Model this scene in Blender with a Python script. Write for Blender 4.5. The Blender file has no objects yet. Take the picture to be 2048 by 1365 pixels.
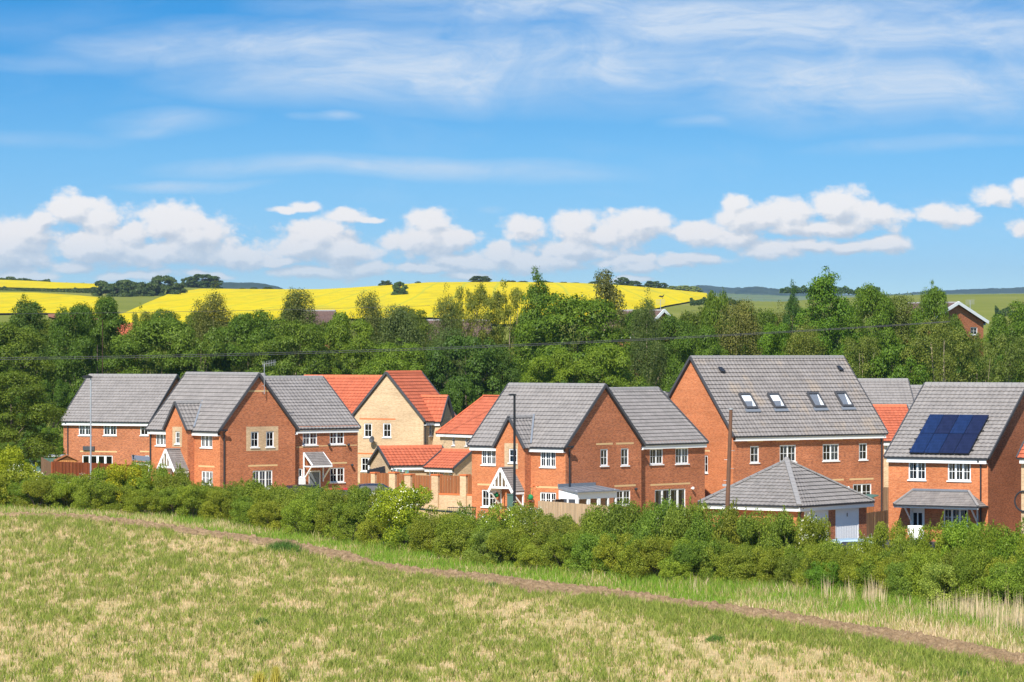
# Brick housing estate seen across a field, with rapeseed hills behind. Units are metres; camera looks along +Y.
SUN_E = 3.6; SKY_S = .105; SKY_SAT = 1.25; SKY_TINT = (.80, .95, 1.0); CLOUD_V = 4.25; EXPO = 1.12; HAZE = 6e-5
import bpy, math, random
import numpy as np
random.seed(7); rng = np.random.default_rng(11)
F = 7000.0; CX = 1024.0; HY = 700.0; CAMZ = 10.8      # focal length in photo pixels, principal column, horizon row, eye height
scene = bpy.context.scene
COL = scene.collection

# ------------------------------------------------------------------ object helpers
def tag(o, label=None, cat=None, group=None, kind=None):
    if label: o['label'] = label
    if cat: o['category'] = cat
    if group: o['group'] = group
    if kind: o['kind'] = kind
    return o

def empty(name, loc=(0, 0, 0), rz=0.0):
    o = bpy.data.objects.new(name, None); COL.objects.link(o)
    o.location = loc; o.rotation_euler = (0, 0, rz); o.empty_display_size = 0.5
    return o

def mesh_np(name, V, faces, mats, mi=None, parent=None, smooth=False):
    """V (n,3); faces (m,k) int array; one material list, optional index per face"""
    me = bpy.data.meshes.new(name)
    V = np.asarray(V, dtype=np.float32); faces = np.asarray(faces, dtype=np.int32)
    m, k = faces.shape
    me.vertices.add(len(V)); me.vertices.foreach_set('co', V.ravel())
    me.loops.add(m * k); me.loops.foreach_set('vertex_index', faces.ravel())
    me.polygons.add(m); me.polygons.foreach_set('loop_start', np.arange(0, m * k, k, dtype=np.int32))
    for mt in mats: me.materials.append(mt)
    if mi is not None: me.polygons.foreach_set('material_index', np.asarray(mi, dtype=np.int32))
    if smooth: me.polygons.foreach_set('use_smooth', np.ones(m, dtype=bool))
    me.update(calc_edges=True)
    o = bpy.data.objects.new(name, me); COL.objects.link(o)
    if parent is not None: o.parent = parent
    return o

class MB:
    """collects boxes, quads and tubes and links them as ONE mesh"""
    def __init__(s): s.v = []; s.f = []; s.m = []; s.uv = []
    def face(s, pts, mi=0, uvs=None):
        n = len(s.v); s.v += [tuple(p) for p in pts]; s.f.append(tuple(range(n, n + len(pts)))); s.m.append(mi)
        s.uv += uvs if uvs else [(0.0, 0.0)] * len(pts)
    def box(s, a, b, mi=0):
        x0, y0, z0 = [min(a[i], b[i]) for i in range(3)]; x1, y1, z1 = [max(a[i], b[i]) for i in range(3)]
        P = lambda x, y, z: (x, y, z)
        def q(p, u): s.face(p, mi, u)
        q([P(x0,y0,z0),P(x1,y0,z0),P(x1,y0,z1),P(x0,y0,z1)], [(x0,z0),(x1,z0),(x1,z1),(x0,z1)])
        q([P(x1,y1,z0),P(x0,y1,z0),P(x0,y1,z1),P(x1,y1,z1)], [(x1,z0),(x0,z0),(x0,z1),(x1,z1)])
        q([P(x0,y1,z0),P(x0,y0,z0),P(x0,y0,z1),P(x0,y1,z1)], [(y1,z0),(y0,z0),(y0,z1),(y1,z1)])
        q([P(x1,y0,z0),P(x1,y1,z0),P(x1,y1,z1),P(x1,y0,z1)], [(y0,z0),(y1,z0),(y1,z1),(y0,z1)])
        q([P(x0,y0,z1),P(x1,y0,z1),P(x1,y1,z1),P(x0,y1,z1)], [(x0,y0),(x1,y0),(x1,y1),(x0,y1)])
        q([P(x0,y1,z0),P(x1,y1,z0),P(x1,y0,z0),P(x0,y0,z0)], [(x0,y1),(x1,y1),(x1,y0),(x0,y0)])
    def beam(s, p, q, w, h, mi=0, up=(0, 0, 1)):
        p = np.array(p, float); q = np.array(q, float); d = q - p; L = np.linalg.norm(d); d /= L
        up = np.array(up, float); sd = np.cross(d, up)
        if np.linalg.norm(sd) < 1e-4: sd = np.cross(d, np.array([0, 1.0, 0]))
        sd /= np.linalg.norm(sd); u2 = np.cross(sd, d)
        c = []
        for e in (p, q):
            for a, b in ((-1, -1), (1, -1), (1, 1), (-1, 1)): c.append(e + sd * a * w / 2 + u2 * b * h / 2)
        for idx in ((0,1,5,4),(1,2,6,5),(2,3,7,6),(3,0,4,7),(3,2,1,0),(4,5,6,7)):
            s.face([tuple(c[i]) for i in idx], mi, [(0,0),(L,0),(L,w),(0,w)])
    def tube(s, pts, rad, n=8, mi=0, cap=True):
        rings = []
        pts = [np.array(p, float) for p in pts]
        if not hasattr(rad, '__len__'): rad = [rad] * len(pts)
        for i, p in enumerate(pts):
            d = pts[min(i + 1, len(pts) - 1)] - pts[max(i - 1, 0)]; d = d / (np.linalg.norm(d) + 1e-9)
            a = np.array([1.0, 0, 0]) if abs(d[0]) < .8 else np.array([0, 1.0, 0])
            u = np.cross(d, a); u /= np.linalg.norm(u); w = np.cross(d, u)
            rings.append([p + rad[i] * (u * math.cos(2 * math.pi * k / n) + w * math.sin(2 * math.pi * k / n)) for k in range(n)])
        for i in range(len(rings) - 1):
            for k in range(n):
                s.face([rings[i][k], rings[i][(k + 1) % n], rings[i + 1][(k + 1) % n], rings[i + 1][k]], mi)
        if cap:
            s.face(rings[0][::-1], mi); s.face(rings[-1], mi)
    def ball(s, c, r, mi=0, n=10, m=6, sz=1.0):
        for j in range(m):
            a0 = math.pi * j / m - math.pi / 2; a1 = math.pi * (j + 1) / m - math.pi / 2
            for k in range(n):
                b0 = 2 * math.pi * k / n; b1 = 2 * math.pi * (k + 1) / n
                P = lambda a, b: (c[0] + r * math.cos(a) * math.cos(b), c[1] + r * math.cos(a) * math.sin(b), c[2] + r * sz * math.sin(a))
                pts = [P(a0, b0), P(a0, b1), P(a1, b1), P(a1, b0)]
                if j == 0: pts = [pts[0], pts[2], pts[3]]
                elif j == m - 1: pts = pts[:3]
                s.face(pts, mi)
    def build(s, name, mats, parent=None, smooth=False):
        me = bpy.data.meshes.new(name)
        me.from_pydata([tuple(map(float, p)) for p in s.v], [], s.f)
        if not isinstance(mats, (list, tuple)): mats = [mats]
        for mt in mats: me.materials.append(mt)
        me.polygons.foreach_set('material_index', np.array(s.m, dtype=np.int32))
        uvl = me.uv_layers.new(name='UVMap'); uvl.data.foreach_set('uv', np.array(s.uv, dtype=np.float32).ravel())
        if smooth: me.polygons.foreach_set('use_smooth', np.ones(len(s.f), dtype=bool))
        me.update()
        o = bpy.data.objects.new(name, me); COL.objects.link(o)
        if parent is not None: o.parent = parent
        return o

# ------------------------------------------------------------------ value noise (numpy)
_perm = rng.random((256, 256))
def vnoise(x, y):
    x = np.asarray(x, float); y = np.asarray(y, float)
    xi = np.floor(x).astype(int); yi = np.floor(y).astype(int); fx = x - xi; fy = y - yi
    fx = fx * fx * (3 - 2 * fx); fy = fy * fy * (3 - 2 * fy)
    g = lambda a, b: _perm[a % 256, b % 256]
    return (g(xi, yi) * (1 - fx) + g(xi + 1, yi) * fx) * (1 - fy) + (g(xi, yi + 1) * (1 - fx) + g(xi + 1, yi + 1) * fx) * fy
def fbm(x, y, o=4):
    r = 0; a = .5; t = 0
    for i in range(o):
        r = r + a * vnoise(np.asarray(x) * 2 ** i + 17.3 * i, np.asarray(y) * 2 ** i + 5.1 * i); t += a; a *= .5
    return r / t
def sstep(a, b, x):
    t = np.clip((np.asarray(x, float) - a) / (b - a), 0, 1); return t * t * (3 - 2 * t)

# ------------------------------------------------------------------ materials
def nodes(name):
    m = bpy.data.materials.new(name); m.use_nodes = True; nt = m.node_tree; nt.nodes.clear()
    out = nt.nodes.new('ShaderNodeOutputMaterial'); return m, nt, out
def N(nt, t, **kw):
    n = nt.nodes.new(t)
    for k, v in kw.items():
        if k.startswith('i_'):
            k2 = k[2:]
            n.inputs[int(k2) if k2.isdigit() else k2.replace('_', ' ')].default_value = v
        else: setattr(n, k, v)
    return n
def ramp(nt, fac, stops, interp='LINEAR'):
    r = nt.nodes.new('ShaderNodeValToRGB'); r.color_ramp.interpolation = interp
    el = r.color_ramp.elements
    while len(el) < len(stops): el.new(0.5)
    for e, (p, c) in zip(el, stops):
        e.position = p; e.color = (*c, 1) if len(c) == 3 else c
    nt.links.new(fac, r.inputs[0]); return r.outputs[0]
def mixc(nt, fac, a, b, mode='MIX'):
    n = nt.nodes.new('ShaderNodeMix'); n.data_type = 'RGBA'; n.blend_type = mode
    for sock, v in ((n.inputs[0], fac), (n.inputs[6], a), (n.inputs[7], b)):
        if isinstance(v, (int, float)): sock.default_value = v
        elif isinstance(v, tuple): sock.default_value = (*v, 1) if len(v) == 3 else v
        else: nt.links.new(v, sock)
    return n.outputs[2]
def noise(nt, vec, scale, detail=3, rough=.6, dist=0.0):
    n = N(nt, 'ShaderNodeTexNoise'); n.inputs['Scale'].default_value = scale; n.inputs['Detail'].default_value = detail
    n.inputs['Roughness'].default_value = rough; n.inputs['Distortion'].default_value = dist
    nt.links.new(vec, n.inputs['Vector']); return n.outputs['Fac']
def mapping(nt, vec, sc=(1, 1, 1), loc=(0, 0, 0)):
    n = N(nt, 'ShaderNodeMapping'); n.inputs['Scale'].default_value = sc; n.inputs['Location'].default_value = loc
    nt.links.new(vec, n.inputs['Vector']); return n.outputs['Vector']
def principled(nt, out, col, rough=.8, spec=.3, bump=None, bstr=.3, bdist=.02, metal=0.0):
    p = N(nt, 'ShaderNodeBsdfPrincipled')
    if isinstance(col, tuple): p.inputs['Base Color'].default_value = (*col, 1)
    else: nt.links.new(col, p.inputs['Base Color'])
    p.inputs['Roughness'].default_value = rough; p.inputs['Specular IOR Level'].default_value = spec; p.inputs['Metallic'].default_value = metal
    if bump is not None:
        b = N(nt, 'ShaderNodeBump'); b.inputs['Strength'].default_value = bstr; b.inputs['Distance'].default_value = bdist
        nt.links.new(bump, b.inputs['Height']); nt.links.new(b.outputs[0], p.inputs['Normal'])
    nt.links.new(p.outputs[0], out.inputs['Surface']); return p
def simple(name, col, rough=.6, spec=.3, var=.15, scale=3.0, metal=0.0):
    m, nt, out = nodes(name); tc = N(nt, 'ShaderNodeTexCoord')
    f = noise(nt, tc.outputs['Object'], scale, 4)
    c = mixc(nt, f, tuple(max(0, x * (1 - var)) for x in col), tuple(min(1, x * (1 + var)) for x in col))
    principled(nt, out, c, rough, spec, metal=metal); return m
def brick(name, c1, c2, mortar, c3=None):
    m, nt, out = nodes(name); uv = N(nt, 'ShaderNodeUVMap'); v = uv.outputs[0]
    b = N(nt, 'ShaderNodeTexBrick'); nt.links.new(v, b.inputs['Vector'])
    b.inputs['Color1'].default_value = (*c1, 1); b.inputs['Color2'].default_value = (*c2, 1); b.inputs['Mortar'].default_value = (*mortar, 1)
    b.inputs['Scale'].default_value = 1.0; b.inputs['Mortar Size'].default_value = .009; b.inputs['Mortar Smooth'].default_value = .3
    b.inputs['Brick Width'].default_value = .225; b.inputs['Row Height'].default_value = .075; b.inputs['Bias'].default_value = 0.0
    # darker and lighter single bricks
    n1 = noise(nt, mapping(nt, v, (4.4, 13.3, 1)), 1.0, 2, .8)
    col = mixc(nt, ramp(nt, n1, [(.47, (0, 0, 0)), (.60, (1, 1, 1))]), b.outputs['Color'], c3 or tuple(x * .62 for x in c1))
    n2 = noise(nt, v, .35, 4, .6)
    col = mixc(nt, 1.0, col, ramp(nt, n2, [(.3, (.80, .79, .78)), (.7, (1.14, 1.14, 1.14))]), 'MULTIPLY')
    n3 = noise(nt, mapping(nt, v, (.4, 3.5, 1)), 1.0, 4, .7)
    col = mixc(nt, 1.0, col, ramp(nt, n3, [(.28, (.84, .83, .82)), (.72, (1.12, 1.12, 1.12))]), 'MULTIPLY')
    principled(nt, out, col, .9, .15, b.outputs['Fac'], .35, .01); return m
def tiles(name, c, c2, patch=None):
    m, nt, out = nodes(name); uv = N(nt, 'ShaderNodeUVMap'); v = uv.outputs[0]
    b = N(nt, 'ShaderNodeTexBrick', offset=0.5); nt.links.new(v, b.inputs['Vector'])
    b.inputs['Color1'].default_value = (*c, 1); b.inputs['Color2'].default_value = (*c2, 1); b.inputs['Mortar'].default_value = (*[x * .55 for x in c], 1)
    b.inputs['Scale'].default_value = 1.0; b.inputs['Mortar Size'].default_value = .006; b.inputs['Mortar Smooth'].default_value = .2
    b.inputs['Brick Width'].default_value = .3; b.inputs['Row Height'].default_value = .33
    n2 = noise(nt, v, .5, 4, .6)
    col = mixc(nt, 1.0, b.outputs['Color'], ramp(nt, n2, [(.3, (.89, .89, .89)), (.7, (1.09, 1.09, 1.09))]), 'MULTIPLY')
    n5 = noise(nt, mapping(nt, v, (2.2, .25, 1)), 1.0, 4, .7)
    col = mixc(nt, 1.0, col, ramp(nt, n5, [(.3, (.94, .94, .94)), (.7, (1.06, 1.06, 1.05))]), 'MULTIPLY')
    n6 = noise(nt, mapping(nt, v, (3.3, 3.0, 1)), 1.0, 1, .5)
    col = mixc(nt, 1.0, col, ramp(nt, n6, [(.35, (.92, .92, .92)), (.65, (1.06, 1.06, 1.06))]), 'MULTIPLY')
    if patch:
        n4 = noise(nt, mapping(nt, v, (1, .8, 1), (3.3, 1.7, 0)), .33, 3, .75)
        col = mixc(nt, ramp(nt, n4, [(.54, (0, 0, 0)), (.64, (.6, .6, .6))]), col, patch)
    principled(nt, out, col, .8, .2, noise(nt, v, 30, 2), .15, .01); return m
def leaf_mat(name, c_dark, c_light, trans=.35):
    m, nt, out = nodes(name); oi = N(nt, 'ShaderNodeObjectInfo'); geo = N(nt, 'ShaderNodeNewGeometry')
    tc = N(nt, 'ShaderNodeTexCoord')
    fac = ramp(nt, geo.outputs['Random Per Island'], [(0, c_dark), (.55, tuple((a + b) / 2 for a, b in zip(c_dark, c_light))), (1, c_light)])
    lum = noise(nt, tc.outputs['Object'], .45, 3, .6)
    fac = mixc(nt, 1.0, fac, ramp(nt, lum, [(.32, (.72, .78, .74)), (.70, (1.22, 1.17, 1.02))]), 'MULTIPLY')
    col = mixc(nt, 1.0, fac, oi.outputs['Color'], 'MULTIPLY')
    d = N(nt, 'ShaderNodeBsdfDiffuse'); nt.links.new(col, d.inputs[0])
    t = N(nt, 'ShaderNodeBsdfTranslucent'); tcx = mixc(nt, 1.0, col, (1.25, 1.35, .6), 'MULTIPLY'); nt.links.new(tcx, t.inputs[0])
    g = N(nt, 'ShaderNodeBsdfGlossy'); g.inputs['Roughness'].default_value = .45; g.inputs[0].default_value = (.6, .6, .6, 1)
    mx = N(nt, 'ShaderNodeMixShader'); mx.inputs[0].default_value = trans
    nt.links.new(d.outputs[0], mx.inputs[1]); nt.links.new(t.outputs[0], mx.inputs[2])
    m2 = N(nt, 'ShaderNodeMixShader'); m2.inputs[0].default_value = .012
    nt.links.new(mx.outputs[0], m2.inputs[1]); nt.links.new(g.outputs[0], m2.inputs[2])
    nt.links.new(m2.outputs[0], out.inputs['Surface']); return m

RED1, RED2 = (.52, .175, .075), (.45, .145, .06)
M = dict(
    red=brick('red_brick', RED1, RED2, (.50, .27, .16), (.29, .11, .06)),
    orange=brick('sunlit_red_brick', (.60, .20, .075), (.56, .18, .07), (.56, .28, .15), (.44, .145, .06)),  # brighter copy of the red brick: sunlight put into left-facing walls' colour
    buff=brick('buff_brick', (.64, .46, .285), (.57, .405, .245), (.62, .48, .32), (.50, .35, .21)),
    buffband=simple('buff_band', (.62, .42, .21), .9, .1, .12, 5),
    redband=simple('red_band', (.62, .17, .06), .9, .1, .1, 5),
    grey=tiles('grey_tiles', (.255, .230, .215), (.225, .203, .19)), greyp=tiles('grey_tiles_weathered', (.255, .228, .212), (.225, .20, .186), (.33, .26, .195)),
    grey2=tiles('grey_tiles_plain', (.25, .225, .21), (.215, .195, .18)),
    brown=tiles('brown_tiles', (.17, .105, .085), (.14, .09, .075)),
    rtile=tiles('red_tiles', (.48, .130, .065), (.42, .110, .055)),
    slate=tiles('porch_tiles', (.24, .215, .20), (.19, .17, .16)),
    upvc=simple('white_upvc', (.80, .80, .79), .35, .5, .03, 2),
    black=simple('black_plastic', (.025, .026, .03), .4, .5, .2, 3),
    verge=simple('dark_verge', (.065, .065, .07), .6, .3, .2, 4),
    ridge=simple('ridge_tile_grey', (.25, .235, .225), .8, .2, .15, 6),
    ridger=simple('ridge_tile_red', (.58, .15, .07), .8, .2, .12, 6),
    lead=simple('lead_sheet', (.17, .185, .21), .5, .4, .15, 4),
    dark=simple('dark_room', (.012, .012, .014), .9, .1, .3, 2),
    curtain=simple('curtain_cloth', (.46, .45, .42), .9, .1, .2, 12),
    blind=simple('roller_blind', (.75, .78, .80), .8, .1, .04, 3),
    door_grey=simple('grey_door_paint', (.16, .18, .19), .4, .4, .08, 3),
    white_paint=simple('white_paint', (.80, .80, .80), .5, .4, .03, 2),
    steel=simple('galvanised_steel', (.50, .50, .50), .45, .5, .12, 4, .6),
    blackpaint=simple('black_paint', (.012, .012, .014), .45, .4, .2, 3),
    pole=simple('tarred_wood', (.14, .072, .045), .8, .2, .35, 2.5),
    concrete=simple('paving', (.36, .34, .31), .9, .1, .12, 1.5),
    asphalt=simple('asphalt', (.06, .06, .062), .9, .2, .2, 6),
    green_paint=simple('green_paint', (.08, .14, .11), .7, .2, .15, 3),
)
def glass_mat(name, tint=(.9, .95, 1)):
    m, nt, out = nodes(name); t = N(nt, 'ShaderNodeBsdfTransparent'); t.inputs[0].default_value = (*tint, 1)
    g = N(nt, 'ShaderNodeBsdfGlossy'); g.inputs['Roughness'].default_value = .03
    lw = N(nt, 'ShaderNodeFresnel'); lw.inputs['IOR'].default_value = 1.6
    mx = N(nt, 'ShaderNodeMixShader'); nt.links.new(lw.outputs[0], mx.inputs[0])
    nt.links.new(t.outputs[0], mx.inputs[1]); nt.links.new(g.outputs[0], mx.inputs[2]); nt.links.new(mx.outputs[0], out.inputs['Surface'])
    return m
M['glass'] = glass_mat('window_glass')
def plain_glass(name, f):
    m, nt, out = nodes(name); t = N(nt, 'ShaderNodeBsdfTransparent'); g = N(nt, 'ShaderNodeBsdfGlossy'); g.inputs['Roughness'].default_value = .04
    mx = N(nt, 'ShaderNodeMixShader'); mx.inputs[0].default_value = f; nt.links.new(t.outputs[0], mx.inputs[1]); nt.links.new(g.outputs[0], mx.inputs[2]); nt.links.new(mx.outputs[0], out.inputs['Surface']); return m
M['roof_glass'] = plain_glass('roof_window_glass', .06)
def solar_mat(name, c):
    m, nt, out = nodes(name); uv = N(nt, 'ShaderNodeUVMap')
    b = N(nt, 'ShaderNodeTexBrick', offset=0.0); nt.links.new(uv.outputs[0], b.inputs['Vector'])
    b.inputs['Color1'].default_value = (*c, 1); b.inputs['Color2'].default_value = (*[x * 1.25 for x in c], 1); b.inputs['Mortar'].default_value = (*[x * 1.9 for x in c], 1)
    b.inputs['Mortar Size'].default_value = .006; b.inputs['Brick Width'].default_value = .16; b.inputs['Row Height'].default_value = .16; b.inputs['Scale'].default_value = 1
    f = noise(nt, uv.outputs[0], 4, 3); col = mixc(nt, 1.0, b.outputs['Color'], ramp(nt, f, [(.3, (.8, .8, .8)), (.7, (1.25, 1.25, 1.25))]), 'MULTIPLY')
    principled(nt, out, col, .3, .3); return m
M['solar1'] = solar_mat('solar_cell_bright_blue', (.009, .018, .056))
M['solar2'] = solar_mat('solar_cell_dark_blue', (.010, .013, .036))
def wood(name, c, plank=.14):
    m, nt, out = nodes(name); uv = N(nt, 'ShaderNodeUVMap'); v = uv.outputs[0]
    b = N(nt, 'ShaderNodeTexBrick', offset=0.0); nt.links.new(v, b.inputs['Vector'])
    b.inputs['Color1'].default_value = (*c, 1); b.inputs['Color2'].default_value = (*[x * .78 for x in c], 1); b.inputs['Mortar'].default_value = (*[x * .25 for x in c], 1)
    b.inputs['Mortar Size'].default_value = .008; b.inputs['Brick Width'].default_value = plank; b.inputs['Row Height'].default_value = 30; b.inputs['Scale'].default_value = 1
    f = noise(nt, mapping(nt, v, (9, .8, 1)), 1, 4, .7); col = mixc(nt, 1.0, b.outputs['Color'], ramp(nt, f, [(.3, (.75, .75, .75)), (.7, (1.2, 1.2, 1.2))]), 'MULTIPLY')
    principled(nt, out, col, .85, .15); return m
M['fence_red'] = wood('red_stained_boards', (.40, .11, .04))
M['fence_brown'] = wood('brown_boards', (.33, .125, .05))
M['fence_pale'] = wood('pale_new_boards', (.60, .42, .25))
M['fence_dark'] = wood('weathered_boards', (.20, .12, .07))
M['wood_orange'] = wood('orange_timber', (.55, .24, .08))

# ------------------------------------------------------------------ terrain
SKY_X = [-3000, -800, 0, 120, 215, 330, 440, 560, 640, 700, 800, 860, 1000, 1150, 1250, 1330, 1418, 1470, 1560, 1640, 1800, 2048, 2600, 4000]
SKY_Y = [560, 556, 562, 566, 571, 574, 577, 581, 581, 578, 571, 567, 566, 568, 573, 580, 589, 602, 604, 598, 591, 588, 584, 590]
def ground_z(X, Y):
    X = np.asarray(X, float); Y = np.asarray(Y, float)
    Ys = np.maximum(Y, 1.0)
    z = 1.5 * sstep(4, -30, X) * sstep(130, 200, Y)
    z = z - .35 * sstep(0, 1, X * 0 + 1) * sstep(208, 228, Y) * sstep(8, 16, X)
    z = z + .05 * (fbm(X * .15 + 50, Y * .15 + 50, 3) - .5)
    px = np.clip(CX + F * X / Ys, -3000, 4000)
    sky = np.interp(px, SKY_X, SKY_Y)
    Dm = 1900.0
    zt = CAMZ - (sky - HY) / F * Dm                       # hill top height along this bearing
    z700 = CAMZ + (HY - 668) / F * 700
    w = sstep(330, 700, Y)
    z = z * (1 - w) + z700 * w
    f = np.clip((Y - 700) / (Dm - 700), 0, 1)
    # image row runs smoothly from 668 to the skyline
    row = 668 + (sky - 668) * (1 - (1 - f) ** 1.35)
    zh = CAMZ - (row - HY) / F * Y + 1.2 * (fbm(X * .01, Y * .01, 3) - .5) * sstep(0, .2, f) * (1 - f)
    z = np.where(Y > 700, zh, z)
    w2 = sstep(1900, 2700, Y)
    z = np.where(Y > 1900, zt * (1 - w2) + (-12) * w2, z)
    return z
def gz(x, y): return float(ground_z(np.array([x]), np.array([y]))[0])
def on_ground_v(px, py):
    """world points where the rays through photo pixels meet the near ground"""
    px = np.asarray(px, float); py = np.asarray(py, float); t = (px - CX) / F; q = (py - HY) / F; Y = CAMZ / q
    for _ in range(10): Y = .5 * Y + .5 * (CAMZ - ground_z(t * Y, Y)) / q
    return t * Y, Y, ground_z(t * Y, Y)
def on_ground(px, py):
    x, y, z = on_ground_v([px], [py]); return (float(x[0]), float(y[0]), float(z[0]))
def at(px, py, Y): return ((px - CX) / F * Y, Y, CAMZ - (py - HY) / F * Y)

# ground sheet in bearing/distance rows
ts = np.concatenate([np.linspace(-.9, -.2, 25)[:-1], np.linspace(-.2, .2, 260), np.linspace(.2, .9, 25)[1:]])
ys = np.concatenate([np.linspace(6, 100, 20)[:-1], np.linspace(100, 330, 160)[:-1], np.linspace(330, 720, 40)[:-1], np.linspace(720, 1960, 90)[:-1], np.linspace(1960, 2800, 20)[:-1], np.geomspace(2800, 16000, 14)])
TT, YY = np.meshgrid(ts, ys); XX = TT * YY
ZZ = ground_z(XX, YY)
nx, ny = len(ts), len(ys)
V = np.stack([XX, YY, ZZ], -1).reshape(-1, 3)
ii, jj = np.meshgrid(np.arange(nx - 1), np.arange(ny - 1)); a0 = (jj * nx + ii).ravel()
FG = np.stack([a0, a0 + 1, a0 + nx + 1, a0 + nx], -1)
m, nt, out = nodes('meadow_ground'); tc = N(nt, 'ShaderNodeTexCoord'); v = tc.outputs['Object']
nA = noise(nt, v, .16, 5, .65); nB = noise(nt, mapping(nt, v, (1.3, .35, 1)), .9, 6, .7); nC = noise(nt, mapping(nt, v, (1, .6, 1)), 5, 4, .7)
field = ramp(nt, nB, [(.26, (.38, .31, .12)), (.42, (.45, .35, .16)), (.58, (.52, .38, .20)), (.76, (.62, .45, .26))])
field = mixc(nt, ramp(nt, nA, [(.42, (0, 0, 0)), (.62, (.45, .45, .45))]), field, (.30, .28, .08))
field = mixc(nt, 1.0, field, ramp(nt, nC, [(.3, (.7, .7, .7)), (.7, (1.25, 1.25, 1.25))]), 'MULTIPLY')
nD = noise(nt, v, .012, 4, .6)
past = ramp(nt, nD, [(.35, (.15, .17, .025)), (.6, (.19, .20, .035)), (.75, (.26, .24, .07))])
sep = N(nt, 'ShaderNodeSeparateXYZ'); nt.links.new(v, sep.inputs[0])
mr = N(nt, 'ShaderNodeMapRange'); mr.inputs[1].default_value = 240; mr.inputs[2].default_value = 280; nt.links.new(sep.outputs[1], mr.inputs[0])
principled(nt, out, mixc(nt, mr.outputs[0], field, past), .95, .05, nC, .5, .08)
M['meadow'] = m
g = mesh_np('ground', V, FG, [M['meadow']], smooth=True); tag(g, kind='structure')

# far wooded ridges and valley hills: built where they stand, 4.5 to 8 km away
def far_ridge(name, D, xs, rows, base_row, mat, rough=1.0, depth=900, step=2.0, seed=0):
    px = np.arange(xs[0], xs[-1] + .1, step); row = np.interp(px, xs, rows)
    row = row - rough * 2.2 * (fbm(px * .22 + seed, px * 0 + seed, 3) - .5) - rough * 3 * (fbm(px * .05 + seed, px * 0 + 3, 2) - .5)
    base = np.full_like(px, base_row); K = 7
    P = []
    for k in range(K):
        f = k / (K - 1); Dk = D + depth * f
        rk = base + (row - base) * math.sin(f * math.pi / 2)
        jit = rough * (vnoise(px * .9 + 31 * k, px * 0 + k) - .5) * (1.0 if 0 < k < K - 1 else 0)
        P.append(np.stack([(px - CX) / F * Dk, np.full_like(px, Dk), CAMZ - (rk + jit - HY) / F * Dk], -1))
    last = P[-1].copy(); last[:, 1] += 500; last[:, 2] -= 200; P.append(last)
    n = len(px); V = np.concatenate(P); i, j = np.meshgrid(np.arange(n - 1), np.arange(len(P) - 1)); a = (j * n + i).ravel()
    o = mesh_np(name, V, np.stack([a, a + 1, a + n + 1, a + n], -1), [mat]); tag(o, kind='structure'); return o
def hillmat(name, stops, sc):
    m, nt, out = nodes(name); tc = N(nt, 'ShaderNodeTexCoord')
    f = noise(nt, mapping(nt, tc.outputs['Object'], (1, 1, 3)), sc, 3, .6)
    principled(nt, out, ramp(nt, f, stops), 1.0, 0.0); return m
wood_far = hillmat('far_woodland', [(.35, (.03, .055, .05)), (.65, (.06, .09, .06))], .02)
fields_far = hillmat('far_fields', [(.38, (.10, .16, .06)), (.5, (.17, .2, .09)), (.62, (.07, .12, .05))], .0025)
far_ridge('hills', 4300, [-700, 300, 430, 450, 500, 530, 555, 575, 620, 700], [572, 570, 567, 565, 565, 567, 573, 582, 590, 596], 600, wood_far, .8, seed=3)
far_ridge('hills', 5200, [1330, 1400, 1480, 1560, 1640, 1760, 1900, 2100, 2600], [592, 588, 587, 589, 592, 590, 588, 586, 584], 612, fields_far, .5, 1500, seed=9)
far_ridge('hills', 6900, [1150, 1330, 1395, 1440, 1500, 1560, 1620, 1700, 1780, 1850, 2048, 2700], [590, 578, 571, 574, 577, 580, 590, 594, 590, 582, 575, 568], 600, wood_far, .9, seed=21)
far_ridge('hills', 8600, [-1500, 200, 900, 1380, 1500, 1900, 2100, 3200], [592, 592, 590, 583, 590, 588, 580, 572], 600, wood_far, .4, seed=5)
far_ridge('hills', 6300, [1470, 1488, 1510, 1540, 1580, 1620], [583, 575, 573, 576, 581, 588], 592, wood_far, .9, 300, seed=33)

# rapeseed fields: sheets following the hillside 0.35 m above it (the crop stands)
m, nt, out = nodes('rapeseed_crop'); tc = N(nt, 'ShaderNodeTexCoord'); v = tc.outputs['Object']
nA = noise(nt, mapping(nt, v, (1, .25, 1)), .02, 5, .7); nB = noise(nt, mapping(nt, v, (1, .12, 1)), .18, 4, .7)
col = ramp(nt, nA, [(.3, (.50, .37, .006)), (.55, (.61, .47, .008)), (.70, (.45, .37, .03))])
col = mixc(nt, ramp(nt, nB, [(.48, (0, 0, 0)), (.72, (.6, .6, .6))]), col, (.36, .32, .03))
wv = N(nt, 'ShaderNodeTexWave'); wv.inputs['Scale'].default_value = .02; wv.inputs['Distortion'].default_value = 1.5
nt.links.new(mapping(nt, v, (1, .12, 1)), wv.inputs['Vector'])
col = mixc(nt, ramp(nt, wv.outputs['Fac'], [(.965, (0, 0, 0)), (1.0, (.6, .6, .6))]), col, (.35, .38, .04))
principled(nt, out, col, .95, .02); M['rape'] = m
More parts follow.
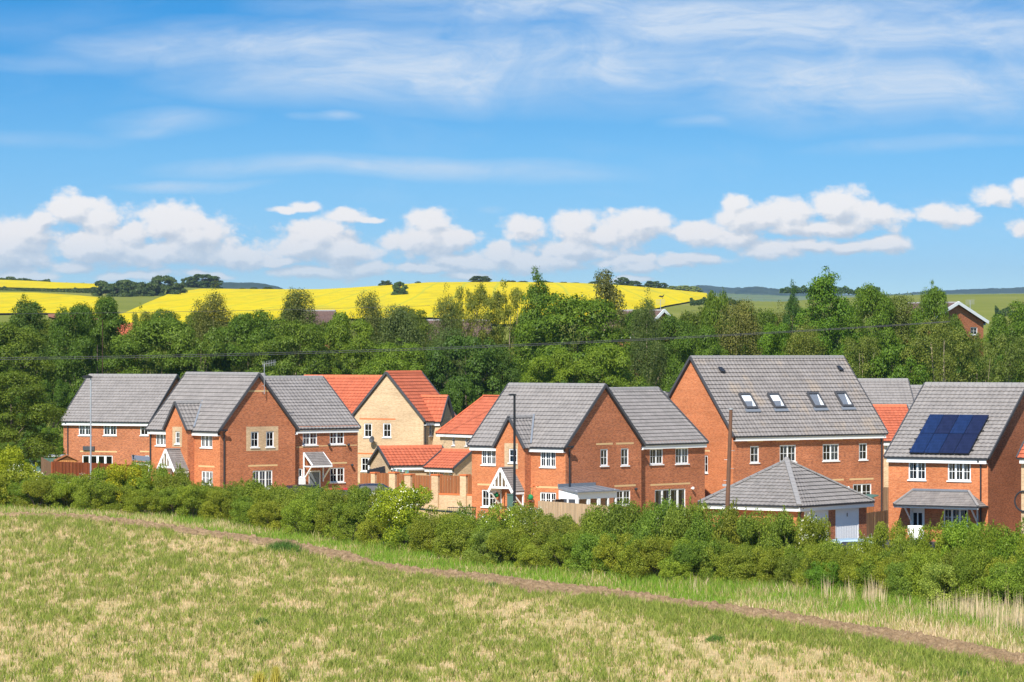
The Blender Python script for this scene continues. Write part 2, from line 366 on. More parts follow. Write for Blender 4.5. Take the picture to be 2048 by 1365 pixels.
def hill_field(name, xs, top, bot, mat, lift=.6, step=6, rows=40):
    px = np.arange(xs[0], xs[-1] + .1, step); T = np.interp(px, xs, top); B = np.interp(px, xs, bot)
    R = B[None, :] + (T - B)[None, :] * np.linspace(0, 1, rows)[:, None]
    PX = np.repeat(px[None, :], rows, 0)
    sky = np.interp(PX, SKY_X, SKY_Y)
    fr = np.clip((668 - R) / np.maximum(668 - sky, 1), 0, 1.0); f = 1 - (1 - fr) ** (1 / 1.35)
    D = 700 + f * 1200; X = (PX - CX) / F * D; Z = ground_z(X, D) + lift
    V = np.stack([X, D, Z], -1).reshape(-1, 3); n = len(px)
    i, j = np.meshgrid(np.arange(n - 1), np.arange(rows - 1)); a = (j * n + i).ravel()
    o = mesh_np(name, V, np.stack([a, a + 1, a + n + 1, a + n], -1), [mat], smooth=True); tag(o, kind='structure'); return o
hill_field('rapeseed_field', [-900, 0, 110, 216], [550, 561, 567, 571], [574, 577, 580, 579], M['rape'])
hill_field('rapeseed_field', [-900, 0, 70, 145, 222], [580, 588, 588, 593, 601], [632, 631, 630, 632, 640], M['rape'])
hill_field('rapeseed_field', [238, 300, 340, 400, 560, 700, 860, 1000, 1150, 1250, 1330, 1416],
           [634, 606, 590, 580, 581, 578, 567, 566, 568, 573, 580, 589], [661, 658, 655, 650, 645, 642, 640, 655, 650, 640, 615, 599], M['rape'])
soil_red = hillmat('red_soil', [(.35, (.23, .10, .06)), (.65, (.29, .14, .08))], .05)
hill_field('bare_soil_field', [96, 120, 150, 240], [632, 632, 632, 640], [638, 642, 644, 648], soil_red, .5)
# ================================================================== houses
def clip_range(poly, v):
    xs = []
    n = len(poly)
    for i in range(n):
        (u0, v0), (u1, v1) = poly[i], poly[(i + 1) % n]
        if (v0 - v) * (v1 - v) <= 0 and abs(v1 - v0) > 1e-9:
            xs.append(u0 + (u1 - u0) * (v - v0) / (v1 - v0))
        elif abs(v0 - v) < 1e-6 and abs(v1 - v0) <= 1e-9: xs += [u0, u1]
    return (min(xs), max(xs)) if xs else None

def tile_plane(mb, P, course=.33, tile=.3, amp=.016, lip=.05, seg=6, mi=0, thick=.10, umi=1):
    """P: convex 3-D polygon of a roof slope, first two points along the eave (left to right seen from outside)"""
    P = [np.array(p, float) for p in P]
    ud = P[1] - P[0]; ud /= np.linalg.norm(ud)
    nn = None
    for k in range(2, len(P)):
        c = np.cross(ud, P[k] - P[0])
        if np.linalg.norm(c) > 1e-6: nn = c / np.linalg.norm(c); break
    if nn[2] < 0: nn = -nn
    vd = np.cross(nn, ud)
    if vd[2] < 0: vd = -vd
    poly = [(float(np.dot(p - P[0], ud)), float(np.dot(p - P[0], vd))) for p in P]
    vmax = max(q[1] for q in poly); k = 0
    Q = lambda u, v, h: tuple(P[0] + ud * u + vd * v + nn * h)
    nrow = max(1, int(round(vmax / course))); course = vmax / nrow
    for k in range(nrow):
        v0, v1 = k * course, (k + 1) * course
        r0, r1 = clip_range(poly, v0 + 1e-5), clip_range(poly, v1 - 1e-5)
        if not r0 or not r1: continue
        n = max(1, int((r0[1] - r0[0]) / tile * seg))
        jit = random.uniform(-.004, .004)
        for i in range(n):
            t0, t1 = i / n, (i + 1) / n
            a0 = r0[0] + (r0[1] - r0[0]) * t0; a1 = r0[0] + (r0[1] - r0[0]) * t1
            b0 = r1[0] + (r1[1] - r1[0]) * t0; b1 = r1[0] + (r1[1] - r1[0]) * t1
            w = lambda u: amp * (abs(math.sin(math.pi * u / tile)) * 2 - 1)
            h0, h1 = lip + w(a0) + jit, lip + w(a1) + jit
            g0, g1 = .008 + w(b0), .008 + w(b1)
            mb.face([Q(a0, v0, h0), Q(a1, v0, h1), Q(b1, v1, g1), Q(b0, v1, g0)], mi, [(a0, v0), (a1, v0), (b1, v1), (b0, v1)])
            mb.face([Q(a0, v0, -.03), Q(a1, v0, -.03), Q(a1, v0, h1), Q(a0, v0, h0)], mi, [(a0, v0), (a1, v0), (a1, v0 + .01), (a0, v0 + .01)])
    low = [Q(u, v, -thick) for u, v in poly]
    mb.face(low[::-1], umi)
    top = [Q(u, v, -.02) for u, v in poly]
    mb.face(top, umi)
    for i in range(len(low)):
        j = (i + 1) % len(low); mb.face([low[i], low[j], top[j], top[i]], umi)

class House:
    def __init__(s, name, label, cat, px, Y, R, zb, wall='red', roof='grey', group=None, coarse=False):
        s.R = math.radians(R); s.sR, s.cR = math.sin(s.R), math.cos(s.R)
        s.Ox, s.Oy, s.zb = (px - CX) / F * Y, Y, zb
        s.root = empty(name, (s.Ox, s.Oy, zb), math.pi / 2 - s.R); tag(s.root, label, cat, group)
        s.wm, s.rm = M[wall], M[roof]; s.wk, s.rk = wall, roof
        s.holes = {}; s.wmb = MB(); s.seg = 3 if coarse else 6
    # photo pixel -> local coordinate along a wall
    def U(s, px, v=0.0):
        t = (px - CX) / F; return (t * (s.Oy + v * s.sR) - s.Ox + v * s.cR) / (s.sR - t * s.cR)
    def Vv(s, px, u=0.0):
        t = (px - CX) / F; return (s.Ox + u * s.sR - t * (s.Oy + u * s.cR)) / (s.cR + t * s.sR)
    def Z(s, py, u, v):
        d = s.Oy + u * s.cR + v * s.sR; return CAMZ - (py - HY) / F * d - s.zb
    # faces: 'R' plane y=off facing -y ; 'L' plane x=off facing -x
    def fr(s, side, off):
        if side == 'R': return (lambda a, z, o=0.0: (a, off - o, z))
        return (lambda a, z, o=0.0: (off - o, a, z))
    def px2(s, side, off, px, py):
        a = s.U(px, off) if side == 'R' else s.Vv(px, off)
        z = s.Z(py, a, off) if side == 'R' else s.Z(py, off, a)
        return a, z
    def wall(s, side, off, a0, a1, z0, z1, gable=None, depth=.11, mi=0, mb=None):
        """wall rectangle with window holes cut; gable=(a_l, a_r, z_apex, z_l, z_r)"""
        mb = mb or s.wmb; P = s.fr(side, off); fl = (side == 'L')
        hs = [h for h in s.holes.get((side, round(off, 3)), []) if h[0] >= a0 - .01 and h[1] <= a1 + .01]
        A = sorted({a0, a1, *[h[0] for h in hs], *[h[1] for h in hs]}); B = sorted({z0, z1, *[h[2] for h in hs], *[h[3] for h in hs]})
        def quad(p, u): mb.face(p[::-1] if fl else p, mi, u[::-1] if fl else u)
        for i in range(len(A) - 1):
            for j in range(len(B) - 1):
                ca, cb = (A[i] + A[i + 1]) / 2, (B[j] + B[j + 1]) / 2
                if any(h[0] < ca < h[1] and h[2] < cb < h[3] for h in hs): continue
                r = [(A[i], B[j]), (A[i + 1], B[j]), (A[i + 1], B[j + 1]), (A[i], B[j + 1])]
                quad([P(a, z) for a, z in r], r)
        for h in hs:
            a, b, c, d = h[:4]
            for (p, q) in (((a, c), (a, d)), ((a, d), (b, d)), ((b, d), (b, c)), ((b, c), (a, c))):
                quad([P(*p), P(*q), P(*q, -depth), P(*p, -depth)], [p, q, (q[0] + .1, q[1]), (p[0] + .1, p[1])])
        if gable:
            gl, gr, za, zl, zr = gable; pts = [(gl, zl), (gr, zr), ((gl + gr) / 2, za)]
            quad([P(*p) for p in pts], pts)
            if gl > a0 + .01 or gr < a1 - .01: pass
    def finish_walls(s, mats=None): return s.wmb.build('wall', mats or [s.wm], s.root)
    # --- windows
    def win(s, side, off, px0, px1, py0, py1, n=2, **k):
        pc = (px0 + px1) / 2
        a0, _ = s.px2(side, off, px0, py0); a1, _ = s.px2(side, off, px1, py0)
        ac, z1 = s.px2(side, off, pc, py0); _, z0 = s.px2(side, off, pc, py1)
        if a0 > a1: a0, a1 = a1, a0
        s.win_m(side, off, a0, a1, z0, z1, n, **k)
    def win_m(s, side, off, a0, a1, z0, z1, n=2, door=False, curt=None, sill=True, fw=.075, rows=2, name='window', astr=True, mull=.11):
        s.holes.setdefault((side, round(off, 3)), []).append((a0, a1, z0, z1))
        P0 = s.fr(side, off); fl = side == 'L'
        mb = MB()
        def bar(A0, A1, Z0, Z1, d0, d1, mi=0, m2=None): (m2 or mb).box(P0(A0, Z0, -d0), P0(A1, Z1, -d1), mi)
        bar(a0, a0 + fw, z0, z1, .03, .10); bar(a1 - fw, a1, z0, z1, .03, .10)
        bar(a0 + fw, a1 - fw, z1 - fw, z1, .032, .10); bar(a0 + fw, a1 - fw, z0, z0 + fw, .032, .10)
        iw = a1 - a0 - 2 * fw; cw = (iw - (n - 1) * mull) / n
        pane = MB(); cur = MB(); lin = MB()
        for i in range(n):
            c0 = a0 + fw + i * (cw + mull); c1 = c0 + cw
            if i < n - 1: bar(c1, c1 + mull, z0 + fw, z1 - fw, .034, .10)
            zz0 = z0 + fw; zb0 = zz0
            if door:
                bar(c0, c1, zz0, zz0 + .28, .04, .09)
                zb0 = zz0 + .28
            if astr:
                cm = (c0 + c1) / 2; bar(cm - .013, cm + .013, zb0, z1 - fw, .046, .056)
                for r in range(1, rows):
                    zr = zb0 + (z1 - fw - zb0) * r / rows; bar(c0, c1, zr - .014, zr + .014, .045, .057)
            q = [P0(c0, zb0, -.06), P0(c1, zb0, -.06), P0(c1, z1 - fw, -.06), P0(c0, z1 - fw, -.06)]
            pane.face(q[::-1] if fl else q, 0)
            ct = curt if curt is not None else random.choice(['l', 'r', 'b', 'n', 'f', 'l', 'b'])
            w = c1 - c0
            segs = {'l': [(0, .42)], 'r': [(.58, 1)], 'b': [(0, .26), (.74, 1)], 'n': [], 'f': [(0, 1)]}[ct]
            for (f0, f1) in segs:
                x0, x1 = c0 + w * f0, c0 + w * f1; K = max(2, int((x1 - x0) / .06))
                for k in range(K):
                    d0 = .13 + .03 * (k % 2); d1 = .13 + .03 * ((k + 1) % 2)
                    xa, xb = x0 + (x1 - x0) * k / K, x0 + (x1 - x0) * (k + 1) / K
                    q = [P0(xa, zb0, -d0), P0(xb, zb0, -d1), P0(xb, z1 - fw, -d1), P0(xa, z1 - fw, -d0)]
                    cur.face(q[::-1] if fl else q, 0)
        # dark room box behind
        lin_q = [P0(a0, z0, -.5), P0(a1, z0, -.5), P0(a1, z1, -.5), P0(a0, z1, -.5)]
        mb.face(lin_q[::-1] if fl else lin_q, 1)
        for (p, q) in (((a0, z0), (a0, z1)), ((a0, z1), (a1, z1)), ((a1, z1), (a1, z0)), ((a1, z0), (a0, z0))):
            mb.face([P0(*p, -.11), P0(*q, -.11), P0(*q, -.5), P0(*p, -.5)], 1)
        w = mb.build(name, [M['upvc'], M['dark']], s.root)
        pane.build('pane', M['glass'], w)
        if cur.f: cur.build('curtain', M['curtain'], w)
        if sill and not door:
            sm = MB(); sm.box(P0(a0 - .06, z0 - .07, .06), P0(a1 + .06, z0 - .003, -.028)); sm.build('sill', M['upvc'], w)
        return w
    def band(s, side, off, px0, px1, py, h=.11, mat='buffband'):
        a0, z = s.px2(side, off, px0, py); a1, _ = s.px2(side, off, px1, py)
        _, zc = s.px2(side, off, (px0 + px1) / 2, py)
        P = s.fr(side, off); mb = MB(); mb.box(P(min(a0, a1), zc - h / 2, .004), P(max(a0, a1), zc + h / 2, -.02)); mb.build('lintel', M[mat], s.root)
    def pipe(s, pts, r=.04, name='downpipe', mat='black', n=6):
        mb = MB(); mb.tube(pts, r, n); return mb.build(name, M[mat], s.root)
    # --- gabled roof; axis 'y': ridge parallel to local y, slopes face -x/+x ; axis 'x': ridge parallel to x, slopes face -y/+y
    def gable_roof(s, axis, r0, r1, c, half, ze, zr, over=.26, vo=.12, sides=(1, 1), verge=(1, 1), gutter=(1, 1), name='roof', fasc=True, lip=.05, rk=None, course=.33):
        pitch = (zr - ze) / half
        S = (lambda a, t, z: (t, a, z)) if axis == 'y' else (lambda a, t, z: (a, t, z))
        mb = MB(); b0, b1 = r0 - vo * verge[0], r1 + vo * verge[1]
        for k, sg in enumerate((-1, 1)):
            if not sides[k]: continue
            te = c + sg * (half + over); zz = ze - over * pitch
            tile_plane(mb, [S(b0, te, zz), S(b1, te, zz), S(b1, c, zr), S(b0, c, zr)], seg=s.seg, lip=lip, course=course)
        roof = mb.build(name, [M[rk or s.rk], M['verge']], s.root)
        rd = MB(); L = b1 - b0; nseg = max(1, int(L / .45))
        for i in range(nseg):
            p, q = b0 + L * i / nseg, b0 + L * (i + 1) / nseg - .012
            prof = [(-.15, -.10), (-.10, .035), (0, .085), (.10, .035), (.15, -.10)]
            for (t0, z0), (t1, z1) in zip(prof[:-1], prof[1:]):
                rd.face([S(p, c + t0, zr + z0 + .03), S(q, c + t0, zr + z0 + .03), S(q, c + t1, zr + z1 + .03), S(p, c + t1, zr + z1 + .03)])
        for p in (b0, b1 - .012):
            rd.face([S(p, c - .15, zr - .07), S(p, c - .10, zr + .065), S(p, c, zr + .115), S(p, c + .10, zr + .065), S(p, c + .15, zr - .07)])
        rd.build('ridge_tile', M['ridger' if (rk or s.rk) == 'rtile' else 'ridge'], roof)
        for k, bb in enumerate((b0, b1)):
            if not verge[k]: continue
            vg = MB()
            for sg2, on in ((-1, sides[0]), (1, sides[1])):
                if not on: continue
                te = c + sg2 * (half + over); zz = ze - over * pitch
                d = .035 if k else -.035
                vg.beam(S(bb + d, te, zz + .01), S(bb + d, c, zr + .01), .07, .165)
            vg.build('verge', M['verge'], roof)
        if fasc:
            for k, sg in enumerate((-1, 1)):
                if not (sides[k] and gutter[k]): continue
                fa = MB(); gu = MB()
                te = c + sg * (half + over - .05); zz = ze - over * pitch
                fa.box(S(r0, te - .015 + sg * .03, zz - .29), S(r1, te + .015 + sg * .03, zz - .06))
                fa.box(S(r0, c + sg * (half - .0), zz - .285), S(r1, te + sg * .01, zz - .25))
                tg = te + sg * .075
                gu.beam(S(b0, tg, zz - .035), S(b1, tg, zz - .035), .07, .075)
                fa.build('fascia', M['upvc'], roof); gu.build('gutter', M['black'], roof)
        return roof
    def back_walls(s, x0, x1, y0, y1, ze, sides='XY', gab=None):
        """plain walls on the far sides; gab ('x'|'y', c, half, zr): gable on that far end"""
        mb = s.wmb
        if 'X' in sides:
            mb.face([(x1, y0, 0), (x1, y1, 0), (x1, y1, ze), (x1, y0, ze)], 0, [(y0, 0), (y1, 0), (y1, ze), (y0, ze)])
        if 'Y' in sides:
            mb.face([(x1, y1, 0), (x0, y1, 0), (x0, y1, ze), (x1, y1, ze)], 0, [(x1, 0), (x0, 0), (x0, ze), (x1, ze)])
        if 'L' in sides:
            mb.face([(x0, y1, 0), (x0, y0, 0), (x0, y0, ze), (x0, y1, ze)], 0, [(y1, 0), (y0, 0), (y0, ze), (y1, ze)])

def gab_tri(mb, axis, at_, c, half, ze, zr, flip=False):
    S = (lambda t, z: (t, at_, z)) if axis == 'y' else (lambda t, z: (at_, t, z))
    p = [(c - half, ze), (c + half, ze), (c, zr)]
    if flip: p = p[::-1]
    mb.face([S(*q) for q in p], 0, p)

# ---------- porch with a white timber truss, on an 'L' (facing -x) wall
def truss_porch(h, off, vpx, py_apex, width, height, proj, zbase):
    vc = h.Vv(vpx, off - proj); za = h.Z(py_apex, off - proj, vc)
    ze = za - height; x0 = off - proj; x1 = off
    hw = width / 2
    rm = MB()
    for sg in (-1, 1):
        te = vc + sg * hw
        tile_plane(rm, [(x0 - .05, te, ze), (x1, te, ze), (x1, vc, za), (x0 - .05, vc, za)], course=.17, tile=.25, amp=0.004, lip=.03, seg=2, thick=.06)
    r = rm.build('porch_roof', [M['slate'], M['upvc']], h.root)
    rd = MB(); rd.beam((x0 - .04, vc, za + .05), (x1, vc, za + .05), .16, .08); rd.build('ridge_tile', M['ridge'], r)
    f = MB()
    for sg in (-1, 1):
        f.beam((x0 - .07, vc + sg * (hw + .02), ze - .08), (x0 - .07, vc, za - .01), .05, .17)
        f.beam((x0 + .02, vc + sg * (hw - .05), ze - .12), (x1, vc + sg * (hw - .05), ze - .12), .08, .14)
        f.beam((x0 + .1, vc + sg * (hw - .07), ze - .15), (x1 - .02, vc + sg * (hw - .07), ze - 1.0), .08, .08)
        f.box((x1 - .09, vc + sg * (hw - .07) - .04, ze - 1.15), (x1 - .01, vc + sg * (hw - .07) + .04, ze - .2))
    tb = ze + height * .16
    f.beam((x0 - .065, vc - hw * .82, tb), (x0 - .065, vc + hw * .82, tb), .045, .13)
    for k in (-.45, -.15, .15, .45):
        top = za - abs(k) * height - .16
        f.box((x0 - .085, vc + k * hw - .035, tb), (x0 - .045, vc + k * hw + .035, top))
    f.build('porch_frame', M['white_paint'], h.root)
    return vc, ze

def lean_canopy(h, off, a0, a1, zlo, zhi, proj, mat='slate'):
    """mono-pitch canopy on an 'R' wall (facing -y) with white brackets"""
    rm = MB()
    tile_plane(rm, [(a0, off - proj, zlo), (a1, off - proj, zlo), (a1, off, zhi), (a0, off, zhi)], course=.17, tile=.25, amp=.004, lip=.03, seg=2, thick=.06)
    rm.build('canopy_roof', [M[mat], M['upvc']], h.root)
    f = MB()
    f.box((a0, off - proj - .03, zlo - .15), (a1, off - proj + .02, zlo - .02))
    for a in (a0 + .04, a1 - .04):
        f.beam((a, off - proj + .05, zlo - .1), (a, off, zlo - .1), .07, .09)
        f.beam((a, off - proj + .12, zlo - .12), (a, off - .03, zlo - 1.0), .07, .07)
        f.box((a - .04, off - .09, zlo - 1.15), (a + .04, off - .01, zhi - .1))
        f.beam((a, off - proj, zlo - .02), (a, off - .02, zhi - .05), .05, .12)
    f.build('canopy_frame', M['white_paint'], h.root)

def door(h, side, off, a0, a1, z0, z1, mat='door_grey', glass=None, name='door', lite=False):
    P = h.fr(side, off); h.holes.setdefault((side, round(off, 3)), []).append((a0, a1, z0, z1))
    f = MB(); fw = .09
    f.box(P(a0, z0, -.02), P(a0 + fw, z1, -.09)); f.box(P(a1 - fw, z0, -.02), P(a1, z1, -.09)); f.box(P(a0 + fw, z1 - fw, -.022), P(a1 - fw, z1, -.09))
    fo = f.build('door_frame', M['upvc'], h.root)
    d = MB(); d.box(P(a0 + fw, z0, -.05), P(a1 - fw, z1 - fw, -.088))
    for (f0, f1) in ((.12, .44), (.56, .88)):
        for (g0, g1) in ((.1, .42), (.5, .9)):
            w = a1 - a0 - 2 * fw; hh = z1 - z0 - fw
            d.box(P(a0 + fw + w * f0, z0 + hh * g0, -.044), P(a0 + fw + w * f1, z0 + hh * g1, -.049), 1 if glass and g0 > .4 else 0)
    do = d.build(name, [M[mat], M['dark']], h.root)
    hd = MB(); hd.box(P(a1 - fw - .12, z0 + 1.0, .0), P(a1 - fw - .09, z0 + 1.14, -.05)); hd.build('handle', M['steel'], do)

def wall_lamp(h, side, off, px, py, mat='black'):
    a, z = h.px2(side, off, px, py); P = h.fr(side, off); mb = MB(); mb.ball(P(a, z, .14), .10); mb.box(P(a - .03, z - .03, .12), P(a + .03, z + .03, 0)); mb.build('wall_lamp', M[mat], h.root)

# ================================================================== the two matching front houses (centre and left)
def l_house(name, label, px, Y, R, zb, px_gr, px_wr, px_ll, py_eave, py_apex, wing, front):
    h = House(name, label, 'house', px, Y, R, zb, group=None)
    G = h.U(px_gr); D = h.Vv(px_ll); ze = h.Z(py_eave, 0, 0); zr = h.Z(py_apex, G / 2, 0)
    W = h.U(px_wr, .4)
    return h, G, D, ze, zr, W

# ---- centre house
h = House('detached_house', 'red brick house with grey roof, porch and glazed lean-to, behind the black street lamp', 'house', 1131, 212, 42, 0.0)
G = h.U(1282.6); D = h.Vv(943.6); ze = h.Z(893, 0, 0) + .12; zr = h.Z(771, G / 2, 0)
wy = .42; W = h.U(1409.7, wy)
# right gable wall windows
h.win('R', 0, 1201, 1216, 898.5, 932, 1); h.win('R', 0, 1242, 1257.5, 897, 931.5, 1)
h.band('R', 0, 1192.5, 1225.5, 888.3); h.band('R', 0, 1232, 1267.5, 887.3); h.band('R', 0, 1229, 1271.5, 971.8)
h.win('R', 0, 1233, 1261, 981, 1011, 2)
# wing
h.win('R', wy, 1299.8, 1326, 897.5, 929, 2); h.win('R', wy, 1351, 1377, 896, 928, 2)
h.band('R', wy, 1301, 1380.5, 968.8)
h.win('R', wy, 1309.7, 1371.3, 978.5, 1043, 4, door=True, astr=False, curt='b', mull=.16)
# left facade
h.win('L', 0, 963, 992, 898, 930, 3); h.win('L', 0, 1080.5, 1111, 901.5, 934.5, 3)
h.win('L', 0, 963.5, 992, 980, 1014, 2); h.win('L', 0, 1080, 1112, 985, 1014, 3)
h.band('L', 0, 955, 985, 969.5); h.band('L', 0, 1072.5, 1118.5, 975)
bu = -.55
bv0, bv1 = h.Vv(1049.6, bu), h.Vv(991.5, bu)
h.win('L', bu, 1017.5, 1034, 898, 926, 1)
# buff surround on the bay
def buff_patch(h, side, off, px0, px1, py0, py1, extra=None):
    mb = MB(); P = h.fr(side, off); a0, _ = h.px2(side, off, px0, py0); a1, _ = h.px2(side, off, px1, py0)
    if a0 > a1: a0, a1 = a1, a0
    _, z1 = h.px2(side, off, (px0 + px1) / 2, py0); _, z0 = h.px2(side, off, (px0 + px1) / 2, py1)
    hs = [q for q in h.holes.get((side, round(off, 3)), []) if q[0] > a0 - .05 and q[1] < a1 + .05 and q[2] > z0 - .05 and q[3] < z1 + .05]
    A = sorted({a0, a1, *[q[0] for q in hs], *[q[1] for q in hs]}); B = sorted({z0, z1, *[q[2] for q in hs], *[q[3] for q in hs]})
    for i in range(len(A) - 1):
        for j in range(len(B) - 1):
            ca, cb = (A[i] + A[i + 1]) / 2, (B[j] + B[j + 1]) / 2
            if any(q[0] < ca < q[1] and q[2] < cb < q[3] for q in hs): continue
            mb.box(P(A[i], B[j], .006), P(A[i + 1], B[j + 1], -.02))
    mb.build('brick_surround', M['buff'], h.root)
buff_patch(h, 'L', bu, 1009, 1036, 887, 938)
h.wall('L', bu, bv0, bv1, 0, h.Z(894, bu, (bv0 + bv1) / 2) + .1, mi=1)
zbe = h.Z(894, bu, (bv0 + bv1) / 2) + .1; zbr = h.Z(834, bu, (bv0 + bv1) / 2)
gab_tri(h.wmb, 'x', bu, (bv0 + bv1) / 2, (bv1 - bv0) / 2, zbe, zbr, True)
for f in h.wmb.f[-1:]: h.wmb.m[-1] = 1
h.wmb.face([(bu, bv0, 0), (0, bv0, 0), (0, bv0, zbe), (bu, bv0, zbe)], 0, [(0, 0), (.55, 0), (.55, zbe), (0, zbe)])
h.wmb.face([(0, bv1, 0), (bu, bv1, 0), (bu, bv1, zbe), (0, bv1, zbe)], 0, [(0, 0), (.55, 0), (.55, zbe), (0, zbe)])
# door under the porch on the bay
dv = h.Vv(1020, bu)
ug = [0]
h.wall('R', 0, 0, G, 0, ze); gab_tri(h.wmb, 'y', 0.0, G / 2, G / 2, ze, zr)
h.wall('R', wy, G, W, 0, ze); h.wmb.face([(G, 0, 0), (G, wy, 0), (G, wy, ze), (G, 0, ze)], 0, [(0, 0), (wy, 0), (wy, ze), (0, ze)])
h.wall('L', 0, 0, D, 0, ze, mi=1)
h.back_walls(0, G, 0, D, ze, 'Y'); h.back_walls(G, W, wy, 8.2, ze, 'XY')
gab_tri(h.wmb, 'y', D, G / 2, G / 2, ze, zr, True)
wc = wy + 3.95; wr = h.Z(778, h.U(1260, wc), wc); gab_tri(h.wmb, 'x', W, wc, 3.9, ze, wr)
h.finish_walls([M['red'], M['orange']])
h.gable_roof('y', 0, D, G / 2, G / 2, ze, zr, verge=(1, 1), over=.22)
h.gable_roof('x', G / 2, W, wc, 3.9, ze, wr, verge=(0, 1), gutter=(1, 1), over=.22)
h.gable_roof('x', bu, 1.75, (bv0 + bv1) / 2, (bv1 - bv0) / 2, zbe, zbr, over=.12, verge=(1, 0), name='bay_roof', fasc=False)
vm = MB(); zs = lambda u: ze + (zr - ze) * u / (G / 2)
vm.beam((-.1, (bv0 + bv1) / 2 - (bv1 - bv0) / 2 - .1, ze + .02), (1.6, (bv0 + bv1) / 2 - .02, zbr + .12), .12, .07); vm.build('valley_lead', M['lead'], h.root)
vc, zpe = truss_porch(h, bu, 1002, 937.5, 1.95, 1.38, 1.05, 0)
door(h, 'L', bu, vc - .48, vc + .48, .1, 2.15, 'door_grey')
h.pipe([(-.12, -.10, ze - .25), (-.05, -.07, ze - .5), (-.05, -.07, 0)]) if False else None
h.pipe([(.28, -.36, ze - .16), (.28, -.08, ze - .32), (.28, -.08, 0.05)], .05)
gm = MB(); gm.beam((-.3, -.30, ze - .14), (.4, -.30, ze - .14), .11, .09); gm.build('gutter', M['black'], h.root)
wall_lamp(h, 'R', 0, 1269, 978.5); wall_lamp(h, 'R', wy, 1382.5, 977, 'white_paint')
for px_ in (1068, 1076):
    ar = MB(); a, z = h.px2('L', 0, px_, 971.5); ar.box((-.05, a - .06, z - .03), (.0, a + .06, z + .03)); ar.build('air_brick', M['redband'], h.root)
# glazed lean-to on the gable wall
s0, s1 = h.U(1155, -1.5), h.U(1233, -1.5); zt = h.Z(983.5, (s0 + s1) / 2, -1.5); zb_ = h.Z(976.5, (s0 + s1) / 2, 0)
lt = MB(); lt.face([(s0 - .15, -1.68, zt + .05), (s1 + .15, -1.68, zt + .05), (s1 + .05, 0, zb_ + .1), (s0 - .05, 0, zb_ + .1)])
lt.face([(s0 - .15, -1.68, zt - .02), (s1 + .15, -1.68, zt - .02), (s1 + .15, -1.68, zt + .05), (s0 - .15, -1.68, zt + .05)])
lt.face([(s0 - .15, -1.68, zt - .02), (s0 - .15, -1.68, zt + .05), (s0 - .05, 0, zb_ + .1), (s0 - .05, 0, zb_ - .02)])
lt.box((s0 - .1, -.05, zb_ + .09), (s1 - .25, -.004, zb_ + .30))
for k in range(4): 
    q = s0 + (s1 - s0) * (k + .5) / 4; lt.beam((q, -1.66, zt + .08), (q, -.05, zb_ + .14), .06, .03)
lo = lt.build('lean_to_roof', M['lead'], h.root)
gx = MB(); Pf = [s0, s0 + .08, s0 + .95, s0 + 1.85, s0 + 2.75, s1 - .08, s1]
gx.box((s0, -1.5, zt - .42), (s1, -1.42, zt - .02)); gx.box((s0, -1.42, zt - .42), (s0 + .06, 0, zt + .1)); gx.box((s1 - .06, -1.42, zt - .42), (s1, 0, zt + .1))
gx.box((s0, -1.49, 0), (s1, -1.43, .12))
for q in (s0, s0 + .9, s0 + 1.05, s0 + 1.85, s0 + 1.99, s0 + 2.8, s1 - .12):
    gx.box((q, -1.515, 0), (q + .12, -1.405, zt - .4))
for yy in (-1.42, -.75, -.1): gx.box((s0 + .0, yy, 0), (s0 + .055, yy + .1, zt - .4)); gx.box((s1 - .055, yy, 0), (s1, yy + .1, zt - .4))
gf = gx.build('lean_to_frame', M['upvc'], h.root)
gp = MB(); gp.face([(s0, -1.46, .1), (s1, -1.46, .1), (s1, -1.46, zt - .4), (s0, -1.46, zt - .4)]); gp.face([(s0 + .03, -1.42, .1), (s0 + .03, 0, .1), (s0 + .03, 0, zt - .4), (s0 + .03, -1.42, zt - .4)])
gp.build('pane', M['glass'], gf)
house_C = h

# ---- left front house
h = House('detached_house', 'red brick house with a TV aerial on its tall gable and porches on both fronts', 'house', 440, 229.5, 49.5, 0.6)
G = h.U(590.4); D = h.Vv(300); ze = h.Z(860, 0, 0) + .12; zr = h.Z(748.5, G / 2, 0); W = h.U(715.5, wy)
h.win('R', 0, 501.5, 517.5, 863.5, 895, 1, curt='l'); h.win('R', 0, 532, 548, 863, 894.5, 1, curt='l')
h.win('R', 0, 505.5, 545, 941, 978, 3, curt='f')
h.band('R', 0, 494, 538, 782.5); h.band('R', 0, 496.5, 555, 931.5)
buff_patch(h, 'R', 0, 492.5, 556.5, 853.5, 902)
h.win('R', wy, 605.5, 634.5, 862.5, 890.5, 2); h.win('R', wy, 659.5, 688.5, 861, 889, 2)
h.win('R', wy, 660, 689, 935.5, 965, 2, curt='n'); h.band('R', wy, 663, 694, 926.3); h.band('R', wy, 592, 634, 894.5, .07); h.band('R', wy, 634, 714, 891.5, .07)
h.win('R', wy, 597.5, 605.5, 937.5, 955, 1, astr=False)
h.win('L', 0, 311.5, 334, 863.5, 891.5, 3); h.win('L', 0, 401.5, 424.5, 865.5, 895.5, 3)
h.win('L', 0, 403, 425.5, 942.5, 979, 3, curt='f', door=True); h.band('L', 0, 397, 429, 933.2)
bu = -.55; bv0, bv1 = h.Vv(375, bu), h.Vv(331.5, bu); bm = (bv0 + bv1) / 2
h.win('L', bu, 350.5, 359.5, 863.5, 888, 1); buff_patch(h, 'L', bu, 345, 364, 854, 894)
zbe = h.Z(858, bu, bm) + .1; zbr = h.Z(805, bu, bm)
h.wall('L', bu, bv0, bv1, 0, zbe, mi=1); gab_tri(h.wmb, 'x', bu, bm, (bv1 - bv0) / 2, zbe, zbr, True); h.wmb.m[-1] = 1
